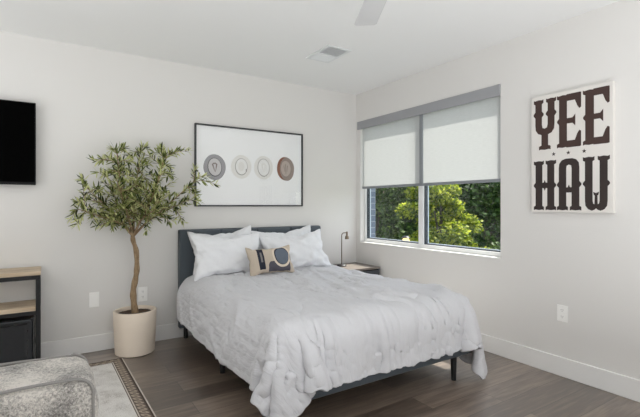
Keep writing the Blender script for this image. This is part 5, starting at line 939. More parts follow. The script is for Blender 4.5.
0,0,0,0,0,0,0,0,0,-2,-4,-10,-15,-22,-23,-26,-28,-28,-27,-27,-28,-27,-27,-27,-27,-27,-28,-27,-26,-28,112,28,27,27,27,27,28,26,27,27,26,22,24,22,17,10,4,3,0,0,0,0,0,0,0,0,0,0,0,0,
0,1,1,-2,0,0,0,0,2,-2,0,0,0,0,0,0,0,0,2,-2,2,-2,4,-4,0,0,0,0,0,0,0,0,0,0,-2,-4,-11,-15,-21,-23,-27,-27,-28,-26,-28,-26,-28,-26,-27,-27,-27,-27,-26,-27,-27,105,27,28,27,27,
28,26,27,28,25,27,26,22,22,17,11,4,3,0,0,0,0,0,0,0,0,0,1,-1,0,0,1,3,-4,1,-1,0,2,-2,3,-3,0,0,0,0,0,0,0,0,0,0,0,0,2,-2,0,0,0,0,0,0,0,0,0,-2,
-4,-11,-16,-22,-23,-26,-28,-27,-26,-27,-25,-26,-27,-27,-26,-27,-26,-27,-26,-27,99,27,27,27,28,27,27,27,27,27,27,23,24,23,15,12,5,1,0,0,0,0,3,0,-2,0,2,-3,1,0,2,0,-1,3,-3,1,-1,0,2,1,
-3,2,0,-2,0,0,0,0,0,0,0,0,0,0,0,0,0,0,0,0,0,-1,0,-1,-1,-4,-12,-15,-21,-24,-24,-26,-26,-27,-27,-27,-26,-27,-26,-27,-27,-26,-28,-27,-27,99,27,27,29,26,27,27,25,28,27,28,28,20,18,16,
12,5,2,0,0,1,0,0,0,0,0,0,0,0,0,0,0,2,-2,2,-2,0,0,0,0,0,0,0,0,0,0,0,2,-2,0,0,0,0,1,-1,0,1,0,0,0,0,-1,0,0,-2,-4,-11,-16,-20,-26,-25,-27,-27,-26,-27,
-26,-27,-26,-27,-26,-26,-28,-26,-27,-26,100,28,27,28,28,27,26,26,27,28,26,20,17,23,14,12,6,2,0,1,0,0,0,0,0,0,0,0,0,0,0,0,0,1,0,-1,0,1,-1,2,-2,0,0,1,0,0,0,0,0,0,
0,0,1,-1,0,0,0,0,0,0,0,0,-1,-1,-1,-4,-10,-17,-16,-26,-27,-26,-26,-27,-26,-27,-26,-27,-26,-27,-26,-27,-27,-26,-27,110,26,26,27,26,27,27,27,27,22,20,15,26,15,16,12,6,1,1,0,0,1,1,0,-1,
0,0,2,-2,0,0,0,0,0,0,0,0,0,1,-1,0,0,1,-1,3,-3,0,1,-1,0,2,-1,1,-1,-1,0,2,-2,0,1,-1,0,-1,0,-2,-4,-5,-9,-22,-22,-28,-27,-26,-27,-25,-27,-27,-26,-26,-26,-27,-27,-26,-27,-26,
119,27,27,27,25,19,27,26,17,21,15,25,15,17,16,16,7,-1,1,-3,1,0,0,0,1,-1,0,0,0,1,-1,0,1,-1,1,-1,1,-1,0,1,0,0,0,1,-1,0,0,1,-1,1,-1,0,0,1,0,-1,0,0,1,-1,
0,-1,2,-3,-2,-4,-8,-12,-9,-18,-24,-27,-27,-27,-27,-27,-26,-26,-26,-27,-26,-27,-27,-27,-26,132,20,27,20,23,25,22,20,19,13,26,13,17,17,18,11,13,-7,0,1,0,0,0,0,0,0,0,0,1,-1,0,0,0,0,0,
0,0,0,0,0,0,0,0,0,0,0,1,-1,1,-1,1,0,0,0,0,0,1,-1,0,0,0,-1,0,1,-4,-5,-8,-11,-10,-13,-17,-24,-25,-26,-27,-27,-26,-28,-25,-27,-27,-27,-27,-27,-27,132,27,24,17,18,20,20,21,14,25,
13,15,17,18,16,13,13,-11,1,-1,2,-2,0,0,0,1,-1,0,0,1,0,0,0,0,0,0,0,0,0,0,0,0,0,1,-1,0,1,-1,1,-1,1,-1,0,1,-1,1,0,0,-1,0,0,0,1,-1,-1,-5,-11,-9,-11,-10,
-13,-19,-23,-24,-25,-26,-26,-27,-27,-27,-27,-27,-26,-27,-27,131,22,15,18,19,21,21,21,19,14,14,16,18,17,14,13,11,-3,-9,1,-1,0,0,-1,1,0,0,0,0,0,0,0,0,0,0,0,0,0,0,0,0,0,0,1,-1,
1,-1,1,0,0,0,1,-1,0,0,0,0,0,0,0,-1,1,0,-2,3,-5,-12,-9,-11,-9,-13,-13,-19,-23,-23,-23,-24,-27,-26,-27,-26,-27,-27,-27,-27,120,15,17,20,20,21,21,20,16,14,14,16,18,16,14,12,11,-2,-5,-7,
1,-2,0,0,0,0,0,0,0,0,0,0,0,0,0,0,0,0,0,0,0,0,0,0,1,0,0,0,0,0,0,0,0,0,0,0,0,0,0,-1,0,1,1,1,1,-5,-12,-9,-11,-9,-8,-16,-15,-19,-22,-23,-23,-24,-24,-26,
-27,-24,-27,-27,-27,104,18,18,20,18,22,20,18,14,14,15,17,18,14,14,11,9,0,-7,-7,0,-1,0,-1,0,0,0,0,0,0,0,0,0,0,0,0,0,0,0,0,0,0,0,0,1,0,0,0,0,0,0,0,0,0,0,
0,0,0,0,-1,0,1,1,1,3,-4,-12,-11,-10,-10,-7,-10,-18,-16,-18,-23,-22,-23,-24,-23,-24,-25,-26,-26,-26,90,17,20,17,21,21,20,14,14,17,14,18,16,13,14,8,9,2,-7,-8,-1,-2,-1,1,-1,0,0,0,0,0,
0,0,0,0,0,0,0,0,0,0,0,1,0,0,0,0,0,0,0,0,0,1,-1,0,1,-1,0,0,0,0,0,1,0,2,3,-3,-11,-11,-11,-10,-8,-7,-15,-18,-16,-18,-22,-22,-24,-23,-23,-23,-24,-26,-26,78,19,18,21,20,
20,17,14,16,13,18,16,15,12,16,6,7,0,-1,-10,-4,-2,0,0,-1,0,0,0,0,0,0,0,0,0,0,0,0,0,0,0,1,0,0,0,0,0,0,0,0,1,-1,0,1,0,-1,0,0,0,-1,1,1,0,0,2,4,
-1,-12,-11,-10,-10,-9,-8,-9,-16,-19,-17,-18,-22,-23,-22,-23,-23,-23,-23,-23,65,18,20,22,20,17,15,17,15,13,17,16,14,13,15,5,6,4,-5,-9,-4,-3,-2,0,-1,0,1,-1,0,0,0,0,0,0,0,0,0,0,0,0,
0,0,1,0,0,0,0,0,0,0,0,1,-1,1,-1,0,0,0,0,0,1,0,0,3,4,-1,-9,-13,-10,-10,-6,-12,-5,-15,-17,-18,-17,-19,-22,-23,-22,-23,-23,-22,-23,59,21,20,20,17,18,16,16,13,15,18,13,14,16,11,
9,2,4,-5,-9,-5,-1,-5,0,-1,-1,0,1,0,-1,1,-1,0,0,0,0,0,1,0,0,-1,1,0,0,0,1,-1,1,-1,1,0,0,-1,0,1,0,-1,0,0,1,0,0,0,5,3,0,-9,-12,-9,-11,-7,-5,-13,-10,-18,
-16,-18,-17,-20,-21,-23,-22,-23,-23,-23,57,20,19,20,16,18,15,16,13,17,14,15,14,16,9,7,6,-1,-3,-5,-8,-5,-1,-4,0,1,-2,1,0,0,-1,1,-1,0,1,0,0,0,0,0,0,0,0,0,1,-1,1,0,0,0,
0,-1,1,0,-1,1,0,-1,0,0,0,0,1,6,2,2,-10,-8,-13,-9,-3,-10,-12,-9,-15,-17,-18,-17,-18,-19,-21,-22,-23,-23,-23,53,20,20,18,16,14,17,16,14,17,13,15,16,14,5,8,5,-2,-1,-6,-6,-7,-1,-2,-3,
0,0,0,0,0,0,0,-1,1,0,1,0,-1,0,0,1,-1,1,0,0,0,0,0,1,-1,0,0,1,-1,1,-1,1,-1,-1,1,-1,0,2,6,5,-2,-1,-14,-13,-6,-8,-8,-12,-10,-12,-16,-18,-17,-17,-19,-19,-21,-21,-23,-22,
48,20,19,16,15,17,14,16,16,17,11,16,17,9,6,7,4,3,-6,-5,-6,-4,-4,-3,0,-2,0,0,0,0,0,1,-1,0,0,0,-1,2,-2,2,-1,1,-1,0,0,1,0,-1,0,0,2,-2,1,-1,2,0,-2,0,1,0,
0,0,1,5,6,-1,0,-13,-14,-8,-6,-9,-11,-9,-13,-13,-18,-17,-17,-18,-18,-19,-21,-21,-14]],
'pillow_a': [[-338,20,21,20,20,20,21,18,21,14,20,20,22,20,21,21,22,20,21,22,21,21,16,9,20,20,21,21,20,20,20,21,20,20,21,-670,13,-1,22,-1,21,0,21,0,19,1,20,1,20,-1,21,0,13,7,13,5,17,-1,22,-1,
21,0,21,0,21,1,20,0,22,0,21,-1,22,-1,21,0,21,1,15,2,9,5,14,6,14,1,21,0,19,1,20,0,22,-1,20,1,21,-1,21,0,21,0,12,-658,8,-1,17,0,21,0,20,1,20,1,19,1,20,1,20,0,
20,-4,22,-2,20,1,21,-1,22,-1,21,0,21,0,21,0,21,0,21,1,20,-1,21,-1,22,-2,20,0,11,10,11,6,14,1,19,0,21,0,21,0,21,0,21,-1,21,0,19,2,18,-6,11,-645,8,-2,12,3,15,0,21,0,
20,1,20,1,20,1,20,-5,25,-4,23,-2,21,-1,22,0,22,-1,21,0,21,0,21,0,20,1,20,1,19,1,19,1,20,0,20,2,11,9,12,6,14,4,17,0,21,0,21,-1,22,0,21,0,19,2,18,-5,16,0,5,-633,
7,-1,10,-1,13,6,14,0,21,0,21,0,20,1,20,-3,24,-3,24,-3,24,-3,22,-1,21,0,21,0,21,0,21,0,21,0,21,1,18,2,16,5,15,5,15,6,15,0,19,1,20,0,21,-1,22,0,21,-1,22,-1,22,-1,
20,-3,18,0,2,1,6,-619,1,6,9,2,11,-2,15,1,19,0,20,1,20,1,20,1,20,-1,22,-2,23,-1,21,-1,21,0,22,0,20,1,20,1,20,1,20,1,20,1,20,0,16,5,16,5,17,1,19,0,21,-1,22,-1,
21,0,21,0,21,0,19,0,18,0,9,1,11,1,-6,-601,4,-4,6,1,10,7,9,7,12,0,20,1,19,1,21,0,21,-1,22,-1,21,0,21,0,21,0,21,0,21,0,21,0,21,0,21,0,20,1,20,1,20,1,18,2,
19,2,19,2,19,0,20,1,20,0,21,0,20,-1,19,1,13,1,13,0,8,0,4,-591,-7,7,-4,7,-2,4,16,-1,19,1,16,-1,21,0,21,0,21,-1,22,-1,21,0,21,0,21,1,21,0,20,1,21,0,21,0,21,0,
21,0,20,1,19,2,19,3,19,0,20,1,20,1,20,1,20,0,20,0,16,3,14,4,15,-4,14,0,6,1,3,-592,7,-8,12,-4,3,11,4,2,15,0,21,-2,20,1,20,0,21,0,20,1,21,0,21,0,21,0,21,0,
21,0,21,0,21,1,21,0,21,0,21,0,21,0,21,1,19,2,19,1,20,1,20,0,19,2,19,1,18,-2,19,-3,13,4,8,4,4,0,0,-590,2,8,-2,11,-2,4,9,0,17,0,18,1,19,0,21,0,20,1,20,0,
21,0,21,1,20,1,20,1,21,0,21,1,20,1,20,1,21,0,21,0,21,0,21,1,20,1,20,1,19,1,21,0,20,1,19,-1,19,1,11,5,11,1,3,6,3,5,2,-589,7,-7,9,-1,14,-7,16,0,19,-5,18,0,
21,-1,20,1,20,0,21,0,21,0,21,0,21,0,21,1,21,0,21,0,21,1,20,1,21,0,21,0,21,1,20,0,21,1,20,1,20,1,20,0,20,0,16,4,14,1,19,-1,11,-5,15,-4,11,2,0,-576,-8,5,6,-7,
19,-6,21,-11,18,-2,19,-1,20,1,20,-1,21,0,21,0,21,0,21,1,20,0,21,1,20,1,21,0,21,0,21,1,21,0,21,0,21,1,20,1,20,1,20,1,20,1,20,1,18,2,18,2,17,1,3,11,0,11,4,1,
3,-2,5,-577,7,-7,25,-20,31,-20,30,-13,16,-4,19,1,19,-2,20,0,21,0,21,0,21,0,21,0,21,0,21,1,20,1,21,0,21,1,20,1,21,0,21,0,21,1,20,1,20,1,20,1,20,1,19,2,19,1,19,1,
17,1,9,-5,3,11,2,-6,5,9,0,-570,15,-16,18,-6,16,-9,19,-5,23,-7,22,-7,19,1,20,1,20,0,21,0,21,0,21,1,20,0,21,1,20,1,21,0,21,1,20,1,20,1,20,1,21,0,21,0,20,2,20,1,
20,1,20,1,19,1,18,2,17,1,13,-1,6,-7,1,13,1,-8,0,-561,3,0,7,0,10,6,7,3,11,0,17,4,17,1,18,1,20,1,20,1,20,1,20,0,21,1,20,1,20,1,21,0,21,1,20,1,20,1,21,0,
21,0,21,1,20,1,19,2,19,1,20,1,20,0,17,4,13,1,18,1,1,10,1,8,-8,10,-1,-568,-9,13,-8,5,3,4,10,2,17,3,13,2,19,-1,21,0,21,0,20,2,19,1,21,0,21,0,20,2,20,0,21,1,
20,0,21,1,20,1,20,1,20,1,20,1,20,1,20,0,21,1,20,0,20,2,19,0,18,2,15,-3,15,0,9,-5,11,0,1,-583,-3,7,5,11,-11,9,6,10,9,-2,20,-1,21,0,21,0,21,0,21,0,20,0,21,1,
20,1,20,0,21,0,21,1,20,1,20,1,19,2,20,1,19,2,19,2,19,2,19,1,20,1,20,1,20,0,18,1,19,2,12,5,13,2,3,5,2,0,0,-577,-2,5,-8,9,-1,15,4,-2,18,-1,21,-1,21,0,21,0,
20,1,20,0,21,0,21,1,20,1,20,1,20,0,21,0,21,0,20,1,18,4,17,2,19,2,19,2,19,1,20,1,20,1,19,2,20,0,20,1,19,0,17,1,15,-4,15,-1,8,-2,3,-601,-2,3,5,3,9,0,17,0,
18,0,21,-1,21,0,21,0,21,0,21,0,20,1,21,0,21,0,21,0,21,-1,21,0,20,1,18,3,15,5,16,4,17,2,19,1,20,1,20,1,20,1,20,1,20,1,20,0,20,0,19,0,16,-2,14,0,8,2,1,-605,
-3,2,3,2,16,-3,17,-1,20,0,21,0,21,-1,22,-1,21,1,20,0,21,0,21,0,21,0,21,0,21,0,21,0,13,8,12,5,16,4,16,4,17,3,18,1,20,1,20,1,20,1,20,1,20,0,21,1,20,0,19,-1,
19,1,12,-3,12,2,3,-620,8,-7,9,1,15,0,18,0,21,0,21,0,21,0,21,0,21,-1,21,0,21,0,21,-1,22,-1,21,1,20,1,20,0,11,10,10,10,10,9,12,1,19,2,19,2,20,0,20,1,20,1,20,1,
20,0,21,0,21,0,20,0,19,-2,16,2,11,-3,8,-632,4,2,9,1,17,0,21,0,21,0,21,0,20,0,21,-1,20,1,20,-1,22,-1,22,-1,22,0,21,-1,21,1,19,2,17,0,17,4,10,10,10,1,20,1,20,1,
20,-1,22,-1,21,0,21,-1,22,-1,21,0,21,0,20,1,20,1,17,0,12,0,7,-643,9,-2,16,0,21,-1,21,0,20,1,20,-2,23,-3,22,-1,22,-1,21,-1,22,-1,22,-1,22,-2,20,1,19,3,19,1,20,1,10,2,
15,2,17,1,19,2,20,1,19,0,21,0,20,0,22,-1,21,0,19,0,21,0,20,1,20,1,20,1,13,2,8,-654,11,-1,22,-1,22,-1,21,0,21,0,19,0,22,-5,21,0,21,0,21,-1,22,-1,22,-1,22,-2,20,1,
20,1,19,2,19,0,19,-6,24,-10,20,2,18,0,21,0,20,0,21,0,21,-2,23,-1,21,-1,18,3,18,0,20,1,20,0,20,1,20,1,11,-665,20,20,21,20,19,21,16,20,22,19,21,21,21,20,20,21,21,11,20,20,
14,21,21,21,20,21,20,20,18,20,20,20,20,20],
[-238,5,6,6,6,7,5,10,3,16,-6,-5,-1,5,-2,0,1,5,-1,-1,3,3,14,-19,-9,-4,-4,-1,-9,-6,-6,-5,-6,-7,-5,22,-3,1,0,3,4,-2,5,-2,11,-2,1,2,3,6,2,-1,17,-9,2,10,-10,-3,-3,3,
4,-5,4,0,-2,0,3,1,1,-3,5,0,-4,1,4,1,0,0,15,-3,-16,0,-9,13,-18,4,-4,1,-10,1,-4,1,-3,0,-9,3,-4,-1,-6,1,-1,-1,4,22,-2,0,-4,1,0,4,4,-5,3,0,7,0,0,1,3,5,
3,10,2,-11,1,2,-1,-5,3,3,3,-6,2,-1,1,0,1,3,2,-5,0,9,-1,-6,6,2,8,-13,-4,-1,0,11,-17,3,-11,1,-4,0,0,-3,-4,4,-4,-3,-4,1,2,-4,4,-1,3,23,-3,1,-4,1,-3,0,0,1,
4,-3,3,-2,6,-3,3,11,-7,2,9,-3,-5,-1,1,-2,3,-2,9,-8,3,1,4,-6,2,0,0,1,6,2,-8,1,5,-9,15,-15,-1,6,-4,13,-21,10,-13,0,0,2,-7,-1,-1,0,-2,0,1,-2,3,-1,4,-1,3,22,
-2,1,-3,0,-4,1,-2,-1,0,0,4,-3,1,-1,1,10,-9,6,-3,1,1,0,8,-3,-2,2,-2,0,2,-2,6,-2,-2,0,1,-1,9,-6,-2,6,1,-10,1,0,2,9,-17,9,-10,2,0,-2,-3,0,-1,1,-2,-1,1,-1,
3,-1,3,-1,2,-1,3,24,-1,-1,-3,0,-3,1,-3,0,-1,0,-1,0,2,-2,3,-3,5,3,-6,2,2,-1,6,-2,-3,-1,2,2,3,-6,1,2,-2,0,5,-5,4,1,3,-7,-2,0,0,2,-5,14,-11,2,-6,0,-1,0,
2,-2,0,-1,1,-1,2,-1,3,-1,2,-1,3,-1,2,24,-4,4,-4,0,-3,0,-1,-1,-1,-1,0,0,-1,0,0,0,0,-1,1,4,1,-3,0,0,1,1,-1,0,3,-1,-1,-1,3,0,-3,0,5,-6,4,-4,4,-3,-3,7,
-6,3,-3,5,-6,0,2,-2,0,0,1,-1,2,-1,2,0,2,-1,3,-1,2,-1,2,17,3,-3,3,-3,1,-2,0,-3,2,-1,-1,-1,0,0,-1,1,0,-1,1,-1,0,2,0,-1,0,1,1,0,-2,1,1,1,-2,0,1,-1,
1,-2,5,-5,0,1,-1,0,-1,4,-3,-1,1,-1,1,-1,1,0,0,0,2,-1,3,-1,2,0,2,-1,2,0,1,17,2,-2,1,-1,1,-4,2,-3,1,-2,1,-1,0,0,0,0,-1,0,0,0,1,-1,0,0,0,1,-1,1,
0,0,0,-1,1,-1,2,-2,0,1,-1,0,0,0,0,0,1,-1,1,-1,1,-1,1,0,1,-1,1,-1,2,-1,2,0,2,0,2,0,1,0,0,18,0,-1,1,-1,2,-4,2,-2,1,-2,0,0,0,-1,0,0,0,0,0,0,
-1,1,-1,1,-1,1,-1,1,-1,0,0,1,-1,0,0,1,-1,0,0,0,0,0,1,-1,1,-1,1,-1,1,0,0,0,0,0,1,0,1,-1,3,-1,2,0,2,0,1,0,0,18,-1,-1,3,-4,3,-3,3,-3,1,-2,1,-1,
0,-1,0,0,0,0,0,0,0,0,0,0,0,0,0,-1,1,0,0,0,0,0,0,0,0,0,0,0,0,0,0,0,0,0,0,0,0,0,0,0,1,0,0,-1,2,-1,2,0,3,-2,3,-1,2,1,0,15,1,-2,4,-3,
2,-3,0,0,1,-1,0,-1,0,0,0,0,-1,1,0,0,-1,0,0,0,0,0,0,0,0,0,0,0,0,0,0,0,0,0,0,0,0,0,0,0,1,-1,1,0,0,-1,1,-1,1,0,-1,1,-1,1,-1,4,-2,2,2,1,
0,-1,2,15,2,-2,-2,3,-3,3,-2,1,1,-1,0,0,-1,0,0,0,0,0,0,0,0,0,0,0,0,0,-1,1,0,0,-1,0,1,0,0,-1,1,-1,1,0,0,0,0,0,0,0,0,0,0,0,0,0,0,0,0,0,
0,0,-2,2,1,2,1,-5,2,4,0,17,1,0,-5,5,-5,5,-5,5,-1,1,-1,0,-1,1,-1,1,-1,1,-1,1,-1,0,0,0,0,0,0,0,0,0,0,0,0,0,0,0,0,0,0,0,0,0,0,0,0,0,1,-1,
1,-1,1,-1,1,-1,0,0,0,1,-3,1,0,3,1,-6,3,3,0,19,-4,5,-6,6,-6,6,-5,5,-4,4,-2,0,0,1,0,0,0,0,0,0,0,0,0,0,0,0,-1,1,-1,1,-1,1,0,0,-1,1,-1,0,1,0,
0,-1,1,0,0,0,0,0,0,0,0,0,0,0,0,0,-1,0,-1,-1,1,-3,0,-1,6,-8,1,26,-2,2,-3,6,-7,6,-4,5,-4,3,-1,0,0,1,0,1,-1,0,0,0,0,0,0,0,0,0,0,-1,1,0,0,0,
0,0,0,0,0,0,0,0,0,0,0,0,0,0,0,0,0,0,0,0,0,1,-1,0,-1,0,-1,0,-3,0,-1,0,-2,0,0,26,-1,1,-2,3,-3,5,-4,3,-2,2,0,1,0,0,0,0,0,1,-1,0,0,0,0,1,
-1,-1,1,0,-1,1,0,0,-3,3,0,0,-2,2,0,0,0,-1,1,0,0,0,0,0,0,0,0,0,1,-1,-1,0,0,0,-2,1,-3,1,-2,-1,0,0,0,25,-1,2,-5,2,0,6,-5,1,1,1,0,1,-1,0,1,0,
0,0,0,0,-1,1,0,-1,0,0,1,-3,3,-1,-1,1,-2,3,-9,8,-1,1,-1,-2,3,0,-1,2,0,-2,1,1,0,0,0,0,0,0,0,0,-1,0,-2,1,-3,1,-3,1,-3,1,-1,21,0,-1,3,-1,3,0,2,0,
1,1,0,1,0,0,-2,2,0,0,-3,2,-1,0,-2,1,0,0,-1,-2,-1,3,0,1,-6,0,-6,8,0,-4,4,3,0,-5,6,0,-1,2,1,-1,1,-1,2,0,-1,1,0,0,0,-1,-1,0,-2,0,-2,0,-2,0,-1,21,
1,-1,2,-1,3,0,2,0,1,1,-1,1,-1,1,-1,0,-5,3,0,-3,0,2,-2,1,-2,0,-6,6,-3,0,1,1,-16,13,-6,-5,7,-1,7,0,2,-6,4,3,2,0,-2,1,3,0,2,-1,0,-2,3,0,0,0,-1,-1,
-1,0,-2,0,-2,0,-1,19,3,-2,3,0,2,0,2,0,0,0,0,-1,0,0,-1,-1,-3,-2,-5,6,-2,-5,3,1,-2,1,-9,9,-7,6,-4,-1,-15,15,-8,1,6,-15,15,1,4,-1,4,-6,5,2,2,0,0,2,3,-4,
6,-1,2,-3,3,0,0,0,-2,0,-2,0,-2,0,-1,18,2,0,3,0,3,-1,1,-3,1,-4,2,1,-8,2,0,-7,-1,5,-4,-4,4,-4,2,0,-3,3,-7,2,-9,10,-3,2,-12,0,-13,11,5,-13,20,-3,3,1,4,-6,
10,-2,1,3,2,-4,8,-1,4,0,-3,6,1,0,0,1,0,1,-3,1,-3,0,-1,17,3,0,4,-1,0,-5,2,-1,-7,5,-6,-5,3,-11,1,-2,6,-1,-7,2,1,-6,4,1,-4,-1,-11,12,-6,4,-6,-2,-3,0,-16,-1,
15,-3,13,-2,6,-1,1,-4,11,-3,6,-5,9,-2,3,0,-4,2,7,3,-3,6,2,1,1,2,1,0,-2,-1,-2,18,3,0,-2,-3,-1,0,-6,0,-5,2,-10,1,0,-12,-1,3,2,2,-5,-5,1,1,1,1,-5,0,-11,5,
0,2,-8,5,-4,-5,-4,-13,2,14,4,-2,12,0,2,-2,5,1,6,-5,8,2,-1,-3,-3,12,1,-5,8,4,4,-2,5,4,3,-2,5,0,-3,17,-5,-7,-5,-7,-9,-2,-14,3,-1,-8,2,0,-5,-8,3,-3,-5,-18,9,5,
16,3,3,1,8,1,-6,8,12,7,6,7,6,7],
[-1,0,0,0,0,0,0,0,0,0,1,1,-1,0,0,0,0,0,0,0,0,0,0,1,0,0,0,0,0,0,0,0,0,0,0,-2,21,-44,48,-47,46,-48,49,-51,49,-46,49,-51,51,-49,48,-51,50,-49,52,-48,46,-49,52,-52,
49,-49,49,-48,49,-50,50,-49,49,-50,50,-49,50,-52,51,-49,51,-54,51,-49,52,-51,52,-47,47,-52,50,-50,51,-52,51,-50,48,-47,50,-50,47,-48,50,-50,46,-43,22,-2,24,-49,63,-75,79,-80,78,-83,87,-88,87,-86,89,-92,93,-92,
90,-85,83,-85,88,-88,88,-91,92,-90,87,-89,92,-91,91,-91,91,-90,89,-91,93,-89,87,-91,93,-93,91,-90,93,-93,91,-83,83,-89,90,-92,91,-91,88,-87,88,-84,81,-83,85,-84,73,-69,62,-45,21,-2,23,-47,65,-79,91,-107,113,-116,
115,-118,122,-125,125,-126,130,-123,123,-127,125,-124,127,-131,130,-130,130,-130,128,-128,130,-128,125,-127,130,-130,131,-131,126,-123,129,-132,132,-134,133,-133,136,-131,128,-122,123,-127,125,-129,126,-122,123,-125,122,-119,118,-116,106,-103,97,-80,61,-48,25,-2,
24,-48,67,-86,103,-114,123,-139,146,-150,149,-152,157,-161,165,-160,162,-165,165,-168,167,-167,160,-156,162,-163,164,-167,166,-166,163,-161,165,-167,167,-168,162,-160,167,-165,164,-169,172,-171,168,-158,161,-164,162,-166,159,-157,159,-158,155,-151,148,-147,141,-136,
127,-114,99,-88,67,-45,23,-2,27,-51,66,-83,100,-120,137,-151,158,-166,173,-178,180,-184,185,-189,190,-186,192,-197,196,-196,192,-188,193,-198,199,-196,191,-194,199,-198,199,-201,198,-199,199,-196,193,-196,207,-208,206,-204,204,-195,188,-192,193,-196,194,-190,
182,-178,177,-173,167,-163,155,-146,134,-122,103,-84,66,-49,25,0,25,-51,72,-92,110,-122,135,-149,159,-177,184,-188,196,-203,207,-212,214,-219,222,-217,213,-218,223,-224,224,-222,223,-225,224,-223,225,-228,226,-223,227,-232,226,-227,230,-229,230,-230,236,-230,
225,-226,224,-218,215,-220,212,-206,204,-199,194,-189,181,-172,161,-152,136,-121,105,-88,68,-48,24,1,23,-48,69,-90,111,-132,141,-156,167,-173,186,-202,208,-212,219,-222,225,-233,234,-236,242,-240,239,-243,246,-246,245,-244,247,-250,248,-245,247,-252,252,-252,
252,-253,249,-251,258,-255,252,-253,253,-245,239,-243,240,-233,228,-225,220,-212,205,-198,184,-176,163,-152,142,-123,104,-88,68,-48,24,1,23,-49,69,-89,111,-126,141,-162,174,-189,196,-206,216,-221,224,-229,236,-240,245,-250,250,-253,258,-259,261,-259,260,-264,
263,-263,265,-269,270,-270,267,-266,271,-271,271,-272,272,-273,269,-268,262,-259,257,-251,247,-242,237,-230,222,-218,213,-207,196,-182,170,-156,137,-124,107,-90,70,-48,24,1,25,-48,68,-88,108,-129,145,-164,177,-191,202,-212,219,-227,233,-238,242,-246,250,-254,
258,-261,264,-267,270,-272,273,-272,274,-277,277,-275,276,-280,281,-279,279,-283,282,-281,279,-275,272,-275,272,-266,262,-258,252,-245,244,-241,233,-228,220,-208,197,-190,173,-159,144,-127,106,-87,68,-48,25,0,24,-49,70,-91,108,-128,147,-161,171,-187,204,-216,
222,-230,239,-242,246,-253,257,-260,263,-267,269,-272,275,-277,279,-282,283,-284,286,-286,286,-287,284,-284,287,-285,282,-281,281,-283,277,-270,269,-270,268,-263,258,-255,249,-243,238,-229,215,-210,198,-183,176,-165,146,-126,107,-89,69,-52,27,-1,26,-50,68,-89,
107,-124,138,-157,177,-191,205,-217,226,-232,236,-245,253,-257,257,-260,266,-270,268,-268,276,-282,282,-283,286,-285,284,-288,289,-291,291,-289,288,-290,289,-284,279,-281,281,-277,274,-271,268,-263,259,-257,253,-248,238,-232,226,-219,210,-199,178,-162,144,-126,111,-90,
68,-47,24,-1,25,-50,61,-82,100,-118,137,-150,171,-189,204,-213,221,-234,245,-250,250,-254,261,-265,264,-267,274,-278,278,-280,282,-283,285,-287,290,-293,292,-289,289,-291,291,-290,288,-288,285,-283,282,-280,276,-272,268,-266,262,-257,250,-245,242,-237,228,-221,
210,-197,179,-159,138,-122,105,-85,64,-48,26,1,19,-46,67,-85,104,-124,143,-159,169,-182,198,-213,230,-238,243,-248,253,-258,258,-261,268,-271,269,-270,276,-282,285,-288,288,-289,287,-285,289,-292,287,-287,288,-287,283,-279,282,-283,276,-273,270,-267,268,-264,
258,-255,250,-246,241,-235,224,-218,208,-195,180,-163,142,-121,101,-85,69,-50,25,1,24,-49,70,-90,108,-122,139,-158,174,-192,206,-211,215,-226,236,-247,252,-255,257,-260,263,-266,270,-275,277,-278,279,-282,286,-288,290,-293,291,-290,293,-293,289,-287,285,-286,
285,-282,279,-277,273,-268,262,-259,256,-251,246,-242,237,-230,218,-214,201,-184,176,-168,147,-128,110,-91,70,-49,26,3,24,-49,69,-89,109,-129,145,-163,174,-182,197,-212,215,-226,234,-239,243,-246,252,-253,256,-264,267,-267,269,-274,280,-278,277,-282,284,-283,
286,-290,288,-289,289,-289,285,-279,275,-276,274,-271,268,-265,260,-253,248,-247,243,-236,229,-227,222,-213,202,-194,182,-164,146,-131,112,-91,71,-53,26,2,26,-53,71,-85,106,-127,142,-156,167,-188,198,-207,214,-221,227,-231,236,-240,242,-245,251,-255,258,-261,
263,-262,265,-270,269,-271,275,-277,274,-275,281,-282,276,-278,279,-276,272,-265,262,-263,257,-253,252,-248,243,-236,231,-228,225,-220,207,-197,192,-186,170,-158,147,-131,110,-90,70,-49,24,3,24,-48,69,-90,109,-125,136,-157,170,-183,191,-200,205,-207,214,-220,
225,-227,231,-237,238,-240,244,-246,246,-248,253,-251,254,-259,258,-260,259,-263,257,-256,262,-263,260,-252,250,-253,249,-248,247,-239,233,-232,230,-227,221,-216,214,-209,203,-197,190,-181,168,-157,142,-124,106,-91,71,-50,24,1,27,-53,73,-92,108,-127,141,-155,
165,-175,181,-188,196,-201,201,-205,213,-217,214,-215,220,-222,222,-222,226,-229,231,-227,225,-230,235,-239,233,-229,223,-225,233,-230,226,-231,233,-225,223,-227,222,-220,221,-218,216,-210,206,-207,201,-196,194,-187,180,-174,163,-153,139,-123,105,-89,70,-51,25,1,
25,-49,70,-91,103,-119,135,-149,158,-166,169,-174,180,-184,188,-191,187,-187,193,-192,191,-196,198,-198,200,-200,197,-199,203,-202,203,-207,198,-197,201,-194,194,-198,201,-204,203,-196,191,-198,201,-199,193,-188,191,-192,191,-188,183,-175,172,-173,167,-161,152,-141,
130,-121,104,-85,66,-50,25,2,23,-49,70,-89,103,-118,128,-138,144,-148,152,-155,157,-162,164,-165,164,-160,156,-160,165,-163,163,-167,169,-169,164,-166,169,-169,171,-169,160,-162,165,-162,166,-161,159,-166,168,-168,168,-166,162,-164,166,-164,162,-161,162,-158,
157,-159,157,-150,145,-145,139,-134,125,-111,95,-84,68,-48,22,2,25,-49,67,-86,96,-108,114,-116,119,-120,121,-128,126,-125,130,-129,124,-126,128,-126,128,-129,129,-132,132,-133,132,-130,127,-129,134,-135,132,-129,123,-120,124,-121,123,-130,129,-129,130,-128,
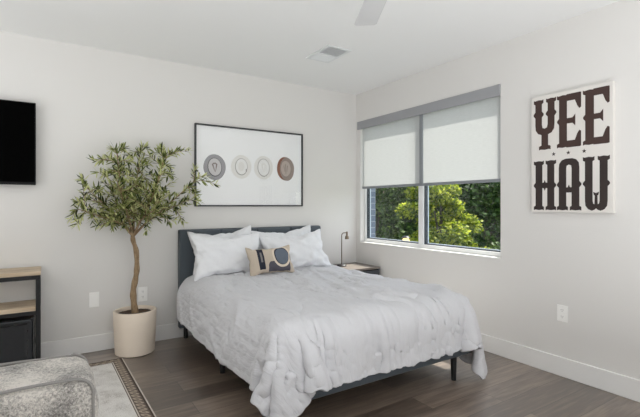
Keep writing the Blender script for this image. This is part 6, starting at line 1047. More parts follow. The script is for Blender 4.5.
128,-130,128,-128,130,-127,127,-129,130,-130,124,-124,125,-122,118,-115,111,-105,94,-83,65,-47,23,2,22,-47,63,-77,81,-80,82,-88,86,-88,91,-88,89,-88,86,-87,89,-92,88,-87,90,-89,90,-94,94,-93,89,-90,93,-93,93,-92,92,-92,84,-80,
83,-85,89,-91,91,-92,91,-88,89,-91,92,-92,92,-93,92,-91,89,-87,88,-92,89,-87,88,-87,85,-83,80,-76,60,-46,24,2,21,-45,48,-46,47,-50,50,-50,50,-52,51,-49,51,-48,45,-47,49,-51,50,-48,48,-50,52,-54,53,-52,49,-48,
51,-52,51,-51,52,-50,49,-46,44,-48,48,-47,48,-51,51,-49,49,-50,51,-50,50,-53,53,-50,47,-49,51,-50,49,-50,51,-48,46,-49,52,-48,45,-46,24,1,0,0,0,0,0,-1,3,-2,0,0,0,-1,0,-1,1,1,0,2,-2,-2,
0,0,0,0,0,-1,0,0,0,0,1,0,0,1]],
'pillow_b': [[-343,21,20,21,20,21,17,21,21,21,20,20,20,21,18,20,22,20,20,19,14,21,22,22,21,20,21,21,19,20,21,20,21,21,20,-681,12,-1,22,0,21,0,19,1,21,0,21,-2,20,1,20,2,18,0,20,2,18,1,21,-2,
23,-1,19,2,20,-2,21,-1,22,-1,23,-6,21,-1,19,2,18,1,20,0,22,0,20,0,22,-1,22,-1,22,-2,23,-3,22,0,20,1,20,0,22,-1,22,0,12,-670,10,-1,14,0,20,1,21,1,20,0,21,0,19,2,20,2,
18,3,18,-3,25,-4,22,-1,22,0,22,0,20,-3,22,-1,22,-1,23,-4,24,-3,23,-3,17,0,22,-1,22,-1,22,0,21,-1,23,-1,22,-1,22,-2,23,-2,21,0,22,-1,22,-1,17,-2,10,-659,5,3,12,-1,16,2,19,1,
21,1,19,2,20,2,19,2,20,1,20,1,20,-2,23,-3,22,-1,21,0,21,1,19,-2,23,-3,25,-4,21,0,22,0,22,-2,18,1,20,0,22,-1,22,-1,22,-1,22,-1,22,0,22,-1,21,0,21,0,18,-1,11,0,9,-647,
2,1,14,-3,16,3,14,3,19,1,20,2,19,2,20,1,21,1,20,1,20,1,20,0,21,-2,20,2,19,2,20,-2,23,-3,25,-3,24,-3,22,-1,19,3,17,4,18,3,18,2,20,-1,21,0,22,0,21,0,21,0,22,-1,
19,0,16,-6,20,-4,6,-632,-4,5,4,2,15,-1,19,-1,18,2,19,1,21,0,21,1,20,2,20,0,22,-2,21,0,20,2,19,2,20,1,20,1,21,0,22,-3,24,-2,22,-1,19,3,19,0,21,0,21,0,21,0,22,0,
21,0,21,0,21,0,18,2,18,-5,16,1,14,-10,9,-626,1,3,4,3,14,-3,17,3,17,-1,20,1,21,0,21,0,21,1,20,1,20,1,20,1,20,0,21,1,20,2,20,0,22,-2,23,-1,22,-1,23,-1,22,-1,21,1,
19,2,20,0,21,0,21,1,21,0,21,0,20,0,19,-4,18,1,15,-7,17,-4,-2,-613,7,-3,10,1,4,2,14,0,19,0,21,-1,21,1,19,0,22,-1,21,1,21,1,20,0,22,0,21,0,21,0,22,-1,22,0,22,-1,
22,0,22,-1,21,1,20,1,20,2,20,0,21,1,21,0,21,-1,22,-1,21,-2,20,-1,15,-2,14,-2,6,1,4,-611,7,-3,11,-1,5,10,4,0,17,1,19,1,20,0,22,0,20,0,21,0,21,0,21,1,21,0,22,0,
21,0,22,0,21,0,22,0,21,0,22,0,21,0,21,0,22,0,21,1,20,0,21,0,22,-1,21,-1,21,1,13,3,14,-1,9,1,3,2,1,-600,-3,16,-7,15,1,-3,11,2,15,3,16,0,21,0,20,1,21,0,21,0,
20,1,21,0,22,0,21,0,22,0,21,1,21,0,22,0,21,0,22,0,22,-1,22,0,22,0,21,0,21,0,21,0,22,-2,20,1,19,0,15,-3,15,4,-7,8,-5,8,2,-579,-11,5,2,3,9,-2,15,4,11,1,17,4,
17,0,21,0,21,0,22,0,20,1,21,0,22,-1,22,0,22,0,21,1,21,0,22,0,21,1,21,0,21,0,22,0,21,1,21,-1,23,-1,22,-1,22,-1,21,0,8,7,5,15,3,7,2,4,-1,1,-12,-574,13,-11,12,-1,
8,-4,19,-5,23,-3,15,0,19,1,21,0,21,0,21,0,22,0,21,0,21,1,21,0,22,0,22,-1,22,0,22,0,21,0,22,0,22,0,21,0,22,0,21,0,22,-1,23,-1,21,-2,17,2,16,6,6,10,-10,9,7,3,
8,-15,13,-580,8,-6,22,-19,19,-12,29,-16,20,-3,22,-3,19,1,20,1,21,0,21,0,22,-1,22,0,22,0,21,0,22,0,21,0,22,0,22,0,22,0,21,0,22,0,21,0,22,0,22,-1,22,-1,22,0,21,0,19,1,
15,3,10,5,3,7,-8,1,8,1,11,-582,15,-19,17,-14,29,-17,19,-9,25,-8,19,-1,21,0,20,2,20,0,22,-1,22,-1,22,-1,23,-1,22,0,22,0,21,0,22,0,22,0,22,-1,22,0,21,1,22,-1,22,0,21,0,
22,-1,22,0,19,1,20,1,17,-5,14,5,10,-7,11,6,8,0,3,-576,-7,1,0,-8,16,-6,16,-3,17,3,18,-3,21,0,21,0,21,0,21,0,22,-1,22,-1,22,0,22,0,22,0,21,0,22,0,22,-1,23,-1,22,0,
22,0,21,-1,23,-1,23,-2,22,0,21,1,20,0,18,2,19,1,10,-3,21,-4,14,-4,1,5,-8,-581,9,-9,8,-3,7,10,5,-1,20,-4,20,-1,21,-1,23,-2,22,-1,22,0,21,0,21,0,22,-1,22,0,22,-1,23,-1,
22,0,22,-1,22,0,22,0,22,-1,22,-1,23,-1,22,-1,22,-1,22,0,21,-1,20,2,17,0,19,0,14,-3,7,-8,18,-13,10,-598,2,9,3,8,-5,5,15,1,12,-2,21,0,21,0,20,0,21,0,21,1,21,-1,22,0,
21,-1,23,-1,22,-1,23,-1,22,0,22,-1,22,0,22,-1,22,-1,23,-1,22,-1,22,-1,22,0,21,0,20,1,20,0,20,1,14,-1,18,-1,12,-3,9,-3,4,-610,3,0,5,10,4,0,15,-1,20,-2,21,0,20,0,22,-1,
21,0,22,-1,21,1,21,0,22,-1,22,-2,22,-1,23,-1,22,-1,23,-1,22,-1,23,-2,23,-2,24,-2,22,-1,23,-1,21,0,22,-1,21,0,21,-1,20,0,19,1,14,-6,16,1,4,4,3,-621,3,3,6,1,17,-2,15,-1,
21,-3,22,-1,22,-1,21,0,21,0,21,1,21,0,21,0,22,-3,23,-2,22,-1,23,-1,22,-1,23,-2,23,-2,23,-2,23,-2,24,-2,23,-1,21,-1,22,0,21,0,21,-1,21,1,20,-2,21,0,16,0,8,5,9,-2,5,-630,
5,0,13,-3,17,-2,20,0,18,-1,21,1,20,0,22,-1,22,-1,20,1,21,1,20,1,18,-1,22,-1,22,-1,23,-1,22,-2,23,-2,24,-2,23,-2,24,-4,24,-2,20,1,20,1,21,0,21,0,22,-1,22,-1,20,1,20,0,
14,4,14,-4,12,1,5,-639,9,-2,17,-6,21,-4,18,0,21,1,20,0,21,-1,23,-1,22,-2,22,-1,21,0,18,4,18,2,19,0,19,-1,22,-1,23,-1,22,-1,22,-1,23,-2,23,-1,21,-3,20,2,19,1,20,1,20,1,
21,-1,22,0,22,-1,20,-1,22,-1,14,2,13,-2,6,-648,6,0,17,1,15,0,21,0,21,0,21,1,21,0,21,-4,25,-4,17,4,17,5,16,4,17,2,17,5,17,4,17,-1,23,-1,22,-1,23,-1,22,-2,18,0,19,2,
20,2,17,2,20,-1,22,0,21,0,21,1,20,0,22,-1,21,-1,20,0,12,0,8,-658,9,0,17,1,20,1,20,1,20,1,21,-1,22,0,20,0,22,-3,13,6,16,4,18,3,15,7,15,0,21,-1,21,-1,23,-1,22,-1,
22,-1,23,-2,18,3,16,4,15,0,21,0,20,2,20,0,21,0,21,-1,21,0,21,0,22,-1,21,0,15,4,6,-667,13,1,20,2,20,1,20,1,19,1,19,2,20,-2,23,-1,21,-3,23,-3,16,4,16,4,16,3,18,0,
21,0,19,-1,22,0,22,-1,22,-1,22,0,22,-1,20,-1,13,0,22,-1,20,1,21,0,21,1,20,-1,23,-1,20,-1,20,1,21,0,21,0,12,-675,20,21,21,20,20,21,18,21,21,21,12,20,21,21,20,20,20,22,21,21,
21,20,12,20,21,22,20,21,22,21,17,19,21,21],
[-247,6,7,7,7,6,13,-3,4,6,8,8,-9,4,11,-8,4,-8,6,11,-16,-3,-1,-1,0,-9,-2,5,-10,-8,-7,-7,-6,-6,-6,18,-3,0,3,-1,7,-2,11,-3,1,3,3,8,4,-6,3,-1,10,2,7,-5,-3,14,-12,2,
2,2,9,-12,10,3,-15,6,0,-4,5,8,7,-16,4,-10,0,11,-8,1,-5,4,-9,1,-3,-1,-3,7,-13,4,2,-8,-2,-1,-8,4,-9,0,-1,-2,-2,0,3,18,-2,0,-2,-1,7,-7,8,-5,10,-1,1,-2,11,-7,3,1,
9,-4,1,15,-13,8,4,-7,4,-4,5,-3,10,1,-12,5,0,6,-10,0,9,-3,10,-19,4,8,-8,2,-5,0,-9,9,-10,0,-2,1,-1,1,-8,-1,3,-3,-8,2,-3,3,-3,0,3,-1,3,18,-1,-1,-1,-1,-1,-2,6,-6,
10,-9,4,-2,4,0,2,1,2,2,1,5,0,12,-7,0,9,-13,4,-4,9,-5,-3,14,-13,7,-6,-1,13,-16,13,-13,11,-5,-8,16,-18,9,-9,3,0,-6,-2,-1,-1,-2,-2,4,-7,2,0,1,-2,0,2,0,3,0,2,18,
-1,0,-2,-1,-1,-1,0,-2,1,-2,3,-1,3,1,0,1,1,-1,3,0,6,1,2,4,3,-12,1,3,-4,3,-2,13,-12,4,-4,1,4,-8,17,-13,2,-4,-3,7,-8,13,-15,8,-4,-5,-1,2,-5,0,-1,0,1,0,-1,0,
2,0,3,-1,4,-1,2,17,1,-2,0,-1,-1,-2,0,-2,1,-1,0,-2,2,-1,3,-2,2,2,2,-3,3,5,3,-6,0,-2,1,3,-4,1,1,3,-3,7,-6,-3,3,-2,12,-13,2,-2,-1,9,-6,1,-6,1,-3,1,-1,0,
1,-1,-1,2,-1,0,2,-1,3,-1,3,0,3,-2,3,18,0,-1,0,-1,-1,-2,0,-2,0,-2,1,-1,1,-2,1,-1,3,1,-2,2,3,-5,2,4,-4,-1,4,-4,1,1,0,6,-4,-2,3,-2,-2,0,0,2,-2,0,3,-2,
-2,5,-3,-3,0,0,0,-1,1,0,0,1,0,0,2,0,2,0,3,-1,4,-2,1,19,-1,1,-2,-1,0,-1,-1,-2,1,-2,1,-2,2,-2,0,-1,3,-3,1,0,0,2,-1,-1,3,-3,1,-1,3,1,-2,-1,0,0,0,0,
0,0,0,1,2,-1,2,-4,1,-1,0,1,-1,-1,1,0,0,1,0,0,1,0,2,-1,3,-1,4,-2,3,0,1,19,-1,0,-2,0,0,-5,3,-3,1,-2,1,-1,1,-2,2,-1,1,-2,1,-1,1,-1,1,-1,1,-1,2,-1,
0,-1,2,-2,1,1,0,-2,1,1,-1,0,1,-1,3,-2,-1,0,0,-1,1,0,0,1,-1,1,0,1,0,0,3,-1,3,-1,3,-1,2,0,1,19,-1,-4,3,-3,2,-5,4,-3,1,-2,1,-2,2,-2,1,-1,1,-1,1,-1,
1,-1,1,-1,1,-1,0,0,1,-1,0,0,1,-1,0,1,-1,1,-1,0,0,0,0,1,-1,0,1,-1,0,1,0,0,-1,2,0,0,1,0,2,-1,3,0,-4,4,-5,6,1,19,1,-5,5,-6,5,-6,5,-4,2,-3,2,-2,
1,-1,1,-1,1,-1,1,-1,0,0,0,0,0,0,0,0,0,0,0,0,0,0,0,0,0,0,0,0,0,0,0,0,0,0,0,1,-1,0,0,1,-1,1,0,1,-3,4,-5,4,4,0,-3,4,-5,6,-6,23,-1,0,3,-4,
4,-5,4,-4,1,0,1,-3,1,0,1,-1,0,-1,1,-1,1,-1,1,0,0,0,0,0,0,0,0,0,0,0,0,0,0,0,0,0,0,0,0,0,0,0,0,0,0,1,-2,1,0,1,-2,2,-3,4,-4,4,-2,3,-1,4,
-4,1,-5,27,-1,-1,-3,2,3,-3,0,-1,2,-2,2,-2,1,0,0,0,0,-1,1,-1,1,-1,1,0,0,0,0,-1,1,-1,1,0,0,0,0,0,0,0,0,0,0,0,0,0,0,0,0,0,0,0,0,0,0,0,-1,1,
-2,4,-5,5,-5,5,-1,3,-4,1,-3,26,-3,2,-4,3,1,-1,-2,1,1,-1,1,-1,1,-1,1,-1,1,-1,1,-1,1,-1,1,-1,1,-1,1,-1,1,-1,1,0,0,0,0,0,0,0,0,0,0,0,0,0,0,0,0,0,
0,0,0,0,-1,1,-1,1,-2,3,-4,5,-7,5,-2,0,-4,2,1,24,-3,2,-2,4,-4,4,-3,2,-1,1,0,0,1,-1,1,-1,1,-1,1,-1,1,-1,1,-1,1,-1,1,-1,1,-1,1,-1,0,0,1,-1,1,0,-1,1,
0,0,0,0,-1,1,0,0,-1,1,-1,1,-1,1,-2,2,-2,1,-2,4,-7,2,-2,3,-4,3,-3,21,4,0,-1,5,-5,1,1,2,-2,1,1,0,1,-1,0,0,0,0,1,-1,1,-1,1,-1,1,-1,1,0,0,0,-1,0,
1,-1,0,0,0,0,1,0,-1,1,-1,1,-1,1,-1,1,-1,1,-1,1,-1,1,-2,1,-2,1,-2,2,-4,2,-3,3,-5,4,-4,21,1,4,0,2,-3,1,1,2,0,0,1,-1,1,-1,2,-1,1,-1,1,-2,1,0,0,-2,
2,0,0,0,-2,1,1,-1,1,-1,0,-1,2,0,0,0,0,-1,1,1,-1,0,0,0,0,1,-1,1,-2,1,-1,1,-2,1,-3,1,-2,2,-4,0,-2,1,-2,22,1,0,2,3,-1,0,2,0,1,1,0,0,1,-1,0,0,
1,-1,1,0,0,-1,1,-3,1,0,-4,0,4,-1,1,-3,2,0,2,-1,0,-3,1,2,1,-1,2,-1,-2,3,0,0,-1,0,0,1,-2,2,-2,1,-2,1,-2,1,-3,2,-3,0,-2,0,-1,22,0,1,2,-1,2,1,2,0,
0,1,1,0,-1,1,0,0,0,-1,1,-4,3,-2,-2,3,-3,-6,1,3,2,0,-1,1,1,-2,2,-6,3,1,1,2,1,0,0,0,0,2,-5,3,1,1,-2,2,-1,0,-1,2,-2,0,-1,1,-3,1,-2,-1,-2,0,-1,22,
1,0,2,0,2,0,2,-1,2,0,1,-3,3,-2,-1,-2,3,-1,-8,6,-4,1,2,-1,-8,-3,7,-3,6,-2,1,0,1,-7,4,-1,4,-2,0,-3,4,3,-12,11,0,4,-2,2,0,0,1,-4,5,1,-1,0,-1,1,-1,0,
-2,0,-3,1,-2,0,-1,21,2,0,2,0,2,0,2,-1,1,-4,4,-2,-2,-5,4,-3,0,-7,0,5,-13,13,-4,1,-4,-2,-1,-9,16,-7,8,-3,1,-3,0,-4,8,-3,3,-4,-1,0,-8,18,-6,5,0,-5,8,-2,0,-2,
6,1,1,2,-1,1,-2,1,-2,1,-3,0,-2,0,-1,22,1,0,2,0,2,0,1,-6,4,-2,-3,1,-2,-3,-1,-11,7,-3,-14,15,-10,11,-6,-2,-4,-5,12,-9,10,-16,14,0,2,-6,6,-3,2,-5,2,-8,-6,16,-5,8,
-6,10,1,-9,8,1,5,-2,0,3,3,-3,6,2,0,1,-2,1,-2,0,-3,1,-2,22,2,0,2,0,-1,-2,0,-6,2,-2,-2,-7,3,-4,-4,-4,0,-10,-8,18,-13,3,-7,11,0,-3,-2,-11,10,-2,10,-2,2,-1,-1,-1,
-4,-4,6,-2,-12,15,-5,-4,14,2,-3,4,5,-7,8,1,4,-7,5,4,6,0,4,1,3,0,-1,0,-2,0,-2,22,2,1,-5,2,-5,2,-5,-2,-7,1,-8,3,-5,-7,3,-6,-2,-8,-1,8,-25,16,-6,-2,9,1,-1,-11,
4,-4,16,-4,4,0,-1,-6,0,1,-5,2,0,1,-11,1,17,1,0,5,5,-1,4,0,4,-6,8,1,-2,3,6,4,7,-2,7,0,1,0,-2,22,-6,-6,-7,-7,-7,-7,-12,-1,-5,-5,-18,8,7,-4,-8,9,7,-4,-3,-5,
1,-9,18,6,6,0,7,5,2,1,14,9,6,7],
[1,0,0,0,-1,0,1,0,0,0,0,0,-2,0,-1,1,1,0,-2,0,3,0,0,0,0,0,-1,0,1,0,0,0,0,0,0,0,23,-47,49,-52,52,-52,48,-46,51,-53,53,-51,49,-49,51,-52,50,-47,48,-52,52,-49,49,-51,
50,-51,48,-49,50,-47,50,-53,52,-52,51,-50,48,-49,53,-52,54,-50,47,-48,48,-48,49,-51,50,-51,51,-49,50,-51,50,-50,52,-50,51,-50,49,-53,49,-47,47,-45,23,0,21,-43,61,-79,78,-83,87,-88,87,-85,90,-93,91,-90,93,-93,
91,-91,92,-89,89,-92,87,-89,92,-92,91,-92,91,-88,92,-94,92,-88,89,-93,90,-90,87,-87,95,-90,88,-90,90,-91,92,-91,90,-93,93,-92,90,-88,90,-92,91,-87,89,-90,87,-82,77,-77,63,-46,22,-1,25,-48,64,-83,99,-111,110,-117,
119,-122,129,-130,132,-132,132,-132,133,-132,132,-131,129,-126,124,-129,124,-127,133,-134,134,-132,135,-129,128,-131,130,-134,129,-130,131,-129,129,-126,133,-128,127,-131,129,-131,127,-128,131,-131,131,-130,131,-126,126,-127,120,-115,111,-109,96,-82,63,-44,22,-1,
26,-51,66,-85,102,-113,126,-140,145,-151,154,-157,159,-158,160,-163,164,-166,166,-167,164,-162,162,-160,157,-164,170,-168,171,-173,172,-166,165,-169,169,-170,168,-170,164,-161,167,-167,170,-166,165,-160,159,-162,157,-162,165,-161,160,-162,161,-158,151,-145,142,-139,
128,-117,102,-83,67,-52,25,0,24,-49,69,-90,104,-120,131,-144,158,-164,171,-181,184,-187,187,-189,193,-192,191,-196,200,-197,191,-195,200,-203,205,-203,204,-207,206,-203,203,-200,200,-207,207,-204,199,-199,204,-203,203,-196,190,-192,195,-198,198,-197,194,-192,
187,-183,182,-175,169,-167,154,-144,135,-118,100,-87,72,-50,23,-2,25,-50,71,-92,106,-124,141,-151,160,-174,184,-190,192,-199,208,-214,213,-211,217,-220,217,-224,230,-227,228,-235,232,-233,237,-236,236,-230,227,-232,232,-229,234,-236,236,-232,230,-232,222,-220,
226,-221,215,-219,221,-217,212,-209,206,-201,196,-190,183,-177,167,-151,134,-123,108,-88,69,-51,26,-3,23,-49,70,-89,110,-130,145,-162,172,-183,189,-196,203,-205,215,-225,224,-230,239,-242,246,-246,247,-254,251,-252,257,-258,255,-251,254,-260,262,-260,261,-260,
258,-257,257,-256,247,-242,239,-242,247,-246,244,-237,233,-234,230,-223,218,-211,206,-202,194,-183,171,-161,144,-126,108,-90,69,-49,25,-2,23,-50,71,-90,111,-125,141,-162,175,-189,197,-205,213,-220,222,-224,232,-241,246,-254,257,-260,264,-267,270,-272,269,-266,
269,-275,274,-273,277,-272,267,-270,273,-267,266,-271,268,-265,259,-254,258,-260,256,-253,246,-240,238,-231,227,-224,218,-209,199,-193,177,-162,148,-131,111,-92,71,-50,26,-2,27,-48,68,-88,104,-126,146,-163,176,-188,199,-214,218,-223,231,-237,237,-241,247,-254,
263,-267,266,-270,273,-272,275,-280,279,-278,281,-284,284,-283,284,-281,279,-279,280,-280,280,-279,276,-273,269,-267,262,-260,257,-250,245,-242,239,-231,219,-214,208,-196,180,-162,144,-132,111,-90,68,-46,25,0,25,-51,71,-92,111,-132,149,-159,174,-192,204,-213,
219,-232,238,-243,248,-253,253,-256,265,-270,272,-276,279,-283,284,-287,288,-285,286,-288,284,-287,288,-286,288,-288,288,-282,278,-277,277,-276,272,-270,267,-261,260,-259,255,-250,244,-238,230,-223,202,-186,169,-160,149,-130,111,-91,69,-47,23,2,22,-49,70,-89,
110,-132,148,-164,176,-186,204,-219,228,-237,239,-243,249,-255,259,-263,266,-270,273,-276,280,-283,284,-284,287,-291,290,-291,291,-289,291,-292,290,-286,285,-287,286,-285,282,-279,276,-273,270,-267,267,-262,258,-255,248,-237,221,-213,201,-196,178,-163,142,-120,105,-86,
67,-47,21,3,26,-50,64,-85,106,-127,140,-157,179,-194,205,-215,231,-239,242,-249,251,-255,262,-267,267,-270,277,-279,276,-279,285,-289,288,-289,292,-292,293,-294,290,-289,294,-295,292,-289,287,-285,280,-277,278,-275,272,-269,265,-262,258,-254,247,-241,231,-223,
208,-196,179,-163,143,-124,102,-81,62,-43,22,2,20,-45,67,-89,104,-122,143,-162,177,-191,210,-221,229,-237,244,-245,248,-258,260,-261,266,-271,275,-281,282,-284,287,-289,291,-292,290,-290,295,-295,293,-293,292,-291,290,-289,284,-282,284,-281,276,-275,270,-264,
264,-259,254,-251,240,-233,227,-223,210,-191,171,-160,146,-124,102,-90,74,-53,26,-3,25,-48,70,-91,111,-130,149,-167,183,-191,198,-213,225,-232,239,-245,249,-255,261,-266,266,-269,273,-277,283,-286,286,-287,289,-290,291,-292,290,-290,291,-289,291,-293,287,-281,
283,-286,281,-273,269,-270,271,-263,255,-254,249,-246,240,-234,223,-213,206,-198,178,-157,145,-133,113,-94,73,-52,26,-1,23,-48,70,-91,112,-125,141,-162,173,-189,203,-213,222,-229,231,-235,241,-248,255,-255,259,-266,271,-276,276,-278,283,-287,288,-289,284,-280,
285,-284,283,-287,286,-283,283,-283,280,-279,274,-268,268,-266,261,-258,255,-249,241,-239,236,-228,217,-213,201,-187,177,-168,152,-133,112,-90,70,-49,22,0,27,-48,67,-86,107,-128,138,-153,170,-190,200,-204,212,-218,225,-234,239,-244,251,-252,251,-258,261,-259,
265,-274,276,-278,272,-270,275,-275,274,-274,272,-268,271,-276,277,-275,269,-265,265,-267,266,-257,251,-248,243,-244,239,-233,223,-218,214,-206,196,-190,175,-157,144,-131,112,-93,72,-51,25,0,27,-53,74,-90,106,-127,143,-160,171,-183,193,-197,204,-213,216,-222,
233,-238,238,-243,249,-250,252,-251,251,-257,252,-246,253,-258,258,-255,251,-253,258,-259,257,-253,249,-253,257,-253,252,-254,246,-243,245,-244,237,-229,226,-226,218,-212,207,-199,188,-177,167,-160,144,-123,104,-90,69,-49,25,0,27,-51,70,-91,104,-119,137,-154,
163,-174,184,-191,196,-202,211,-216,221,-224,229,-226,226,-232,227,-231,233,-226,220,-223,231,-233,231,-230,233,-233,233,-228,224,-229,231,-235,238,-237,236,-234,233,-234,224,-217,220,-220,213,-211,209,-200,191,-188,182,-170,160,-154,139,-124,104,-87,71,-51,25,-1,
26,-51,69,-88,103,-119,132,-141,153,-166,173,-174,180,-189,189,-188,196,-203,198,-198,201,-200,202,-205,198,-190,194,-198,202,-205,204,-205,206,-200,197,-200,202,-205,202,-200,203,-207,200,-197,204,-207,204,-202,202,-198,194,-187,184,-187,182,-177,168,-162,157,-147,
129,-119,106,-86,65,-48,25,-1,23,-47,63,-81,96,-110,126,-138,144,-144,150,-158,158,-156,160,-164,166,-165,163,-168,163,-165,171,-170,168,-166,164,-157,164,-170,170,-173,172,-171,168,-164,167,-172,173,-172,167,-167,162,-167,174,-172,173,-168,167,-168,163,-157,
157,-161,160,-159,156,-152,141,-130,123,-117,100,-85,69,-51,25,0,26,-52,66,-78,92,-107,113,-113,116,-122,122,-125,129,-130,131,-126,126,-130,125,-128,130,-132,134,-130,127,-124,130,-133,134,-131,130,-135,135,-133,133,-135,134,-133,132,-130,125,-130,134,-135,
133,-133,138,-132,129,-131,131,-131,127,-126,127,-125,124,-126,124,-120,111,-103,93,-84,66,-48,24,0,25,-49,63,-76,79,-81,85,-84,85,-90,90,-89,90,-92,91,-90,91,-88,82,-87,89,-89,90,-90,93,-94,94,-89,90,-92,94,-96,95,-96,95,-94,
93,-90,90,-93,87,-89,93,-93,96,-97,96,-94,95,-92,90,-92,92,-89,86,-88,91,-92,91,-91,90,-88,81,-75,60,-48,26,-1,22,-43,45,-47,48,-51,53,-50,49,-50,50,-51,52,-49,50,-51,50,-47,49,-53,47,-47,48,-48,50,-52,53,-48,
48,-49,51,-53,53,-54,54,-52,49,-49,49,-49,51,-53,50,-50,53,-54,53,-53,54,-53,52,-52,51,-48,48,-50,48,-47,48,-50,53,-52,51,-52,48,-44,22,-1,0,1,0,0,1,0,1,0,0,-1,-3,1,2,0,1,-1,0,0,0,-1,
0,0,0,0,0,0,0,0,0,-1,1,0,0,0]],
'lumbar': [[-237,19,18,19,19,18,12,19,19,18,18,19,19,19,20,18,18,19,20,19,18,16,18,19,18,19,19,-474,13,-1,20,0,20,-1,19,-2,21,-2,19,-3,19,0,15,5,15,1,18,0,19,0,19,1,18,0,18,1,18,1,18,1,
19,-1,20,0,19,-1,19,0,17,2,18,-1,18,1,18,1,18,1,13,-467,9,-2,19,-1,20,-1,20,-2,21,-2,21,-2,17,2,14,2,18,0,19,0,19,1,17,1,18,1,19,0,19,0,19,1,18,0,19,1,19,0,19,0,
18,-1,20,-1,19,0,17,2,17,-1,9,-459,9,-2,15,-1,18,-1,20,-1,20,-1,20,-1,17,3,15,2,18,0,19,0,19,1,18,1,18,1,18,0,19,1,18,1,19,0,19,0,19,1,18,1,18,0,20,-1,19,0,17,1,
12,-1,9,-452,6,1,14,0,14,0,18,-1,20,-1,20,-1,18,1,18,1,19,0,19,1,18,1,18,1,19,0,19,-1,20,0,19,0,19,1,18,1,19,0,19,1,18,0,19,0,17,1,17,1,11,2,3,-445,4,2,8,3,
16,-2,20,-1,17,0,20,-1,19,0,19,1,18,1,18,1,19,0,19,1,19,0,19,0,19,0,20,0,19,0,19,0,19,1,19,0,19,0,19,-1,18,1,16,1,10,0,-2,-435,10,-2,11,-3,12,1,17,1,17,2,17,0,
19,1,19,0,19,1,18,1,19,0,19,1,19,0,19,0,19,1,19,0,19,1,19,0,19,0,19,1,18,0,18,0,19,1,5,10,0,5,7,-434,1,0,10,2,10,3,16,0,18,1,18,1,18,1,18,1,19,0,19,1,
19,0,19,1,19,0,19,1,18,1,19,0,19,1,19,0,19,1,18,1,19,0,19,0,11,2,13,6,4,6,-6,-412,-7,2,1,14,0,10,9,-1,20,-1,19,0,19,1,18,1,19,0,19,1,19,0,19,1,19,0,19,1,
19,0,19,1,19,0,19,0,19,1,19,0,19,-1,18,0,17,2,11,2,4,-1,8,-425,6,4,-6,6,8,4,14,1,18,2,17,0,19,1,18,1,19,0,19,1,19,0,19,1,19,0,19,1,19,0,19,1,18,1,19,0,
19,1,19,0,19,0,18,1,12,-3,19,-3,8,2,4,-429,1,3,5,3,12,2,16,4,15,1,18,0,19,1,18,1,19,0,19,1,19,0,20,0,19,0,19,1,19,0,19,0,19,1,19,0,19,0,19,1,19,-1,20,0,
17,-2,13,-11,19,-4,-6,-420,5,-1,14,-3,14,2,16,0,18,1,19,0,19,1,18,0,19,0,19,1,19,0,19,1,19,0,19,0,19,1,19,0,19,1,18,1,19,0,19,0,19,1,18,0,19,0,3,7,-2,1,9,-433,
8,-1,10,4,13,-1,17,0,19,1,18,1,18,1,18,1,19,-1,20,0,19,0,19,1,19,0,19,0,19,1,18,1,19,0,19,0,19,1,18,1,19,0,18,1,19,0,16,-5,11,2,4,-446,5,2,12,1,16,1,18,1,
16,1,18,2,18,1,18,0,19,0,19,0,19,0,19,0,19,1,18,1,18,1,18,1,19,1,18,1,18,1,19,0,19,0,19,0,18,1,19,-2,13,1,5,-457,7,2,15,1,18,1,13,6,13,2,17,2,18,0,19,0,
20,-1,20,-1,19,1,17,2,18,1,18,1,19,0,19,0,18,1,18,1,18,2,17,2,18,1,17,1,19,0,19,0,18,-4,10,-466,12,1,18,0,19,1,10,8,10,3,17,0,19,0,19,0,20,-1,20,0,18,0,18,1,
19,1,18,1,18,1,18,1,19,-1,20,0,19,0,18,2,17,1,17,0,19,0,19,0,20,0,12,-475,19,18,18,16,15,15,20,19,20,19,19,18,19,19,19,20,19,19,18,18,19,18,19,19,19,19],
[-134,6,5,5,5,7,15,-4,-3,7,-6,4,-6,-1,1,7,-6,-4,0,-1,8,-10,-7,-5,-5,-6,-4,15,-3,1,5,-2,2,1,4,6,0,-2,10,2,9,-13,2,-2,-1,12,-9,1,2,-2,-1,4,1,-9,3,-1,5,0,-4,2,
-5,-3,2,4,-6,0,8,-10,2,2,-4,-7,-2,4,-8,2,-2,-1,3,15,-2,1,-2,1,3,-3,2,5,-1,-2,7,-5,17,-13,3,7,-8,1,-1,2,-2,1,7,-2,-1,-4,3,-1,-3,-1,3,2,-6,0,-2,3,-4,7,-8,5,
1,-9,6,-5,-3,3,-1,-3,3,-1,3,15,-2,0,-1,0,-1,0,0,-1,6,-2,-1,2,8,-8,1,7,-7,1,4,-2,-1,-1,6,-5,7,-3,-3,-2,-1,0,-1,1,-1,3,-3,0,3,-3,-3,5,-5,-1,0,0,1,-1,2,-1,
3,-1,3,15,-1,0,-2,0,-1,0,-1,0,0,0,3,-3,1,3,-2,-1,1,0,2,-1,3,-1,-2,0,1,3,0,-4,-1,1,0,1,-2,0,2,-3,0,0,1,-2,1,0,0,0,2,-1,2,-2,4,-1,2,15,-1,1,-3,1,
-1,-1,0,0,-1,0,3,-3,1,-1,1,-1,3,-1,0,-2,1,0,1,0,-1,0,0,0,1,0,-1,-1,2,-2,1,1,-1,-1,0,0,1,-1,1,0,2,-1,2,-1,4,-2,0,18,-3,2,-4,2,-3,2,-2,1,0,0,0,-1,
1,-1,2,-1,0,-1,1,1,-1,0,0,0,0,0,1,-1,0,0,1,-1,0,0,0,-1,1,0,0,-1,1,0,1,0,1,-1,0,2,-2,3,1,17,-4,4,-5,3,-3,2,-2,0,0,0,0,0,1,-1,1,-1,1,-1,1,-1,
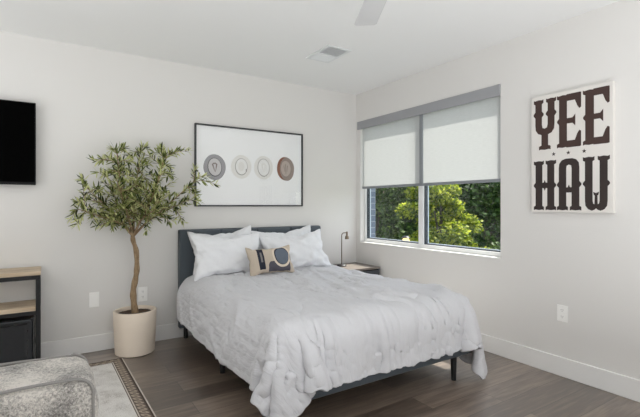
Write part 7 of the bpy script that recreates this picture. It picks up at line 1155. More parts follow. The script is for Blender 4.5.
1,-1,1,-1,1,-1,1,-1,1,-1,1,-1,1,-1,1,-1,1,-1,1,-1,1,-1,1,0,1,0,-1,2,-1,2,-1,13,2,3,-3,-1,1,-1,1,0,0,-1,1,-1,1,-1,2,-1,0,0,1,-1,1,-1,0,0,1,-1,1,-1,
0,0,0,0,0,0,0,0,0,0,0,-1,1,0,0,0,0,1,0,2,-2,0,1,12,3,2,-2,-2,2,-1,2,-1,1,-1,1,-1,1,-1,1,-1,1,0,0,0,0,0,0,0,0,0,0,0,0,-1,1,-1,1,0,0,-1,
1,-1,1,-1,1,-1,0,0,0,-1,2,2,-1,0,1,10,1,0,4,-3,3,-2,2,-2,2,-1,2,-1,1,-1,0,0,1,-1,0,0,1,-1,1,-1,-1,1,0,0,0,0,0,0,1,-1,0,0,0,0,1,-1,0,-1,1,-1,
0,-2,4,-2,3,-1,-5,17,1,-1,3,-1,3,-2,2,-1,1,-1,1,-1,1,-2,0,2,-2,2,0,-1,-1,0,1,-2,1,0,1,0,1,-2,2,-1,-1,1,1,-1,1,-1,1,-2,1,0,1,-2,0,-1,2,-5,5,1,-7,19,
2,-1,2,-1,2,-1,3,-2,2,-2,1,-2,-2,3,0,-6,5,-2,-2,3,0,1,-1,0,1,-3,2,2,-5,4,0,0,-2,1,2,-3,3,-1,1,0,0,-1,-1,1,0,-1,-2,0,-2,-1,-1,21,2,-1,3,-1,2,-1,1,-5,
-3,7,-3,1,-1,-2,-2,-3,4,-1,-3,1,2,1,1,-1,-3,3,-4,4,0,-3,4,-1,3,-2,2,-2,2,-4,3,1,2,0,0,-2,0,1,-1,-1,-3,0,-2,23,1,0,2,0,-1,-4,-10,10,-5,-7,5,2,-1,-6,5,-1,
1,-4,3,-3,-4,7,-2,-3,4,1,0,-2,2,1,-5,-1,8,-2,-4,4,3,-1,4,-4,5,-8,6,2,1,0,0,0,-3,0,-3,24,2,-1,-4,-1,-4,2,-17,10,-4,-11,12,-2,0,-4,2,2,0,0,-2,3,-10,2,3,-1,
0,1,3,-2,3,0,-4,-2,4,1,1,-3,0,5,3,-2,0,-5,14,-6,3,2,2,1,0,1,-4,24,-6,-7,-7,-12,-12,12,0,0,0,-1,-4,-6,6,2,3,-1,0,-5,8,-5,6,6,4,4,4,4],
[0,-1,0,0,0,0,-1,1,1,2,-1,-1,1,-1,0,0,0,1,-1,0,0,0,0,0,0,0,1,-1,21,-43,39,-37,42,-45,44,-41,41,-44,43,-42,40,-40,45,-47,48,-44,42,-42,41,-41,42,-41,38,-42,45,-44,43,-41,42,-42,
42,-45,46,-43,43,-46,45,-44,45,-46,43,-43,47,-43,42,-44,40,-38,20,-1,22,-46,55,-63,64,-69,73,-71,72,-77,77,-77,75,-74,78,-73,74,-78,78,-77,76,-76,72,-70,72,-75,75,-74,76,-78,77,-74,75,-78,78,-76,76,-73,74,-75,
70,-75,75,-71,73,-69,59,-60,55,-44,22,0,20,-42,56,-69,79,-89,93,-99,97,-96,103,-104,103,-106,109,-105,105,-108,104,-102,105,-107,104,-103,101,-98,102,-106,107,-107,107,-107,106,-103,102,-104,101,-100,105,-102,100,-104,103,-99,92,-89,80,-73,
58,-41,21,0,22,-43,55,-68,81,-95,103,-111,117,-124,122,-123,133,-131,129,-135,135,-133,132,-132,129,-126,130,-132,131,-128,125,-128,132,-132,129,-127,127,-128,125,-126,130,-128,123,-123,122,-115,111,-110,99,-91,85,-78,63,-48,25,0,24,-45,62,-78,
84,-98,106,-111,122,-131,130,-135,144,-148,149,-150,147,-144,147,-151,152,-152,150,-147,149,-152,153,-152,148,-144,145,-149,145,-144,146,-140,138,-141,139,-135,131,-128,123,-116,107,-101,91,-82,66,-49,24,2,20,-42,59,-76,93,-108,116,-125,130,-132,138,-148,
151,-153,152,-151,157,-163,163,-158,157,-159,160,-163,162,-162,158,-158,163,-163,157,-155,156,-153,153,-154,151,-148,147,-145,139,-132,125,-118,111,-107,89,-78,61,-42,22,3,24,-49,66,-81,96,-111,117,-127,134,-141,143,-146,153,-157,160,-162,158,-159,164,-168,
169,-169,165,-166,170,-168,169,-169,163,-162,165,-162,160,-162,157,-155,153,-150,151,-146,142,-140,136,-131,115,-100,87,-81,65,-48,24,5,22,-45,64,-76,90,-107,111,-129,135,-140,148,-152,156,-159,162,-160,161,-165,166,-168,166,-167,173,-172,169,-170,169,-170,
170,-168,167,-167,166,-161,159,-158,155,-155,153,-151,148,-139,129,-124,116,-110,95,-81,63,-44,22,3,22,-42,61,-80,94,-110,117,-129,134,-137,142,-150,154,-155,158,-163,163,-164,169,-169,168,-169,168,-170,170,-168,169,-169,168,-167,165,-165,161,-160,161,-157,
155,-155,152,-149,147,-145,139,-134,119,-102,91,-80,61,-44,22,2,25,-48,65,-82,95,-109,116,-121,126,-137,143,-149,152,-153,154,-155,157,-161,160,-159,161,-162,163,-163,158,-158,161,-160,159,-159,157,-156,157,-155,152,-153,148,-142,144,-144,142,-135,131,-131,
121,-109,93,-74,57,-45,22,1,23,-47,61,-77,93,-103,110,-122,129,-135,135,-137,141,-140,137,-145,147,-147,152,-152,148,-145,147,-146,143,-146,149,-149,150,-147,146,-148,142,-142,145,-143,142,-141,138,-132,127,-128,129,-122,117,-112,92,-75,57,-38,19,0,
20,-42,60,-74,83,-98,109,-118,123,-126,127,-126,121,-126,131,-126,126,-130,127,-128,131,-132,131,-130,131,-129,128,-131,128,-127,130,-130,126,-124,127,-124,124,-126,125,-125,123,-118,110,-108,109,-104,93,-77,58,-43,22,-2,23,-45,59,-74,84,-93,99,-99,
94,-103,108,-107,107,-106,104,-99,100,-104,101,-100,103,-106,107,-107,104,-104,103,-103,106,-103,104,-106,107,-107,105,-104,104,-101,98,-101,103,-103,101,-95,88,-87,85,-76,61,-47,23,-1,24,-46,55,-66,71,-71,68,-74,76,-74,74,-76,77,-74,74,-76,
76,-75,74,-74,71,-73,76,-74,74,-76,77,-76,76,-77,74,-71,75,-77,73,-73,76,-76,77,-77,77,-74,70,-73,73,-71,69,-66,58,-45,21,-1,20,-39,39,-39,41,-44,40,-41,44,-41,42,-44,43,-41,41,-43,44,-45,44,-45,42,-39,41,-42,
42,-42,44,-44,45,-46,43,-40,41,-43,44,-42,40,-42,45,-45,44,-41,43,-45,41,-42,43,-44,44,-41,20,0,0,0,1,0,0,-2,0,0,0,0,0,0,0,1,0,0,0,0,0,1,0,-1,0,1,0,0]],
}
def unpack(key):
    return np.cumsum(np.array(DATA[key]), axis=1).T/1000.0

# ------------------------------------------------------------------ room shell
WIN = (2.130, 4.000, 0.800, 2.262)        # y0, y1, z0, z1 of the opening
XO = XR+0.235                              # outer face of the wall
struct(Mesh().box(XL-0.1, XO, YF-0.1, YB+0.2, -0.12, 0).build('floor', M['floor']))
struct(Mesh().box(XL-0.1, XO, YF-0.1, YB+0.2, HC, HC+0.15).build('ceiling', M['ceiling']))
struct(Mesh().box(XL-0.1, XR, YB, YB+0.2, 0, HC).build('wall_back', M['wall']))
struct(Mesh().box(XL-0.1, XL, YF, YB, 0, HC).build('wall_left', M['wall']))
struct(Mesh().box(XL-0.1, XR, YF-0.1, YF, 0, HC).build('wall_rear', M['wall']))
def holed_wall(name, x0, x1, m, ya, yb, za, zb, lift=0.0):
    k = Mesh()
    y0, y1, z0, z1 = WIN
    z1 += lift
    k.box(x0, x1, ya, y0, za, zb)
    k.box(x0, x1, y1, yb, za, zb)
    k.box(x0, x1, y0, y1, za, z0)
    k.box(x0, x1, y0, y1, z1, zb)
    return struct(k.build(name, m))
holed_wall('wall_right', XR, XR+0.13, M['wall'], YF-0.1, YB+0.2, 0, HC)
holed_wall('wall_exterior', XR+0.131, XO, M['brick'], YF-0.1, YB+0.2, -3.6, HC+0.15, 0.09)
BH = 0.140
def baseboard(name, x0, x1, y0, y1):
    o = struct(Mesh().box(x0, x1, y0, y1, 0.0, BH).build(name, M['trim']))
    bevel(o, 0.004, 2)
baseboard('baseboard_back', XL+0.015, XR-0.015, YB-0.015, YB)
baseboard('baseboard_right', XR-0.015, XR, YF+0.015, YB)
baseboard('baseboard_left', XL, XL+0.015, YF+0.015, YB-0.0)
struct(Mesh().box(XO, 60, -30, 60, -3.7, -3.6).build('ground', M['grass']))

# window_1: vinyl frame with two panes
wn = struct(thing('window_1', (XR+0.09, 3.065, WIN[2]), None, None))
y0, y1, z0, z1 = WIN
fx0, fx1 = XR+0.055, XR+0.105
k = Mesh()
k.box(fx0, fx1, y0, y1, z0, z0+0.05).box(fx0, fx1, y0, y1, z1-0.05, z1)
k.box(fx0, fx1, y0, y0+0.03, z0+0.05, z1-0.05).box(fx0, fx1, y1-0.03, y1, z0+0.05, z1-0.05)
k.box(fx0, fx1, 3.045, 3.110, z0+0.05, z1-0.05)
bevel(k.build('window_frame', M['vinyl'], wn), 0.004)
for a, b in ((y0+0.03, 3.045), (3.110, y1-0.03)):
    k = Mesh()
    za, zb = z0+0.05, z1-0.05
    for q0, q1, xx0, xx1, mi, t in ((a, b, fx0+0.02, fx0+0.058, 0, 0.010), (a, b, fx0+0.059, fx0+0.071, 1, 0.014)):
        k.box(xx0, xx1, q0, q0+t, za, zb, mi).box(xx0, xx1, q1-t, q1, za, zb, mi)
        k.box(xx0, xx1, q0+t, q1-t, za, za+t, mi).box(xx0, xx1, q0+t, q1-t, zb-t, zb, mi)
    sa = k.build('sash', [M['gasket'], M['alu']], wn)
    Mesh().box(fx0+0.030, fx0+0.034, a+0.01, b-0.01, za+0.01, zb-0.01).build('pane', M['glass'], sa)
struct(bevel(Mesh().box(XR-0.006, fx0, y0+0.001, y1-0.001, z0, z0+0.012).build('trim_1', M['trim']), 0.003))

# ------------------------------------------------------------------ blinds
k = Mesh()
k.rbox(XR-0.012, XR+0.012, 2.132, 4.055, 2.166, 2.260, 0.004, 2)
va = tag(k.build('blind_valance', M['valance']), 'long grey fabric valance across the top of the window', 'valance')
def blind(ya, yb, label):
    c = (XR+0.022, (ya+yb)/2, 1.455)
    t = thing('roller_blind', c, label, 'blind', 'roller blinds in the window')
    n = 24
    bm = bmesh.new()
    vs = []
    for j in range(n+1):
        z = 1.470+(2.255-1.470)*j/n
        vs.append([bm.verts.new((c[0]+0.0015*math.sin(3*u/n*2+z*2), ya+(yb-ya)*u/n, z)) for u in range(n+1)])
    for j in range(n):
        for u in range(n):
            bm.faces.new((vs[j][u], vs[j][u+1], vs[j+1][u+1], vs[j+1][u]))
    k = Mesh()
    k.add(bm)
    k.build('blind_fabric', M['blind'], t, True)
    Mesh().rbox(c[0]-0.007, c[0]+0.007, ya-0.002, yb+0.002, 1.447, 1.475, 0.004, 2).build('hem_bar', M['hem'], t)
blind(3.060, 3.985, 'left white roller blind, nearer the room corner')
blind(2.133, 3.010, 'right white roller blind, nearer the lettered canvas')
tag(Mesh().box(XR+0.014, XR+0.030, 3.014, 3.056, 1.447, 2.250).build('blind_divider', M['hem']), 'grey upright strip between the two roller blinds', 'divider')

# ------------------------------------------------------------------ ceiling: register and fan
vt = thing('ceiling_vent', (2.1, 3.12, HC), 'white square two-way air register on the ceiling', 'vent')
k = Mesh()
vx0, vx1, vy0, vy1 = 1.975, 2.225, 2.930, 3.300
for a in ((vx0, vx1, vy0, vy0+0.03), (vx0, vx1, vy1-0.03, vy1), (vx0, vx0+0.03, vy0+0.03, vy1-0.03), (vx1-0.03, vx1, vy0+0.03, vy1-0.03)):
    k.box(*a, HC-0.008, HC)
k.box(vx0+0.03, vx1-0.03, 3.126, 3.136, HC-0.008, HC)
bevel(k.build('register_frame', M['vent'], vt), 0.002)
Mesh().box(vx0+0.03, vx1-0.03, vy0+0.03, vy1-0.03, HC-0.002, HC).build('duct_backing', M['duct'], vt)
for i in range(18):
    yy = vy0+0.038+i*0.0172
    if abs(yy-3.131) < 0.010: continue
    ang = math.radians(-28 if yy > 3.13 else 28)
    Mesh().box(vx0+0.03, vx1-0.03, yy-0.0095, yy+0.0095, HC-0.0085, HC-0.0075, rot=Matrix.Rotation(ang, 3, 'X')).build('slat', M['vent'], vt)

FANC = Vector((1.262, 1.385, 0))
fz = 2.30
fn = thing('ceiling_fan', (FANC.x, FANC.y, HC), 'pale grey ceiling fan with one blade tip reaching into view', 'fan')
k = Mesh().lathe([(0, 0), (0.065, 0), (0.06, -0.05), (0.018, -0.06), (0.018, -0.20), (0.09, -0.22), (0.10, -0.30), (0.085, -0.34), (0, -0.35)], (FANC.x, FANC.y, HC), 32)
k.build('motor', M['fan'], fn, True, angle=40)
for i in range(3):
    a = math.atan2(1.905-FANC.y, 1.543-FANC.x)+i*2*PI/3
    rt = Matrix.Rotation(a, 3, 'Z') @ Matrix.Rotation(math.radians(9), 3, 'X')
    k = Mesh()
    outline = [(0.10, -0.030), (0.20, -0.052), (0.565, -0.062), (0.585, -0.052), (0.640, 0.048), (0.628, 0.060), (0.20, 0.052), (0.10, 0.030)]
    k.prism(outline, lambda u, v, d: Vector((FANC.x, FANC.y, fz)) + rt @ Vector((u, v, d)), 0.008)
    bevel(k.build('blade', M['fan'], fn), 0.002)

# ------------------------------------------------------------------ television
tv = thing('television', (-0.65, YB, 1.41), 'black flat television on the wall above the console', 'television')
Mesh().box(-0.95, -0.35, 4.035, YB-0.002, 1.55, 1.95).build('wall_bracket', M['black_metal'], tv)
bevel(Mesh().box(-1.225, -0.079, 4.005, 4.035, 1.411, 2.057).build('casing', M['tv_case'], tv), 0.004)
Mesh().box(-1.217, -0.087, 4.0032, 4.0052, 1.432, 2.050).build('screen', M['tv_screen'], tv)

# ------------------------------------------------------------------ console and fridge
cx0, cx1, cy0, cy1 = -1.35, -0.047, 3.765, 4.060
cs = thing('console_table', (-0.7, 3.91, 0), 'console with light oak shelves on a black metal frame', 'console table')
k = Mesh()
tz = 0.762
bevel(Mesh().box(cx0-0.003, cx1+0.003, cy0-0.003, cy1, tz-0.030, tz).build('tabletop', M['oak'], cs), 0.002)
bevel(Mesh().box(cx0+0.036, cx1-0.029, cy0+0.002, cy1, 0.468, 0.500).build('shelf', M['oak'], cs), 0.002)
k.box(cx0, cx1, cy0, cy0+0.03, tz-0.062, tz-0.032).box(cx0, cx1, cy1-0.03, cy1, tz-0.062, tz-0.032)
k.box(cx0+0.035, cx1-0.028, cy0, cy0+0.03, 0.438, 0.468).box(cx0+0.035, cx1-0.035, cy1-0.03, cy1, 0.438, 0.468)
for xx in (cx0, cx1-0.035):
    k.box(xx+0.007, xx+0.035, cy0+0.03, cy1-0.03, tz-0.062, tz-0.032).box(xx+0.007, xx+0.035, cy0+0.03, cy1-0.03, 0.438, 0.468)
bevel(k.build('rail_frame', M['black_metal'], cs), 0.002)
for xx in (cx0, cx1-0.035):
    for yy in (cy0, cy1-0.035):
        bevel(Mesh().box(xx if xx < -1 else xx+0.007, xx+0.035, yy, yy+0.035, 0, tz-0.062).build('leg', M['black_metal'], cs), 0.002)

fr = thing('mini_fridge', (-0.36, 3.93, 0), 'black mini fridge tucked under the lower console shelf', 'fridge')
Mesh().rbox(-0.64, -0.088, 3.80, 4.06, 0.012, 0.415, 0.01, 2).build('body', M['fridge'], fr, True, angle=40)
k = Mesh()                                   # door with a raised rounded border round a sunken panel
fx = [(-0.636, -0.090), (0.016, 0.412)]
def ringface(ins, y):
    (a, b), (c, d) = fx
    r = max(0.03-ins*0.4, 0.008)
    pts = []
    for cx, cz, a0 in ((b-ins-r, d-ins-r, 0), (a+ins+r, d-ins-r, PI/2), (a+ins+r, c+ins+r, PI), (b-ins-r, c+ins+r, 1.5*PI)):
        for q in range(7):
            t_ = a0+q*PI/12
            pts.append((cx+r*math.cos(t_), y, cz+r*math.sin(t_)))
    return [k.bm.verts.new(p) for p in pts]
prof = [(0, 3.80), (0, 3.782), (0.004, 3.774), (0.012, 3.770), (0.022, 3.771), (0.034, 3.777), (0.046, 3.785), (0.058, 3.786)]
rs = [ringface(*p) for p in prof]
for r1, r2 in zip(rs, rs[1:]):
    for i in range(len(r1)):
        k.bm.faces.new((r1[i], r1[(i+1) % len(r1)], r2[(i+1) % len(r1)], r2[i]))
k.bm.faces.new(rs[-1])
k.bm.faces.new(rs[0][::-1])
k.build('door', M['fridge'], fr, True, angle=60)
for xx in (-0.60, -0.13):
    for yy in (3.83, 4.03):
        Mesh().lathe([(0, 0), (0.014, 0), (0.014, 0.014), (0, 0.014)], (xx, yy, 0), 12).build('foot', M['slot'], fr)

# ------------------------------------------------------------------ outlets
def plate(name, label, cat, c, axis, w_, h_, kind):
    """axis 'y': on the back wall, 'x': on the right wall"""
    def to3(u, v, d):
        return (c[0]+u, c[1]-d, c[2]+v) if axis == 'y' else (c[0]-d, c[1]-u, c[2]+v)
    t = thing(name, c, label, cat)
    def rect(k_, u0, u1, v0, v1, d0, h, mi=0):
        k_.prism([(u0, v0), (u1, v0), (u1, v1), (u0, v1)], lambda u, v, d: to3(u, v, d0+d), h, mi)
    k1 = Mesh(); rect(k1, -w_/2, w_/2, -h_/2, h_/2, 0, 0.006)
    bevel(k1.build('cover_plate', M['plastic'], t), 0.003)
    if kind == 'outlet':
        for s in (-1, 1):
            k2 = Mesh(); rect(k2, -0.017, 0.017, s*0.024-0.015, s*0.024+0.015, 0.006, 0.002)
            f = k2.build('receptacle', M['plastic'], t)
            k3 = Mesh()
            for u in (-0.007, 0.006): rect(k3, u-0.001, u+0.001, s*0.024-0.002, s*0.024+0.008, 0.008, 0.0004)
            rect(k3, -0.002, 0.002, s*0.024-0.010, s*0.024-0.006, 0.008, 0.0004)
            k3.build('socket_slot', M['slot'], f)
    else:
        k2 = Mesh(); rect(k2, -0.020, 0.020, -0.038, 0.038, 0.006, 0.003)
        bevel(k2.build('insert', M['plastic'], t), 0.002)
plate('wall_outlet', 'white double power outlet low on the right wall under the lettered canvas', 'outlet', (XR, 1.626, 0.460), 'x', 0.078, 0.120, 'outlet')
plate('wall_outlet', 'white double power outlet on the back wall beside the tree trunk', 'outlet', (0.724, YB, 0.446), 'y', 0.078, 0.130, 'outlet')
plate('wall_plate', 'white blank wall plate left of the potted tree', 'wall plate', (0.333, YB, 0.443), 'y', 0.076, 0.128, 'plain')

# ------------------------------------------------------------------ picture with four hats
pw = thing('framed_picture', (1.791, YB, 1.24), 'large dark-framed picture of four hats above the bed', 'picture')
px0, px1, pz0, pz1, py = 1.189, 2.393, 1.239, 2.044, YB-0.032
k = Mesh()
fw = 0.014
k.box(px0, px1, py, YB-0.002, pz0, pz0+fw).box(px0, px1, py, YB-0.002, pz1-fw, pz1)
k.box(px0, px0+fw, py, YB-0.002, pz0+fw, pz1-fw).box(px1-fw, px1, py, YB-0.002, pz0+fw, pz1-fw)
bevel(k.build('picture_frame', M['black_frame'], pw), 0.0015)
Mesh().box(px0+fw, px1-fw, YB-0.014, YB-0.004, pz0+fw, pz1-fw).build('print', M['mat_board'], pw)
Mesh().box(px0+fw, px1-fw, YB-0.026, YB-0.023, pz0+fw, pz1-fw).build('picture_glass', M['picture_glass'], pw)
def ell(cx, cz, rx, rz, n=40, wob=0.0, ph=0.0, egg=0.0):
    return [(cx+rx*math.cos(a)*(1+wob*math.sin(2*a+ph)), cz+rz*math.sin(a)*(1-egg*math.cos(a)*0)+egg*rz*0.2*math.cos(2*a)) for a in [2*PI*i/n for i in range(n)]]
def hat(cx, cz, rx, rz, tilt, mats, crown, dent):
    k_ = Mesh()
    base = YB-0.014
    def put(pts, lay, mi):
        ca, sa_ = math.cos(tilt), math.sin(tilt)
        q = [(cx+(u-cx)*ca-(v-cz)*sa_, cz+(u-cx)*sa_+(v-cz)*ca) for u, v in pts]
        k_.prism(q, lambda u, v, d: (u, base-lay*0.0006-d, v), 0.0006, mi)
    put(ell(cx, cz, rx, rz, wob=0.03, ph=0.6), 0, 0)
    if len(mats) > 4:                         # second brim tone, on the left of the brim
        put([(u, v) for u, v in ell(cx-rx*0.10, cz+0.004, rx*0.90, rz*0.97) ], 1, 4)
        put(ell(cx+rx*0.15, cz-0.004, rx*0.84, rz*0.985), 2, 0)
    put(ell(cx, cz, crown[0]+0.006, crown[1]+0.007), 3, 1)
    put(ell(cx+0.001, cz+0.002, crown[0], crown[1]), 4, 2)
    if dent == 'tear':
        put([(cx-0.028, cz+0.030), (cx-0.012, cz+0.045), (cx+0.014, cz+0.045), (cx+0.030, cz+0.026), (cx+0.014, cz-0.020), (cx, cz-0.052), (cx-0.014, cz-0.018)], 5, 3)
        put([(cx-0.012, cz+0.030), (cx+0.014, cz+0.030), (cx+0.006, cz-0.02), (cx, cz-0.04)], 6, 2)
    elif dent == 'line':
        put([(cx-0.004, cz+0.05), (cx+0.004, cz+0.05), (cx+0.003, cz-0.055), (cx-0.003, cz-0.055)], 5, 3)
        put([(cx-0.026, cz+0.03), (cx-0.018, cz+0.04), (cx-0.012, cz-0.03), (cx-0.016, cz-0.03)], 5, 3)
        put([(cx+0.026, cz+0.03), (cx+0.018, cz+0.04), (cx+0.012, cz-0.03), (cx+0.016, cz-0.03)], 5, 3)
    elif dent == 'spot':
        put(ell(cx-0.002, cz+0.004, crown[0]*0.55, crown[1]*0.6), 5, 3)
        put(ell(cx+crown[0]*0.86, cz-crown[1]*0.45, 0.007, 0.018), 6, 1)
    o = k_.build('hat_print', [M[m] for m in mats], pw)
    return o
hat(1.388, 1.628, 0.112, 0.128, 0.10, ('hat_grey', 'hat_band', 'hat_grey_crown', 'hat_dent'), (0.066, 0.086), 'tear')
hat(1.668, 1.645, 0.110, 0.122, 0.0, ('hat_cream', 'hat_line', 'hat_cream_crown', 'hat_pale_dent'), (0.062, 0.080), 'spot')
hat(1.918, 1.648, 0.108, 0.124, 0.05, ('hat_cream', 'hat_line', 'hat_cream_crown', 'hat_pale_dent'), (0.064, 0.088), 'tear')
hat(2.182, 1.648, 0.104, 0.128, 0.05, ('hat_brown', 'hat_dent', 'hat_tan', 'hat_dent', 'hat_rust'), (0.060, 0.086), 'line')

# ------------------------------------------------------------------ YEE HAW canvas
cv = thing('lettered_canvas', (XR, 1.553, 1.19), 'white canvas reading YEE HAW in dark western letters', 'wall art')
CY0, CY1, CZ0, CZ1, CD = 1.842, 1.283, 1.199, 2.074, 0.036
bevel(Mesh().box(XR-CD, XR, CY1, CY0, CZ0, CZ1).build('canvas', M['canvas'], cv), 0.004, 3)
def glyph(ch):
    R = lambda x0, y0, x1, y1: [(x0, y0), (x1, y0), (x1, y1), (x0, y1)]
    def serif_top(x0, x1, y):   # notched western serif
        c = (x0+x1)/2
        return [(x0, y), (x0, y-1.5), (x0+0.6, y-1.9), (x1-0.6, y-1.9), (x1, y-1.5), (x1, y), (x1-0.7, y-0.3), (c, y-0.05), (x0+0.7, y-0.3)]
    def serif_bot(x0, x1, y):
        c = (x0+x1)/2
        return [(x0, y), (x0+0.7, y+0.3), (c, y+0.05), (x1-0.7, y+0.3), (x1, y), (x1, y+1.5), (x1-0.6, y+1.9), (x0+0.6, y+1.9), (x0, y+1.5)]
    def spur(x, y, s):
        return [(x, y-1.3), (x+s*0.8, y-0.35), (x+s*0.8, y+0.35), (x, y+1.3)]
    P = []
    if ch == 'Y':
        P += [R(0.7, 11, 3.7, 21), R(6.3, 11, 9.3, 21), serif_top(0, 4.4, 22), serif_top(5.6, 10, 22)]
        P += [[(0.7, 11), (0.9, 8.8), (2.0, 7.2), (3.5, 6.6), (3.5, 5), (6.5, 5), (6.5, 6.6), (8.0, 7.2), (9.1, 8.8), (9.3, 11), (6.3, 11), (6.0, 9.6), (5, 9.2), (4.0, 9.6), (3.7, 11)]]
        P += [R(3.5, 0.5, 6.5, 5.2), serif_bot(2.4, 7.6, 0), spur(0.7, 15.5, -1), spur(9.3, 15.5, 1), spur(3.7, 15.5, 1), spur(6.3, 15.5, -1)]
    elif ch == 'E':
        P += [R(0.9, 0.5, 4.2, 21.5), serif_top(0, 4.8, 22), serif_bot(0, 4.8, 0), spur(0.9, 11, -1)]
        P += [R(4.0, 19.2, 9.6, 22), [(7.4, 19.3), (9.9, 22), (9.9, 15.8), (9.2, 15.4), (8.4, 16.6)], R(4.0, 0, 9.6, 2.8), [(7.4, 2.7), (8.4, 5.4), (9.2, 6.6), (9.9, 6.2), (9.9, 0)]]
        P += [R(4.0, 9.9, 7.0, 12.1), [(6.4, 10.0), (7.6, 8.6), (7.6, 13.4), (6.4, 12.0)]]
    elif ch == 'H':
        P += [R(0.8, 0.5, 3.9, 21.5), R(6.1, 0.5, 9.2, 21.5), serif_top(0, 4.6, 22), serif_top(5.4, 10, 22), serif_bot(0, 4.6, 0), serif_bot(5.4, 10, 0)]
        P += [R(3.7, 9.8, 6.3, 12.2), spur(0.8, 11, -1), spur(9.2, 11, 1), [(4.5, 12.1), (5, 13.4), (5.5, 12.1)], [(4.5, 9.9), (5.5, 9.9), (5, 8.6)]]
    elif ch == 'A':
        P += [R(0.8, 0.5, 3.9, 18.0), R(6.1, 0.5, 9.2, 18.0), serif_bot(0, 4.6, 0), serif_bot(5.4, 10, 0)]
        P += [[(0.8, 18), (1.0, 20), (2.0, 21.4), (3.6, 22), (6.4, 22), (8.0, 21.4), (9.0, 20), (9.2, 18), (6.1, 18), (5.9, 19), (5, 19.4), (4.1, 19), (3.9, 18)]]
        P += [R(3.7, 7.6, 6.3, 9.8), spur(0.8, 11, -1), spur(9.2, 11, 1), [(4.5, 9.7), (5, 11), (5.5, 9.7)]]
    elif ch == 'W':
        P += [R(0.8, 4.0, 3.7, 21.5), R(6.3, 4.0, 9.2, 21.5), serif_top(0, 4.4, 22), serif_top(5.6, 10, 22), spur(0.8, 11, -1), spur(9.2, 11, 1)]
        P += [[(0.8, 4), (1.0, 2.0), (2.0, 0.6), (3.4, 0), (4.4, 0.4), (5, 1.0), (5.6, 0.4), (6.6, 0), (8.0, 0.6), (9.0, 2.0), (9.2, 4), (6.3, 4), (6.1, 2.9), (5.6, 2.6), (5.5, 6.2), (4.5, 6.2), (4.4, 2.6), (3.9, 2.9), (3.7, 4)]]
        P += [[(3.9, 7.6), (4.2, 6.2), (5.8, 6.2), (6.1, 7.6), (5, 7.1)]]
    return P
lw = 0.168
def letter(ch, u0, zb, h, m):
    k_ = Mesh()
    for i, pts in enumerate(glyph(ch)):
        q = [(CY0-(u0+x/10*lw), zb+y/22*h) for x, y in pts]
        k_.prism(q, lambda u, v, d: (XR-CD-0.0002-d-i*0.00005, u, v), 0.0010)
    o = k_.build('letter_'+ch.lower(), m, cv)
for ch, u0 in zip('YEE', (0.020, 0.194, 0.372)):
    letter(ch, u0, 1.666, 0.382, M['yee'])
for ch, u0 in zip('HAW', (0.020, 0.194, 0.372)):
    letter(ch, u0, 1.214, 0.372, M['haw'])
for u0 in (0.170, 0.274, 0.380):
    k_ = Mesh()
    pts = []
    for i in range(10):
        r = 0.016 if i % 2 == 0 else 0.0066
        pts.append((CY0-u0+r*math.sin(i*PI/5), 1.628+r*math.cos(i*PI/5)))
    k_.prism(pts, lambda u, v, d: (XR-CD-0.0002-d, u, v), 0.0010)
    k_.build('star', M['haw'], cv)

# ------------------------------------------------------------------ rug
rx0, rx1, ry0, ry1 = RUG
rg = Mesh().rbox(rx0, rx1, ry0, ry1, 0.0, 0.012, 0.005, 2).build('area_rug', M['rug'], origin=((rx0+rx1)/2, (ry0+ry1)/2, 0))
rg.rotation_euler.z = math.radians(1.25)
_h = Matrix.Rotation(math.radians(1.25), 3, 'Z') @ Vector(((rx1-rx0)/2, (ry1-ry0)/2, 0))
rg.location = (0.512-_h.x, 3.762-_h.y, 0)
tag(rg, 'pale speckled rug with a brown patterned border under the sofa', 'rug')

# ------------------------------------------------------------------ sofa (its far arm is what the photograph shows)
so = thing('sofa', (-0.35, 0.9, 0.012), 'grey tweed sofa with piped edges in the near left corner', 'sofa')
def lumpy(x0, x1, y0, y1, z0, z1, r, bulge, n=(16, 12, 16), amp=0.006, seed=0, endbulge=None):
    """soft upholstered block: a subdivided box whose corners are rounded and faces bulged"""
    bm = bmesh.new()
    bmesh.ops.create_cube(bm, size=2)
    bmesh.ops.subdivide_edges(bm, edges=bm.edges[:], cuts=n[0], use_grid_fill=True)
    hx, hy, hz = (x1-x0)/2, (y1-y0)/2, (z1-z0)/2
    cx, cy, cz = (x0+x1)/2, (y0+y1)/2, (z0+z1)/2
    for v in bm.verts:
        p = Vector((v.co.x*hx, v.co.y*hy, v.co.z*hz))
        q = Vector((max(-hx+r, min(hx-r, p.x)), max(-hy+r, min(hy-r, p.y)), max(-hz+r, min(hz-r, p.z))))
        d = p-q
        if d.length > 1e-7:
            d.normalize()
        u = v.co
        eb = endbulge or bulge
        bl = eb*(1-u.z**4)*(1-u.y**4)*(abs(u.x) > 0.999) + bulge*((1-u.x**4)*(1-u.y**4)*(abs(u.z) > 0.999) + (1-u.z**4)*(1-u.x**4)*(abs(u.y) > 0.999))
        nzv = noise.noise((q+Vector((seed, cx*3, 0)))*9.0)*amp
        v.co = Vector((cx, cy, cz))+q+d*(r+bl+nzv)
    return bm
AX0, AX1, AY0, AY1, AZ = -0.88, 0.142, 1.635, 1.940, 0.662
k = Mesh(); k.add(lumpy(AX0, AX1-0.012, AY0, AY1, 0.10, AZ, 0.045, 0.006, (26,), 0.012, 3, 0.022))
k.build('arm', M['tweed'], so, True)
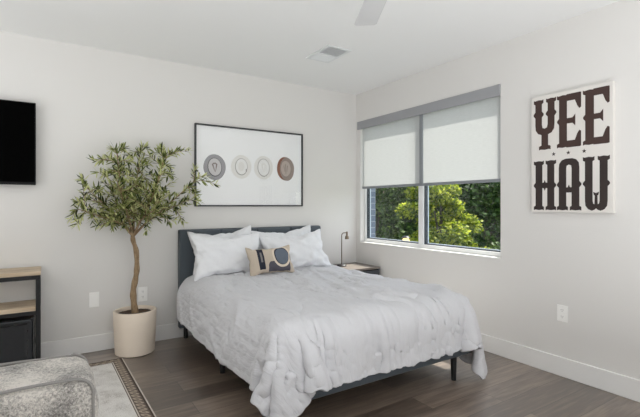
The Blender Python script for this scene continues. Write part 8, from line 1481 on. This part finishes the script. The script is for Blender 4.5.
def pipe_loop(y, zoff=0.0):
    """piping that runs along the top edge of the arm and down its front edge"""
    pts = []
    xs = np.linspace(AX0+0.08, AX1-0.067, 30)
    for x in xs:
        pts.append((x, y, AZ-0.002+0.006*math.sin(9*x+y*5)+zoff))
    for q in range(1, 9):
        a = PI/2*(1-q/8)
        pts.append((AX1-0.067+0.058*math.cos(a), y, AZ-0.058+0.058*math.sin(a)+zoff*0.5))
    for z in np.linspace(AZ-0.09, 0.13, 14):
        pts.append((AX1-0.008+0.003*math.sin(8*z), y, z))
    return pts
for y in (AY0+0.012, AY1-0.014):
    Mesh().tube(pipe_loop(y, 0.0 if y < 1.8 else 0.003), 0.0055, 8).build('piping', M['piping'], so, True)
k = Mesh(); k.add(lumpy(AX0, AX1, -0.40, -0.13, 0.10, AZ, 0.045, 0.012, (18,), 0.010, 9))
k.build('arm', M['tweed'], so, True)
k = Mesh(); k.add(lumpy(AX0, AX0+0.26, -0.13, AY0, 0.10, 0.80, 0.06, 0.015, (18,), 0.010, 5))
k.build('back', M['tweed'], so, True)
for ya, yb in ((-0.125, 0.76), (0.765, AY0-0.005)):
    k = Mesh(); k.add(lumpy(AX0+0.26, AX1-0.01, ya, yb, 0.26, 0.44, 0.05, 0.015, (14,), 0.008, ya))
    k.build('seat_cushion', M['tweed'], so, True)
Mesh().rbox(AX0+0.02, AX1-0.03, -0.36, AY1-0.03, 0.10, 0.26, 0.02, 2).build('base', M['tweed'], so, True)
for xx in (AX0+0.06, AX1-0.12):
    for yy in (-0.34, AY1-0.12):
        Mesh().box(xx, xx+0.05, yy, yy+0.05, 0.0125, 0.105).build('leg', M['leg'], so)

# ------------------------------------------------------------------ bed
BX0, BX1, BYF, BYH = 1.045, 2.575, 1.955, 3.985
bd = thing('upholstered_bed', (1.81, 3.0, 0), 'dark slate upholstered bed with panelled headboard and black legs', 'bed')
k = Mesh()
k.rbox(1.028, 2.592, 4.000, YB-0.018, 0.10, 1.022, 0.014, 3)
pw_ = (2.592-1.028)/4
for i in range(4):
    a = 1.028+i*pw_
    k.rbox(a+0.002, a+pw_-0.002, 3.982, 4.030, 0.30, 1.018, 0.016, 3)
k.build('headboard', M['slate'], bd, True, angle=50)
for x0_, x1_ in ((BX0, BX0+0.04), (BX1-0.04, BX1)):
    Mesh().rbox(x0_, x1_, BYF+0.04, BYH-0.002, 0.185, 0.300, 0.010, 2).build('side_rail', M['slate'], bd, True, angle=50)
Mesh().rbox(BX0, BX1, BYF, BYF+0.04, 0.185, 0.300, 0.010, 2).build('foot_rail', M['slate'], bd, True, angle=50)
for xx in (1.095, 2.442):
    for yy in (2.015, 3.036, 4.03):
        k = Mesh()
        s_ = 0.020
        k.lathe([(0, 0), (s_*0.85, 0), (s_*1.15, 0.186), (0, 0.186)] if yy < 4 else [(0, 0), (s_, 0), (s_, 0.12), (0, 0.12)], (xx, yy, 0), 20)
        k.build('leg', M['leg'], bd, True, angle=40)
k = Mesh()
for i in range(12):
    yy = 2.06+i*0.165
    k.box(BX0+0.04, BX1-0.04, yy, yy+0.07, 0.278, 0.298)
k.build('slats', M['leg'], bd)
mt = Mesh().rbox(1.062, 2.558, 2.000, 3.972, 0.301, 0.560, 0.06, 5).build('mattress', M['mattress'], None, True, origin=(1.81, 3.0, 0.30))
tag(mt, 'white mattress lying on the bed frame under the duvet', 'mattress')

# duvet: draped cloth, refined and wrinkled, with thickness
def lattice(px, py, seed):
    """smooth value noise on numpy arrays, 0..1"""
    tab = np.random.RandomState(seed).rand(64, 64)
    ix, iy = np.floor(px).astype(int), np.floor(py).astype(int)
    fx_, fy_ = px-ix, py-iy
    fx_ = fx_*fx_*fx_*(fx_*(fx_*6-15)+10); fy_ = fy_*fy_*fy_*(fy_*(fy_*6-15)+10)
    g = lambda i, j: tab[i % 64, j % 64]
    return ((g(ix, iy)*(1-fx_)+g(ix+1, iy)*fx_)*(1-fy_)+(g(ix, iy+1)*(1-fx_)+g(ix+1, iy+1)*fx_)*fy_)
def ridge(px, py, seed):
    return 1-np.abs(2*lattice(px, py, seed)-1)
def sstep(a, b, x):
    t_ = np.clip((x-a)/(b-a), 0, 1)
    return t_*t_*(3-2*t_)
def refine(G, f):
    """cubic upsampling of a grid of points along its first axis"""
    n = G.shape[0]
    s_ = np.linspace(0, n-1, (n-1)*f+1)
    i = np.minimum(s_.astype(int), n-2)
    t_ = (s_-i)[:, None, None]
    P0, P1, P2, P3 = G[np.maximum(i-1, 0)], G[i], G[i+1], G[np.minimum(i+2, n-1)]
    return 0.5*(2*P1+(P2-P0)*t_+(2*P0-5*P1+4*P2-P3)*t_**2+(3*P1-P0-3*P2+P3)*t_**3)
dco = unpack('duvet')
ND = int(round(math.sqrt(len(dco))))-1
G = dco.reshape(ND+1, ND+1, 3)
G = refine(G, 3)
G = refine(G.transpose(1, 0, 2), 3).transpose(1, 0, 2)
NJ = G.shape[0]
vv, uu = np.meshgrid(np.linspace(0, 1, NJ), np.linspace(0, 1, NJ), indexing='ij')   # v: head to foot, u: left to right
gu, gv = np.gradient(G, axis=1), np.gradient(G, axis=0)
Nn = np.cross(gv, gu)
Nn /= np.linalg.norm(Nn, axis=2, keepdims=True)+1e-9
xm, ym = uu*2.25, vv*2.1
warp = lattice(xm*2.2, ym*2.2, 1)-0.5
warp2 = lattice(xm*5+9, ym*5, 2)-0.5
foot = sstep(0.80, 0.92, vv)
side = np.maximum(1-sstep(0.13, 0.22, uu), sstep(0.78, 0.87, uu))*(1-sstep(0.82, 0.92, vv)*0.6)
top = (1-foot)*(1-side)
patch = sstep(0.3, 0.75, lattice(xm*1.6+3, ym*1.3, 3))
disp = top*patch*0.032*(ridge(xm*5.5+1.6*warp+ym*1.3, ym*0.9+warp, 4)**2-0.3)
disp += top*0.019*(ridge(xm*9+1.5*warp2-ym*1.0, ym*2.0+warp*2, 5)**2-0.3)
disp += foot*0.032*(ridge(xm*11+0.35*warp2, ym*0.9+0.4*warp, 6)**1.5-0.15)
disp += foot*0.012*(ridge(xm*23+0.5*warp2, ym*1.6, 7)-0.3)
crease = ridge(xm*4.6+1.3*warp+ym*0.5, ym*0.8+warp, 14)**9+0.8*ridge(xm*7.5+warp*1.8-ym*0.6, ym*1.3+2*warp2, 15)**9
disp -= 0.014*(top+0.35*foot)*crease*(0.35+0.65*lattice(xm*2, ym*2.5, 16))
disp -= 0.003*side*(ridge(ym*4.5+xm*3.0+1.6*warp, xm*2.5-ym+warp, 17)**8)
corner = 1-0.7*side*foot-0.75*np.maximum(1-sstep(0.16, 0.26, uu), sstep(0.76, 0.84, uu))*sstep(0.76, 0.86, vv)
disp += side*0.018*(ridge(xm*3+ym*2.0+1.5*warp, ym*1.6-xm*2+warp, 8)**2-0.3)
disp += side*0.004*(ridge(ym*9+warp2*2+xm*4, xm*5+warp*2, 9)**2-0.3)
disp += 0.003*(ridge(xm*17+warp2*3, ym*13+warp*3, 10)-0.5)+0.012*(lattice(xm*3.1, ym*2.7, 11)-0.5)
G = G+Nn*(disp*corner)[..., None]
G[..., 0] -= 0.035*(1-sstep(0.04, 0.16, uu))*(1-sstep(0.6, 0.9, vv))+0.025*sstep(0.84, 0.98, uu)
G[..., 2] = np.maximum(G[..., 2]-0.03, 0.03)
low = G[..., 2] < 0.36                        # the cloth stays outside the rails
dl, dr, dfo = G[..., 0]-1.032, 2.588-G[..., 0], G[..., 1]-1.942
ins = low & (dl > 0) & (dr > 0) & (dfo > 0)
mn = np.minimum(np.minimum(dl, dr), dfo)
G[..., 0] = np.where(ins & (dl == mn), 1.032, np.where(ins & (dr == mn), 2.588, G[..., 0]))
G[..., 1] = np.where(ins & (dfo == mn), 1.942, G[..., 1])
NJ1 = NJ-1
faces = [(j*NJ+i, (j+1)*NJ+i, (j+1)*NJ+i+1, j*NJ+i+1) for j in range(NJ1) for i in range(NJ1)]
me = bpy.data.meshes.new('duvet')
me.from_pydata([tuple(v) for v in G.reshape(-1, 3)], [], faces)
lay = me.uv_layers.new(name='cloth')
lay.data.foreach_set('uv', np.stack([xm, ym], 2).reshape(-1, 2)[np.array(faces).ravel()].ravel())
du = link('duvet', me, M['duvet'], None, True, origin=(1.81, 2.9, 0.6))
sd = du.modifiers.new('thickness', 'SOLIDIFY')
sd.thickness = 0.022
sd.offset = 1.0
tag(du, 'rumpled white duvet draped over the bed to near the floor', 'duvet')

# pillows
def cushion(name, key, nx, ny, mtl, loc, rot, scale, label, cat, group=None, flip=False, crease=0.02, seed=3):
    co = unpack(key)
    if flip: co = co*np.array([-1, 1, 1])
    co = co*np.array(scale)
    gu_, gv_, sg_ = [], [], []
    for j in range(ny+1):
        for i in range(nx+1):
            e_ = i in (0, nx) or j in (0, ny)
            for s_ in ((0,) if e_ else (1, -1)):
                gu_.append(i/nx); gv_.append(j/ny); sg_.append(s_)
    gu_, gv_, sg_ = np.array(gu_), np.array(gv_), np.array(sg_)
    if crease:
        for q, (cu, cvv) in enumerate(((0, 0), (1, 0), (0, 1), (1, 1))):
            rr_ = np.hypot((gu_-cu)*1.4, gv_-cvv)
            th_ = np.arctan2(np.abs(gv_-cvv), np.abs(gu_-cu)*1.4)
            co[:, 2] += sg_*crease*np.exp(-rr_/0.42)*(ridge(th_*4.2+seed+rr_*0.8, rr_*1.6+q*7, seed+q)**2-0.35)
        co[:, 2] += sg_*crease*0.6*(ridge(gu_*4+gv_*2, gv_*5-gu_*2, seed+9)**3-0.3)
    idT, idB, c = {}, {}, 0
    for j in range(ny+1):
        for i in range(nx+1):
            idT[i, j] = c; c += 1
            if i in (0, nx) or j in (0, ny): idB[i, j] = idT[i, j]
            else: idB[i, j] = c; c += 1
    fs, uv = [], []
    for j in range(ny):
        for i in range(nx):
            q = ((i, j), (i+1, j), (i+1, j+1), (i, j+1))
            fs.append([idT[t_] for t_ in q]); uv.append([(a/nx, b/ny) for a, b in q])
            fs.append([idB[t_] for t_ in q[::-1]]); uv.append([(a/nx, b/ny) for a, b in q[::-1]])
    if flip: fs = [f[::-1] for f in fs]; uv = [u[::-1] for u in uv]
    me_ = bpy.data.meshes.new(name)
    me_.from_pydata([tuple(v) for v in co], [], fs)
    lay = me_.uv_layers.new(name='face')
    q = 0
    for u in uv:
        for t_ in u:
            lay.data[q].uv = t_; q += 1
    o = link(name, me_, mtl, None, True)
    o.location = loc
    o.rotation_euler = rot
    subsurf(o, 1)
    return tag(o, label, cat, group)
R = math.radians
cushion('bed_pillow', 'pillow_b', 34, 24, M['white_sheet'], (1.415, 3.898, 0.812), (R(78), R(-4), R(-2)), (0.95, 0.93, 0.42),
        'white pillow mostly hidden behind the left front pillow', 'pillow', 'white bed pillows', seed=2, flip=True)
cushion('bed_pillow', 'pillow_a', 34, 24, M['white_sheet'], (2.075, 3.898, 0.808), (R(78), R(-3), R(2)), (1.13, 0.93, 0.42),
        'white pillow mostly hidden behind the right front pillow', 'pillow', 'white bed pillows', seed=21)
cushion('bed_pillow', 'pillow_a', 34, 24, M['white_sheet'], (1.395, 3.695, 0.795), (R(66), R(1), R(2)), (1.06, 0.95, 0.50),
        'plump white pillow at the left front, nearest the olive tree', 'pillow', 'white bed pillows', crease=0.03, seed=34)
cushion('bed_pillow', 'pillow_b', 34, 24, M['white_sheet'], (2.085, 3.680, 0.785), (R(62), R(-4), R(-5)), (1.05, 0.92, 0.50),
        'creased white pillow at the right front, nearest the bedside lamp', 'pillow', 'white bed pillows', crease=0.048, seed=5)
cushion('lumbar_pillow', 'lumbar', 26, 16, M['lumbar'], (1.700, 3.460, 0.748), (R(68), R(-1), R(2)), (0.98, 1.12, 0.62),
        'small beige lumbar pillow with a dark camera-like print', 'pillow', crease=0.006)


# ------------------------------------------------------------------ nightstand and lamp
NX0, NX1, NY0, NY1, NT = 2.66, 3.140, 3.610, 4.055, 0.560
ns = thing('nightstand', (2.9, 3.83, 0), 'low charcoal nightstand in the corner beside the bed', 'nightstand')
bevel(Mesh().box(NX0, NX1, NY0, NY1, NT-0.022, NT).build('tabletop', M['night_top'], ns), 0.002)
k = Mesh()
k.box(NX0+0.004, NX0+0.022, NY0+0.006, NY1-0.002, 0.12, NT-0.022).box(NX1-0.022, NX1-0.004, NY0+0.006, NY1-0.002, 0.12, NT-0.022)
k.box(NX0+0.022, NX1-0.022, NY1-0.012, NY1-0.002, 0.12, NT-0.022).box(NX0+0.022, NX1-0.022, NY0+0.006, NY1-0.012, 0.12, 0.138)
bevel(k.build('carcass', M['night'], ns), 0.002)
for z0_, z1_ in ((0.142, 0.330), (0.336, 0.524)):
    d_ = bevel(Mesh().box(NX0+0.025, NX1-0.025, NY0+0.010, NY0+0.028, z0_, z1_).build('drawer', M['night'], ns), 0.002)
    Mesh().tube([(2.84, NY0+0.010, z1_-0.05), (2.84, NY0-0.012, z1_-0.05), (2.96, NY0-0.012, z1_-0.05), (2.96, NY0+0.010, z1_-0.05)], 0.004, 8).build('handle', M['black_metal'], d_, True)
for xx in (NX0+0.02, NX1-0.055):
    for yy in (NY0+0.02, NY1-0.055):
        Mesh().box(xx, xx+0.035, yy, yy+0.035, 0, 0.12).build('leg', M['leg'], ns)

lx, ly = 2.800, 3.880
la = thing('table_lamp', (lx, ly, NT), 'slim bronze hook-arm lamp standing on the nightstand', 'lamp')
Mesh().lathe([(0, 0), (0.052, 0), (0.054, 0.004), (0.054, 0.014), (0.048, 0.020), (0.012, 0.024), (0.0, 0.026)], (lx, ly, NT), 32).build('base', M['lamp_base'], la, True, angle=40)
arm = [(lx, ly, NT+0.02), (lx, ly, NT+0.20), (lx, ly, NT+0.345)]
for q in range(1, 9):
    a = PI-q*PI/2/8
    arm.append((lx+0.032+0.032*math.cos(a), ly, NT+0.345+0.032*math.sin(a)))
arm += [(lx+0.062, ly, NT+0.377), (lx+0.074, ly, NT+0.376)]
Mesh().tube(arm, 0.0055, 12).build('pole', M['bronze'], la, True)
k = Mesh()
k.lathe([(0, 0.024), (0.010, 0.024), (0.011, 0.0), (0.012, -0.022), (0.020, -0.030), (0.024, -0.062), (0.021, -0.062), (0.017, -0.032), (0, -0.026)], (lx+0.074, ly, NT+0.366), 24)
k.build('lamp_head', M['bronze'], la, True, angle=40)

# ------------------------------------------------------------------ potted olive tree
TX, TY = 0.628, 3.885
ot = thing('potted_olive_tree', (TX, TY, 0), 'slender olive tree in a cream pot by the back wall', 'potted tree')
Mesh().lathe([(0, 0.0), (0.148, 0.0), (0.157, 0.006), (0.166, 0.20), (0.172, 0.352), (0.169, 0.358), (0.150, 0.358), (0.146, 0.350), (0.146, 0.30), (0, 0.30)], (TX, TY, 0), 64).build('pot', M['pot'], ot, True, angle=35)
rng = random.Random(11)
bm = bmesh.new()
bmesh.ops.create_circle(bm, cap_ends=True, segments=40, radius=0.1455)
bmesh.ops.subdivide_edges(bm, edges=bm.edges[:], cuts=1)
k = Mesh()
prof = [(0.0, 0.338)]
rings = []
for i in range(1, 10):
    r = 0.1455*i/9
    rings.append((r, 0.334-0.006*(i/9)**2))
k.lathe([(0, 0.336)]+rings, (TX, TY, 0), 40)
for v in k.bm.verts:
    v.co.z += rng.uniform(-0.003, 0.004)
k.build('soil', M['soil'], ot)

def spline(pts, n):
    pts = [Vector(p) for p in pts]
    ext = [pts[0]*2-pts[1]]+pts+[pts[-1]*2-pts[-2]]
    out = []
    for i in range(1, len(ext)-2):
        p0, p1, p2, p3 = ext[i-1:i+3]
        for q in range(n):
            t_ = q/n
            out.append(0.5*((2*p1)+(p2-p0)*t_+(2*p0-5*p1+4*p2-p3)*t_*t_+(3*p1-p0-3*p2+p3)*t_**3))
    out.append(pts[-1])
    return out
trunk_pts = [(0.628, 3.885, 0.325), (0.616, 3.885, 0.44), (0.614, 3.885, 0.53), (0.632, 3.885, 0.63), (0.642, 3.885, 0.72), (0.636, 3.885, 0.86), (0.612, 3.885, 0.95), (0.608, 3.885, 1.01)]
tp = spline(trunk_pts, 6)
tr_ = [0.027-0.010*i/(len(tp)-1)+0.0022*math.sin(i*0.9) for i in range(len(tp))]
tr_[0] = 0.031
Mesh().tube(tp, tr_, 12).build('trunk', M['bark'], ot, True)

fork = Vector((0.612, 3.885, 0.985))
# targets of the limbs (x, y, z), spread over the crown the photograph shows
limbs = [((0.62, 3.86, 1.30), (0.66, 3.84, 1.70)), ((0.52, 3.80, 1.27), (0.47, 3.74, 1.66)), ((0.56, 3.95, 1.25), (0.54, 3.97, 1.60)),
         ((0.74, 3.84, 1.25), (0.85, 3.82, 1.66)), ((0.80, 3.80, 1.18), (1.08, 3.72, 1.46)), ((0.78, 3.92, 1.14), (1.05, 3.95, 1.28)),
         ((0.47, 3.86, 1.17), (0.25, 3.80, 1.40)), ((0.46, 3.78, 1.12), (0.20, 3.72, 1.22)), ((0.70, 3.76, 1.22), (0.78, 3.62, 1.50)),
         ((0.54, 3.74, 1.20), (0.45, 3.60, 1.45)), ((0.50, 3.93, 1.14), (0.32, 3.96, 1.30)), ((0.66, 3.74, 1.14), (0.74, 3.60, 1.22))]
bk = Mesh()
twigs = []
tips_extra = [(0.38, 3.80, 1.50), (0.36, 3.84, 1.62), (0.56, 3.70, 1.60), (0.60, 3.90, 1.68), (0.68, 3.72, 1.58), (0.74, 3.90, 1.62), (0.76, 3.78, 1.70), (0.48, 3.92, 1.52), (0.58, 3.84, 1.48), (0.86, 3.70, 1.50), (0.94, 3.90, 1.52), (0.34, 3.70, 1.36), (0.66, 3.80, 1.42), (0.80, 3.86, 1.46),
              (0.155, 3.70, 1.16), (0.185, 3.74, 1.10), (0.30, 3.72, 1.14), (0.22, 3.78, 1.46), (0.31, 3.78, 1.60), (0.43, 3.74, 1.70), (0.52, 3.78, 1.72),
              (0.70, 3.84, 1.75), (0.82, 3.80, 1.74), (0.95, 3.80, 1.72), (1.04, 3.74, 1.73), (1.10, 3.76, 1.58), (0.90, 3.82, 1.58), (1.26, 3.68, 1.44), (1.18, 3.70, 1.50), (1.10, 3.72, 1.36), (1.16, 3.86, 1.28),
              (1.03, 3.88, 1.10), (0.90, 3.80, 1.10), (0.98, 3.92, 1.22), (0.42, 3.70, 1.10), (0.66, 3.58, 1.05), (0.60, 3.56, 1.34)]
def branch(pts, r0, r1, n=6):
    s_ = spline(pts, n)
    bk.tube(s_, [r0+(r1-r0)*i/(len(s_)-1) for i in range(len(s_))], 6)
    return s_
ends = []
for mid, end in limbs:
    s_ = branch([fork, fork.lerp(Vector(mid), 0.5)+Vector((0, 0, 0.015)), mid, end], 0.010, 0.0028)
    ends.append(s_)
    twigs.append(s_[9:])
    for q in range(8):                         # side twigs along the limb
        i = rng.randint(8, len(s_)-2)
        p = s_[i]
        d = (s_[i+1]-s_[i]).normalized()
        side = Vector((rng.gauss(0, 1), rng.gauss(0, 0.6), rng.gauss(0.15, 0.7))).normalized()
        e = p+(d*0.5+side).normalized()*rng.uniform(0.13, 0.25)
        e.y = min(e.y, 4.03)
        if e.z < 1.06: e.z = 1.06+rng.uniform(0, 0.05)
        e.x = max(0.20, min(1.10, e.x))
        t2 = branch([p, p.lerp(e, 0.5)+Vector((0, 0, 0.012)), e], 0.0028, 0.0012, 5)
        twigs.append(t2)
for e in tips_extra:
    e = Vector(e)
    best = min((p for s_ in ends for p in s_[6:]), key=lambda p: (p-e).length+0.15*max(0, p.z-e.z))
    t2 = branch([best, best.lerp(e, 0.5)+Vector((0, 0, 0.02)), e], 0.0032, 0.0012, 6)
    twigs.append(t2)
bk.build('branches', M['bark'], ot, True)
V, Fc = [], []
def leaf(p, d, L, Wd, curl):
    d = d.normalized()
    up = Vector((rng.gauss(0, 0.5), rng.gauss(0, 0.5), 1))
    s_ = d.cross(up).normalized()
    n_ = s_.cross(d)
    b0 = len(V)
    for t_, w_ in ((0, 0.12), (0.3, 0.85), (0.62, 0.95), (0.86, 0.5)):
        c = p+d*(L*t_)+n_*(curl*t_*t_*L)
        V.append(c-s_*Wd*w_/2); V.append(c+s_*Wd*w_/2)
    V.append(p+d*L+n_*curl*L)
    for i in range(3):
        Fc.append((b0+2*i, b0+2*i+1, b0+2*i+3, b0+2*i+2))
    Fc.append((b0+6, b0+7, b0+8))
for tw in twigs:
    L_ = 0
    for i in range(len(tw)-1):
        seg = tw[i+1]-tw[i]
        d = seg.normalized()
        m_ = max(1, int(seg.length/0.015))
        for q in range(m_):
            p = tw[i]+seg*((q+rng.random())/m_)
            for s_ in range(2):
                a = d.orthogonal().normalized()
                a = Matrix.Rotation(rng.uniform(0, 2*PI), 3, d) @ a
                dd = d*rng.uniform(0.5, 1.1)+a*rng.uniform(0.6, 1.0)+Vector((0, 0, rng.uniform(-0.1, 0.25)))
                if p.y+dd.normalized().y*0.06 > YB-0.012:
                    dd.y = -abs(dd.y)
                leaf(p, dd, rng.uniform(0.046, 0.078), rng.uniform(0.0105, 0.015), rng.uniform(-0.25, 0.15))
    for s_ in range(3):
        leaf(tw[-1], (tw[-1]-tw[-2])+Vector((rng.gauss(0, 0.012), rng.gauss(0, 0.012), rng.gauss(0, 0.012))), 0.055, 0.012, 0.0)
me = bpy.data.meshes.new('foliage')
for v in V: v.y = min(v.y, YB-0.018)
me.from_pydata([tuple(v) for v in V], [], Fc)
link('foliage', me, M['olive'], ot)

# ------------------------------------------------------------------ trees outside
def polar(az, dist, z=0.0):
    """point at a bearing (degrees from the back-wall direction) and distance from the window side"""
    return Vector((dist*math.sin(R(az)), dist*math.cos(R(az)), z))
def tree(base, crowns, nleaf, size, mat_key, label, seed, gz=-3.6, trunk_r=0.14, inner=0.35):
    rg_ = random.Random(seed)
    t = thing('tree', (base.x, base.y, gz), label, 'tree', 'trees outside the window')
    top = max(c[2] for c in crowns)
    k_ = Mesh()
    pts = [(base.x, base.y, gz), (base.x+0.06, base.y, gz+1.4), (base.x-0.05, base.y+0.05, gz+2.8), (base.x, base.y, top)]
    s_ = spline(pts, 5)
    k_.tube(s_, [trunk_r*(1-0.75*i/(len(s_)-1)) for i in range(len(s_))], 9)
    for c in crowns:
        q = Vector((c[0], c[1], c[2]))
        st = Vector((base.x, base.y, max(gz+1.2, q.z-1.6)))
        s_ = spline([st, st.lerp(q, 0.5)+Vector((0, 0, 0.15)), q], 4)
        k_.tube(s_, [0.05*(1-0.7*i/(len(s_)-1)) for i in range(len(s_))], 6)
    k_.build('trunk', M['tree_trunk'], t, True)
    V_, F_ = [], []
    vol = [c[3]*c[4]*c[5] for c in crowns]
    tot = sum(v**0.67 for v in vol)
    for c, v in zip(crowns, vol):
        # leaves gather in rounded clumps, so that the crown reads as lit tops over shaded hollows
        nl = int(nleaf*(v**0.67)/tot)
        clump_count = max(8, int(26*(c[3]*c[5])**0.8))
        for s in range(clump_count):
            d = Vector((rg_.gauss(0, 1), rg_.gauss(0, 1), rg_.gauss(0, 1))).normalized()
            r = rg_.uniform(inner, 1.0)**0.6
            cen = Vector((c[0]+d.x*c[3]*r, c[1]+d.y*c[4]*r, c[2]+d.z*c[5]*r))
            rc = rg_.uniform(0.16, 0.30)*(c[3]*c[5])**0.5
            for q in range(max(4, nl//clump_count)):
                e = Vector((rg_.gauss(0, 1), rg_.gauss(0, 1), rg_.gauss(0.35, 0.8))).normalized()
                p = cen+Vector((e.x*rc, e.y*rc, e.z*rc*0.75))*rg_.uniform(0.6, 1.08)
                L = size*rg_.uniform(0.7, 1.25)
                ax = (e*0.6+Vector((rg_.gauss(0, 0.7), rg_.gauss(0, 0.7), rg_.gauss(-0.3, 0.6)))).normalized()
                sd_ = ax.cross((e+Vector((rg_.gauss(0, 0.4), rg_.gauss(0, 0.4), 0.5))).normalized())
                if sd_.length < 1e-3: continue
                sd_.normalize()
                nn = sd_.cross(ax)
                b = len(V_)
                V_.extend([p, p+ax*L*0.5+sd_*L*0.36+nn*L*0.06, p+ax*L, p+ax*L*0.5-sd_*L*0.36+nn*L*0.06])
                F_.append((b, b+1, b+2, b+3))
    me_ = bpy.data.meshes.new('foliage')
    me_.from_pydata([tuple(v) for v in V_], [], F_)
    link('foliage', me_, M[mat_key], t)
def crown_at(az, dist, z, r, rz=None):
    p = polar(az, dist, z)
    return (p.x, p.y, z, r, r, rz or r)
q_ = polar(44.4, 9.6)
sl = thing('street_lamp', (q_.x, q_.y, -3.6), 'small warm glowing lamp on a post among the trees', 'street lamp')
Mesh().tube([(q_.x, q_.y, -3.6), (q_.x, q_.y, -1.5), (q_.x, q_.y, 0.36)], [0.06, 0.045, 0.03], 12).build('post', M['black_metal'], sl, True)
Mesh().lathe([(0, 0), (0.05, 0.0), (0.075, 0.03), (0.085, 0.09), (0.06, 0.15), (0, 0.16)], (q_.x, q_.y, 0.362), 20).build('globe', M['lamp_glow'], sl, True)
Mesh().lathe([(0, 0.155), (0.10, 0.150), (0.06, 0.19), (0, 0.20)], (q_.x, q_.y, 0.372), 20).build('cap', M['black_metal'], sl, True, angle=40)
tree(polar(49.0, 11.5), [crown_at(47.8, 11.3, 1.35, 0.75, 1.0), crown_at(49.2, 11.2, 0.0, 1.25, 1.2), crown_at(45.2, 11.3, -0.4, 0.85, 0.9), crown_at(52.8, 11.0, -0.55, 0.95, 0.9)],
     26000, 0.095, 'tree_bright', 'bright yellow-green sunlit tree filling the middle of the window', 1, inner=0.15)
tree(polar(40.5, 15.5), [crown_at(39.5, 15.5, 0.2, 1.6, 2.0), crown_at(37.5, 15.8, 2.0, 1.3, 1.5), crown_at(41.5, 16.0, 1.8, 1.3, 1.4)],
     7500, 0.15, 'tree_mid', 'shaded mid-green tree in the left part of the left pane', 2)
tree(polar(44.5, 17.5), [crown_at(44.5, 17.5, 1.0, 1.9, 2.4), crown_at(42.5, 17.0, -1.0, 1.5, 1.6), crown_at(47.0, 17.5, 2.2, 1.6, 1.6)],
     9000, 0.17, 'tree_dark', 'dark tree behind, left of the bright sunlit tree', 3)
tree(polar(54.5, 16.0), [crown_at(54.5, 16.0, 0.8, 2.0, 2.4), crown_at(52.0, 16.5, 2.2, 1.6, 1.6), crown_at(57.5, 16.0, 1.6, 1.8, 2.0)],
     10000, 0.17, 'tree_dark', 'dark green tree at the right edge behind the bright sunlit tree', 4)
tree(polar(57.4, 12.3), [crown_at(56.9, 12.3, -1.0, 1.0, 1.3), crown_at(55.2, 12.9, -1.1, 0.7, 0.9)],
     5500, 0.11, 'tree_mid', 'low olive-green tree at the lower right of the right pane', 5)
tree(polar(40.0, 12.0), [crown_at(40.4, 12.0, -1.0, 0.6, 0.75), crown_at(42.3, 12.5, -1.5, 0.7, 0.8)],
     3500, 0.095, 'tree_bright', 'low bright bush-like tree at the bottom of the left pane', 6)
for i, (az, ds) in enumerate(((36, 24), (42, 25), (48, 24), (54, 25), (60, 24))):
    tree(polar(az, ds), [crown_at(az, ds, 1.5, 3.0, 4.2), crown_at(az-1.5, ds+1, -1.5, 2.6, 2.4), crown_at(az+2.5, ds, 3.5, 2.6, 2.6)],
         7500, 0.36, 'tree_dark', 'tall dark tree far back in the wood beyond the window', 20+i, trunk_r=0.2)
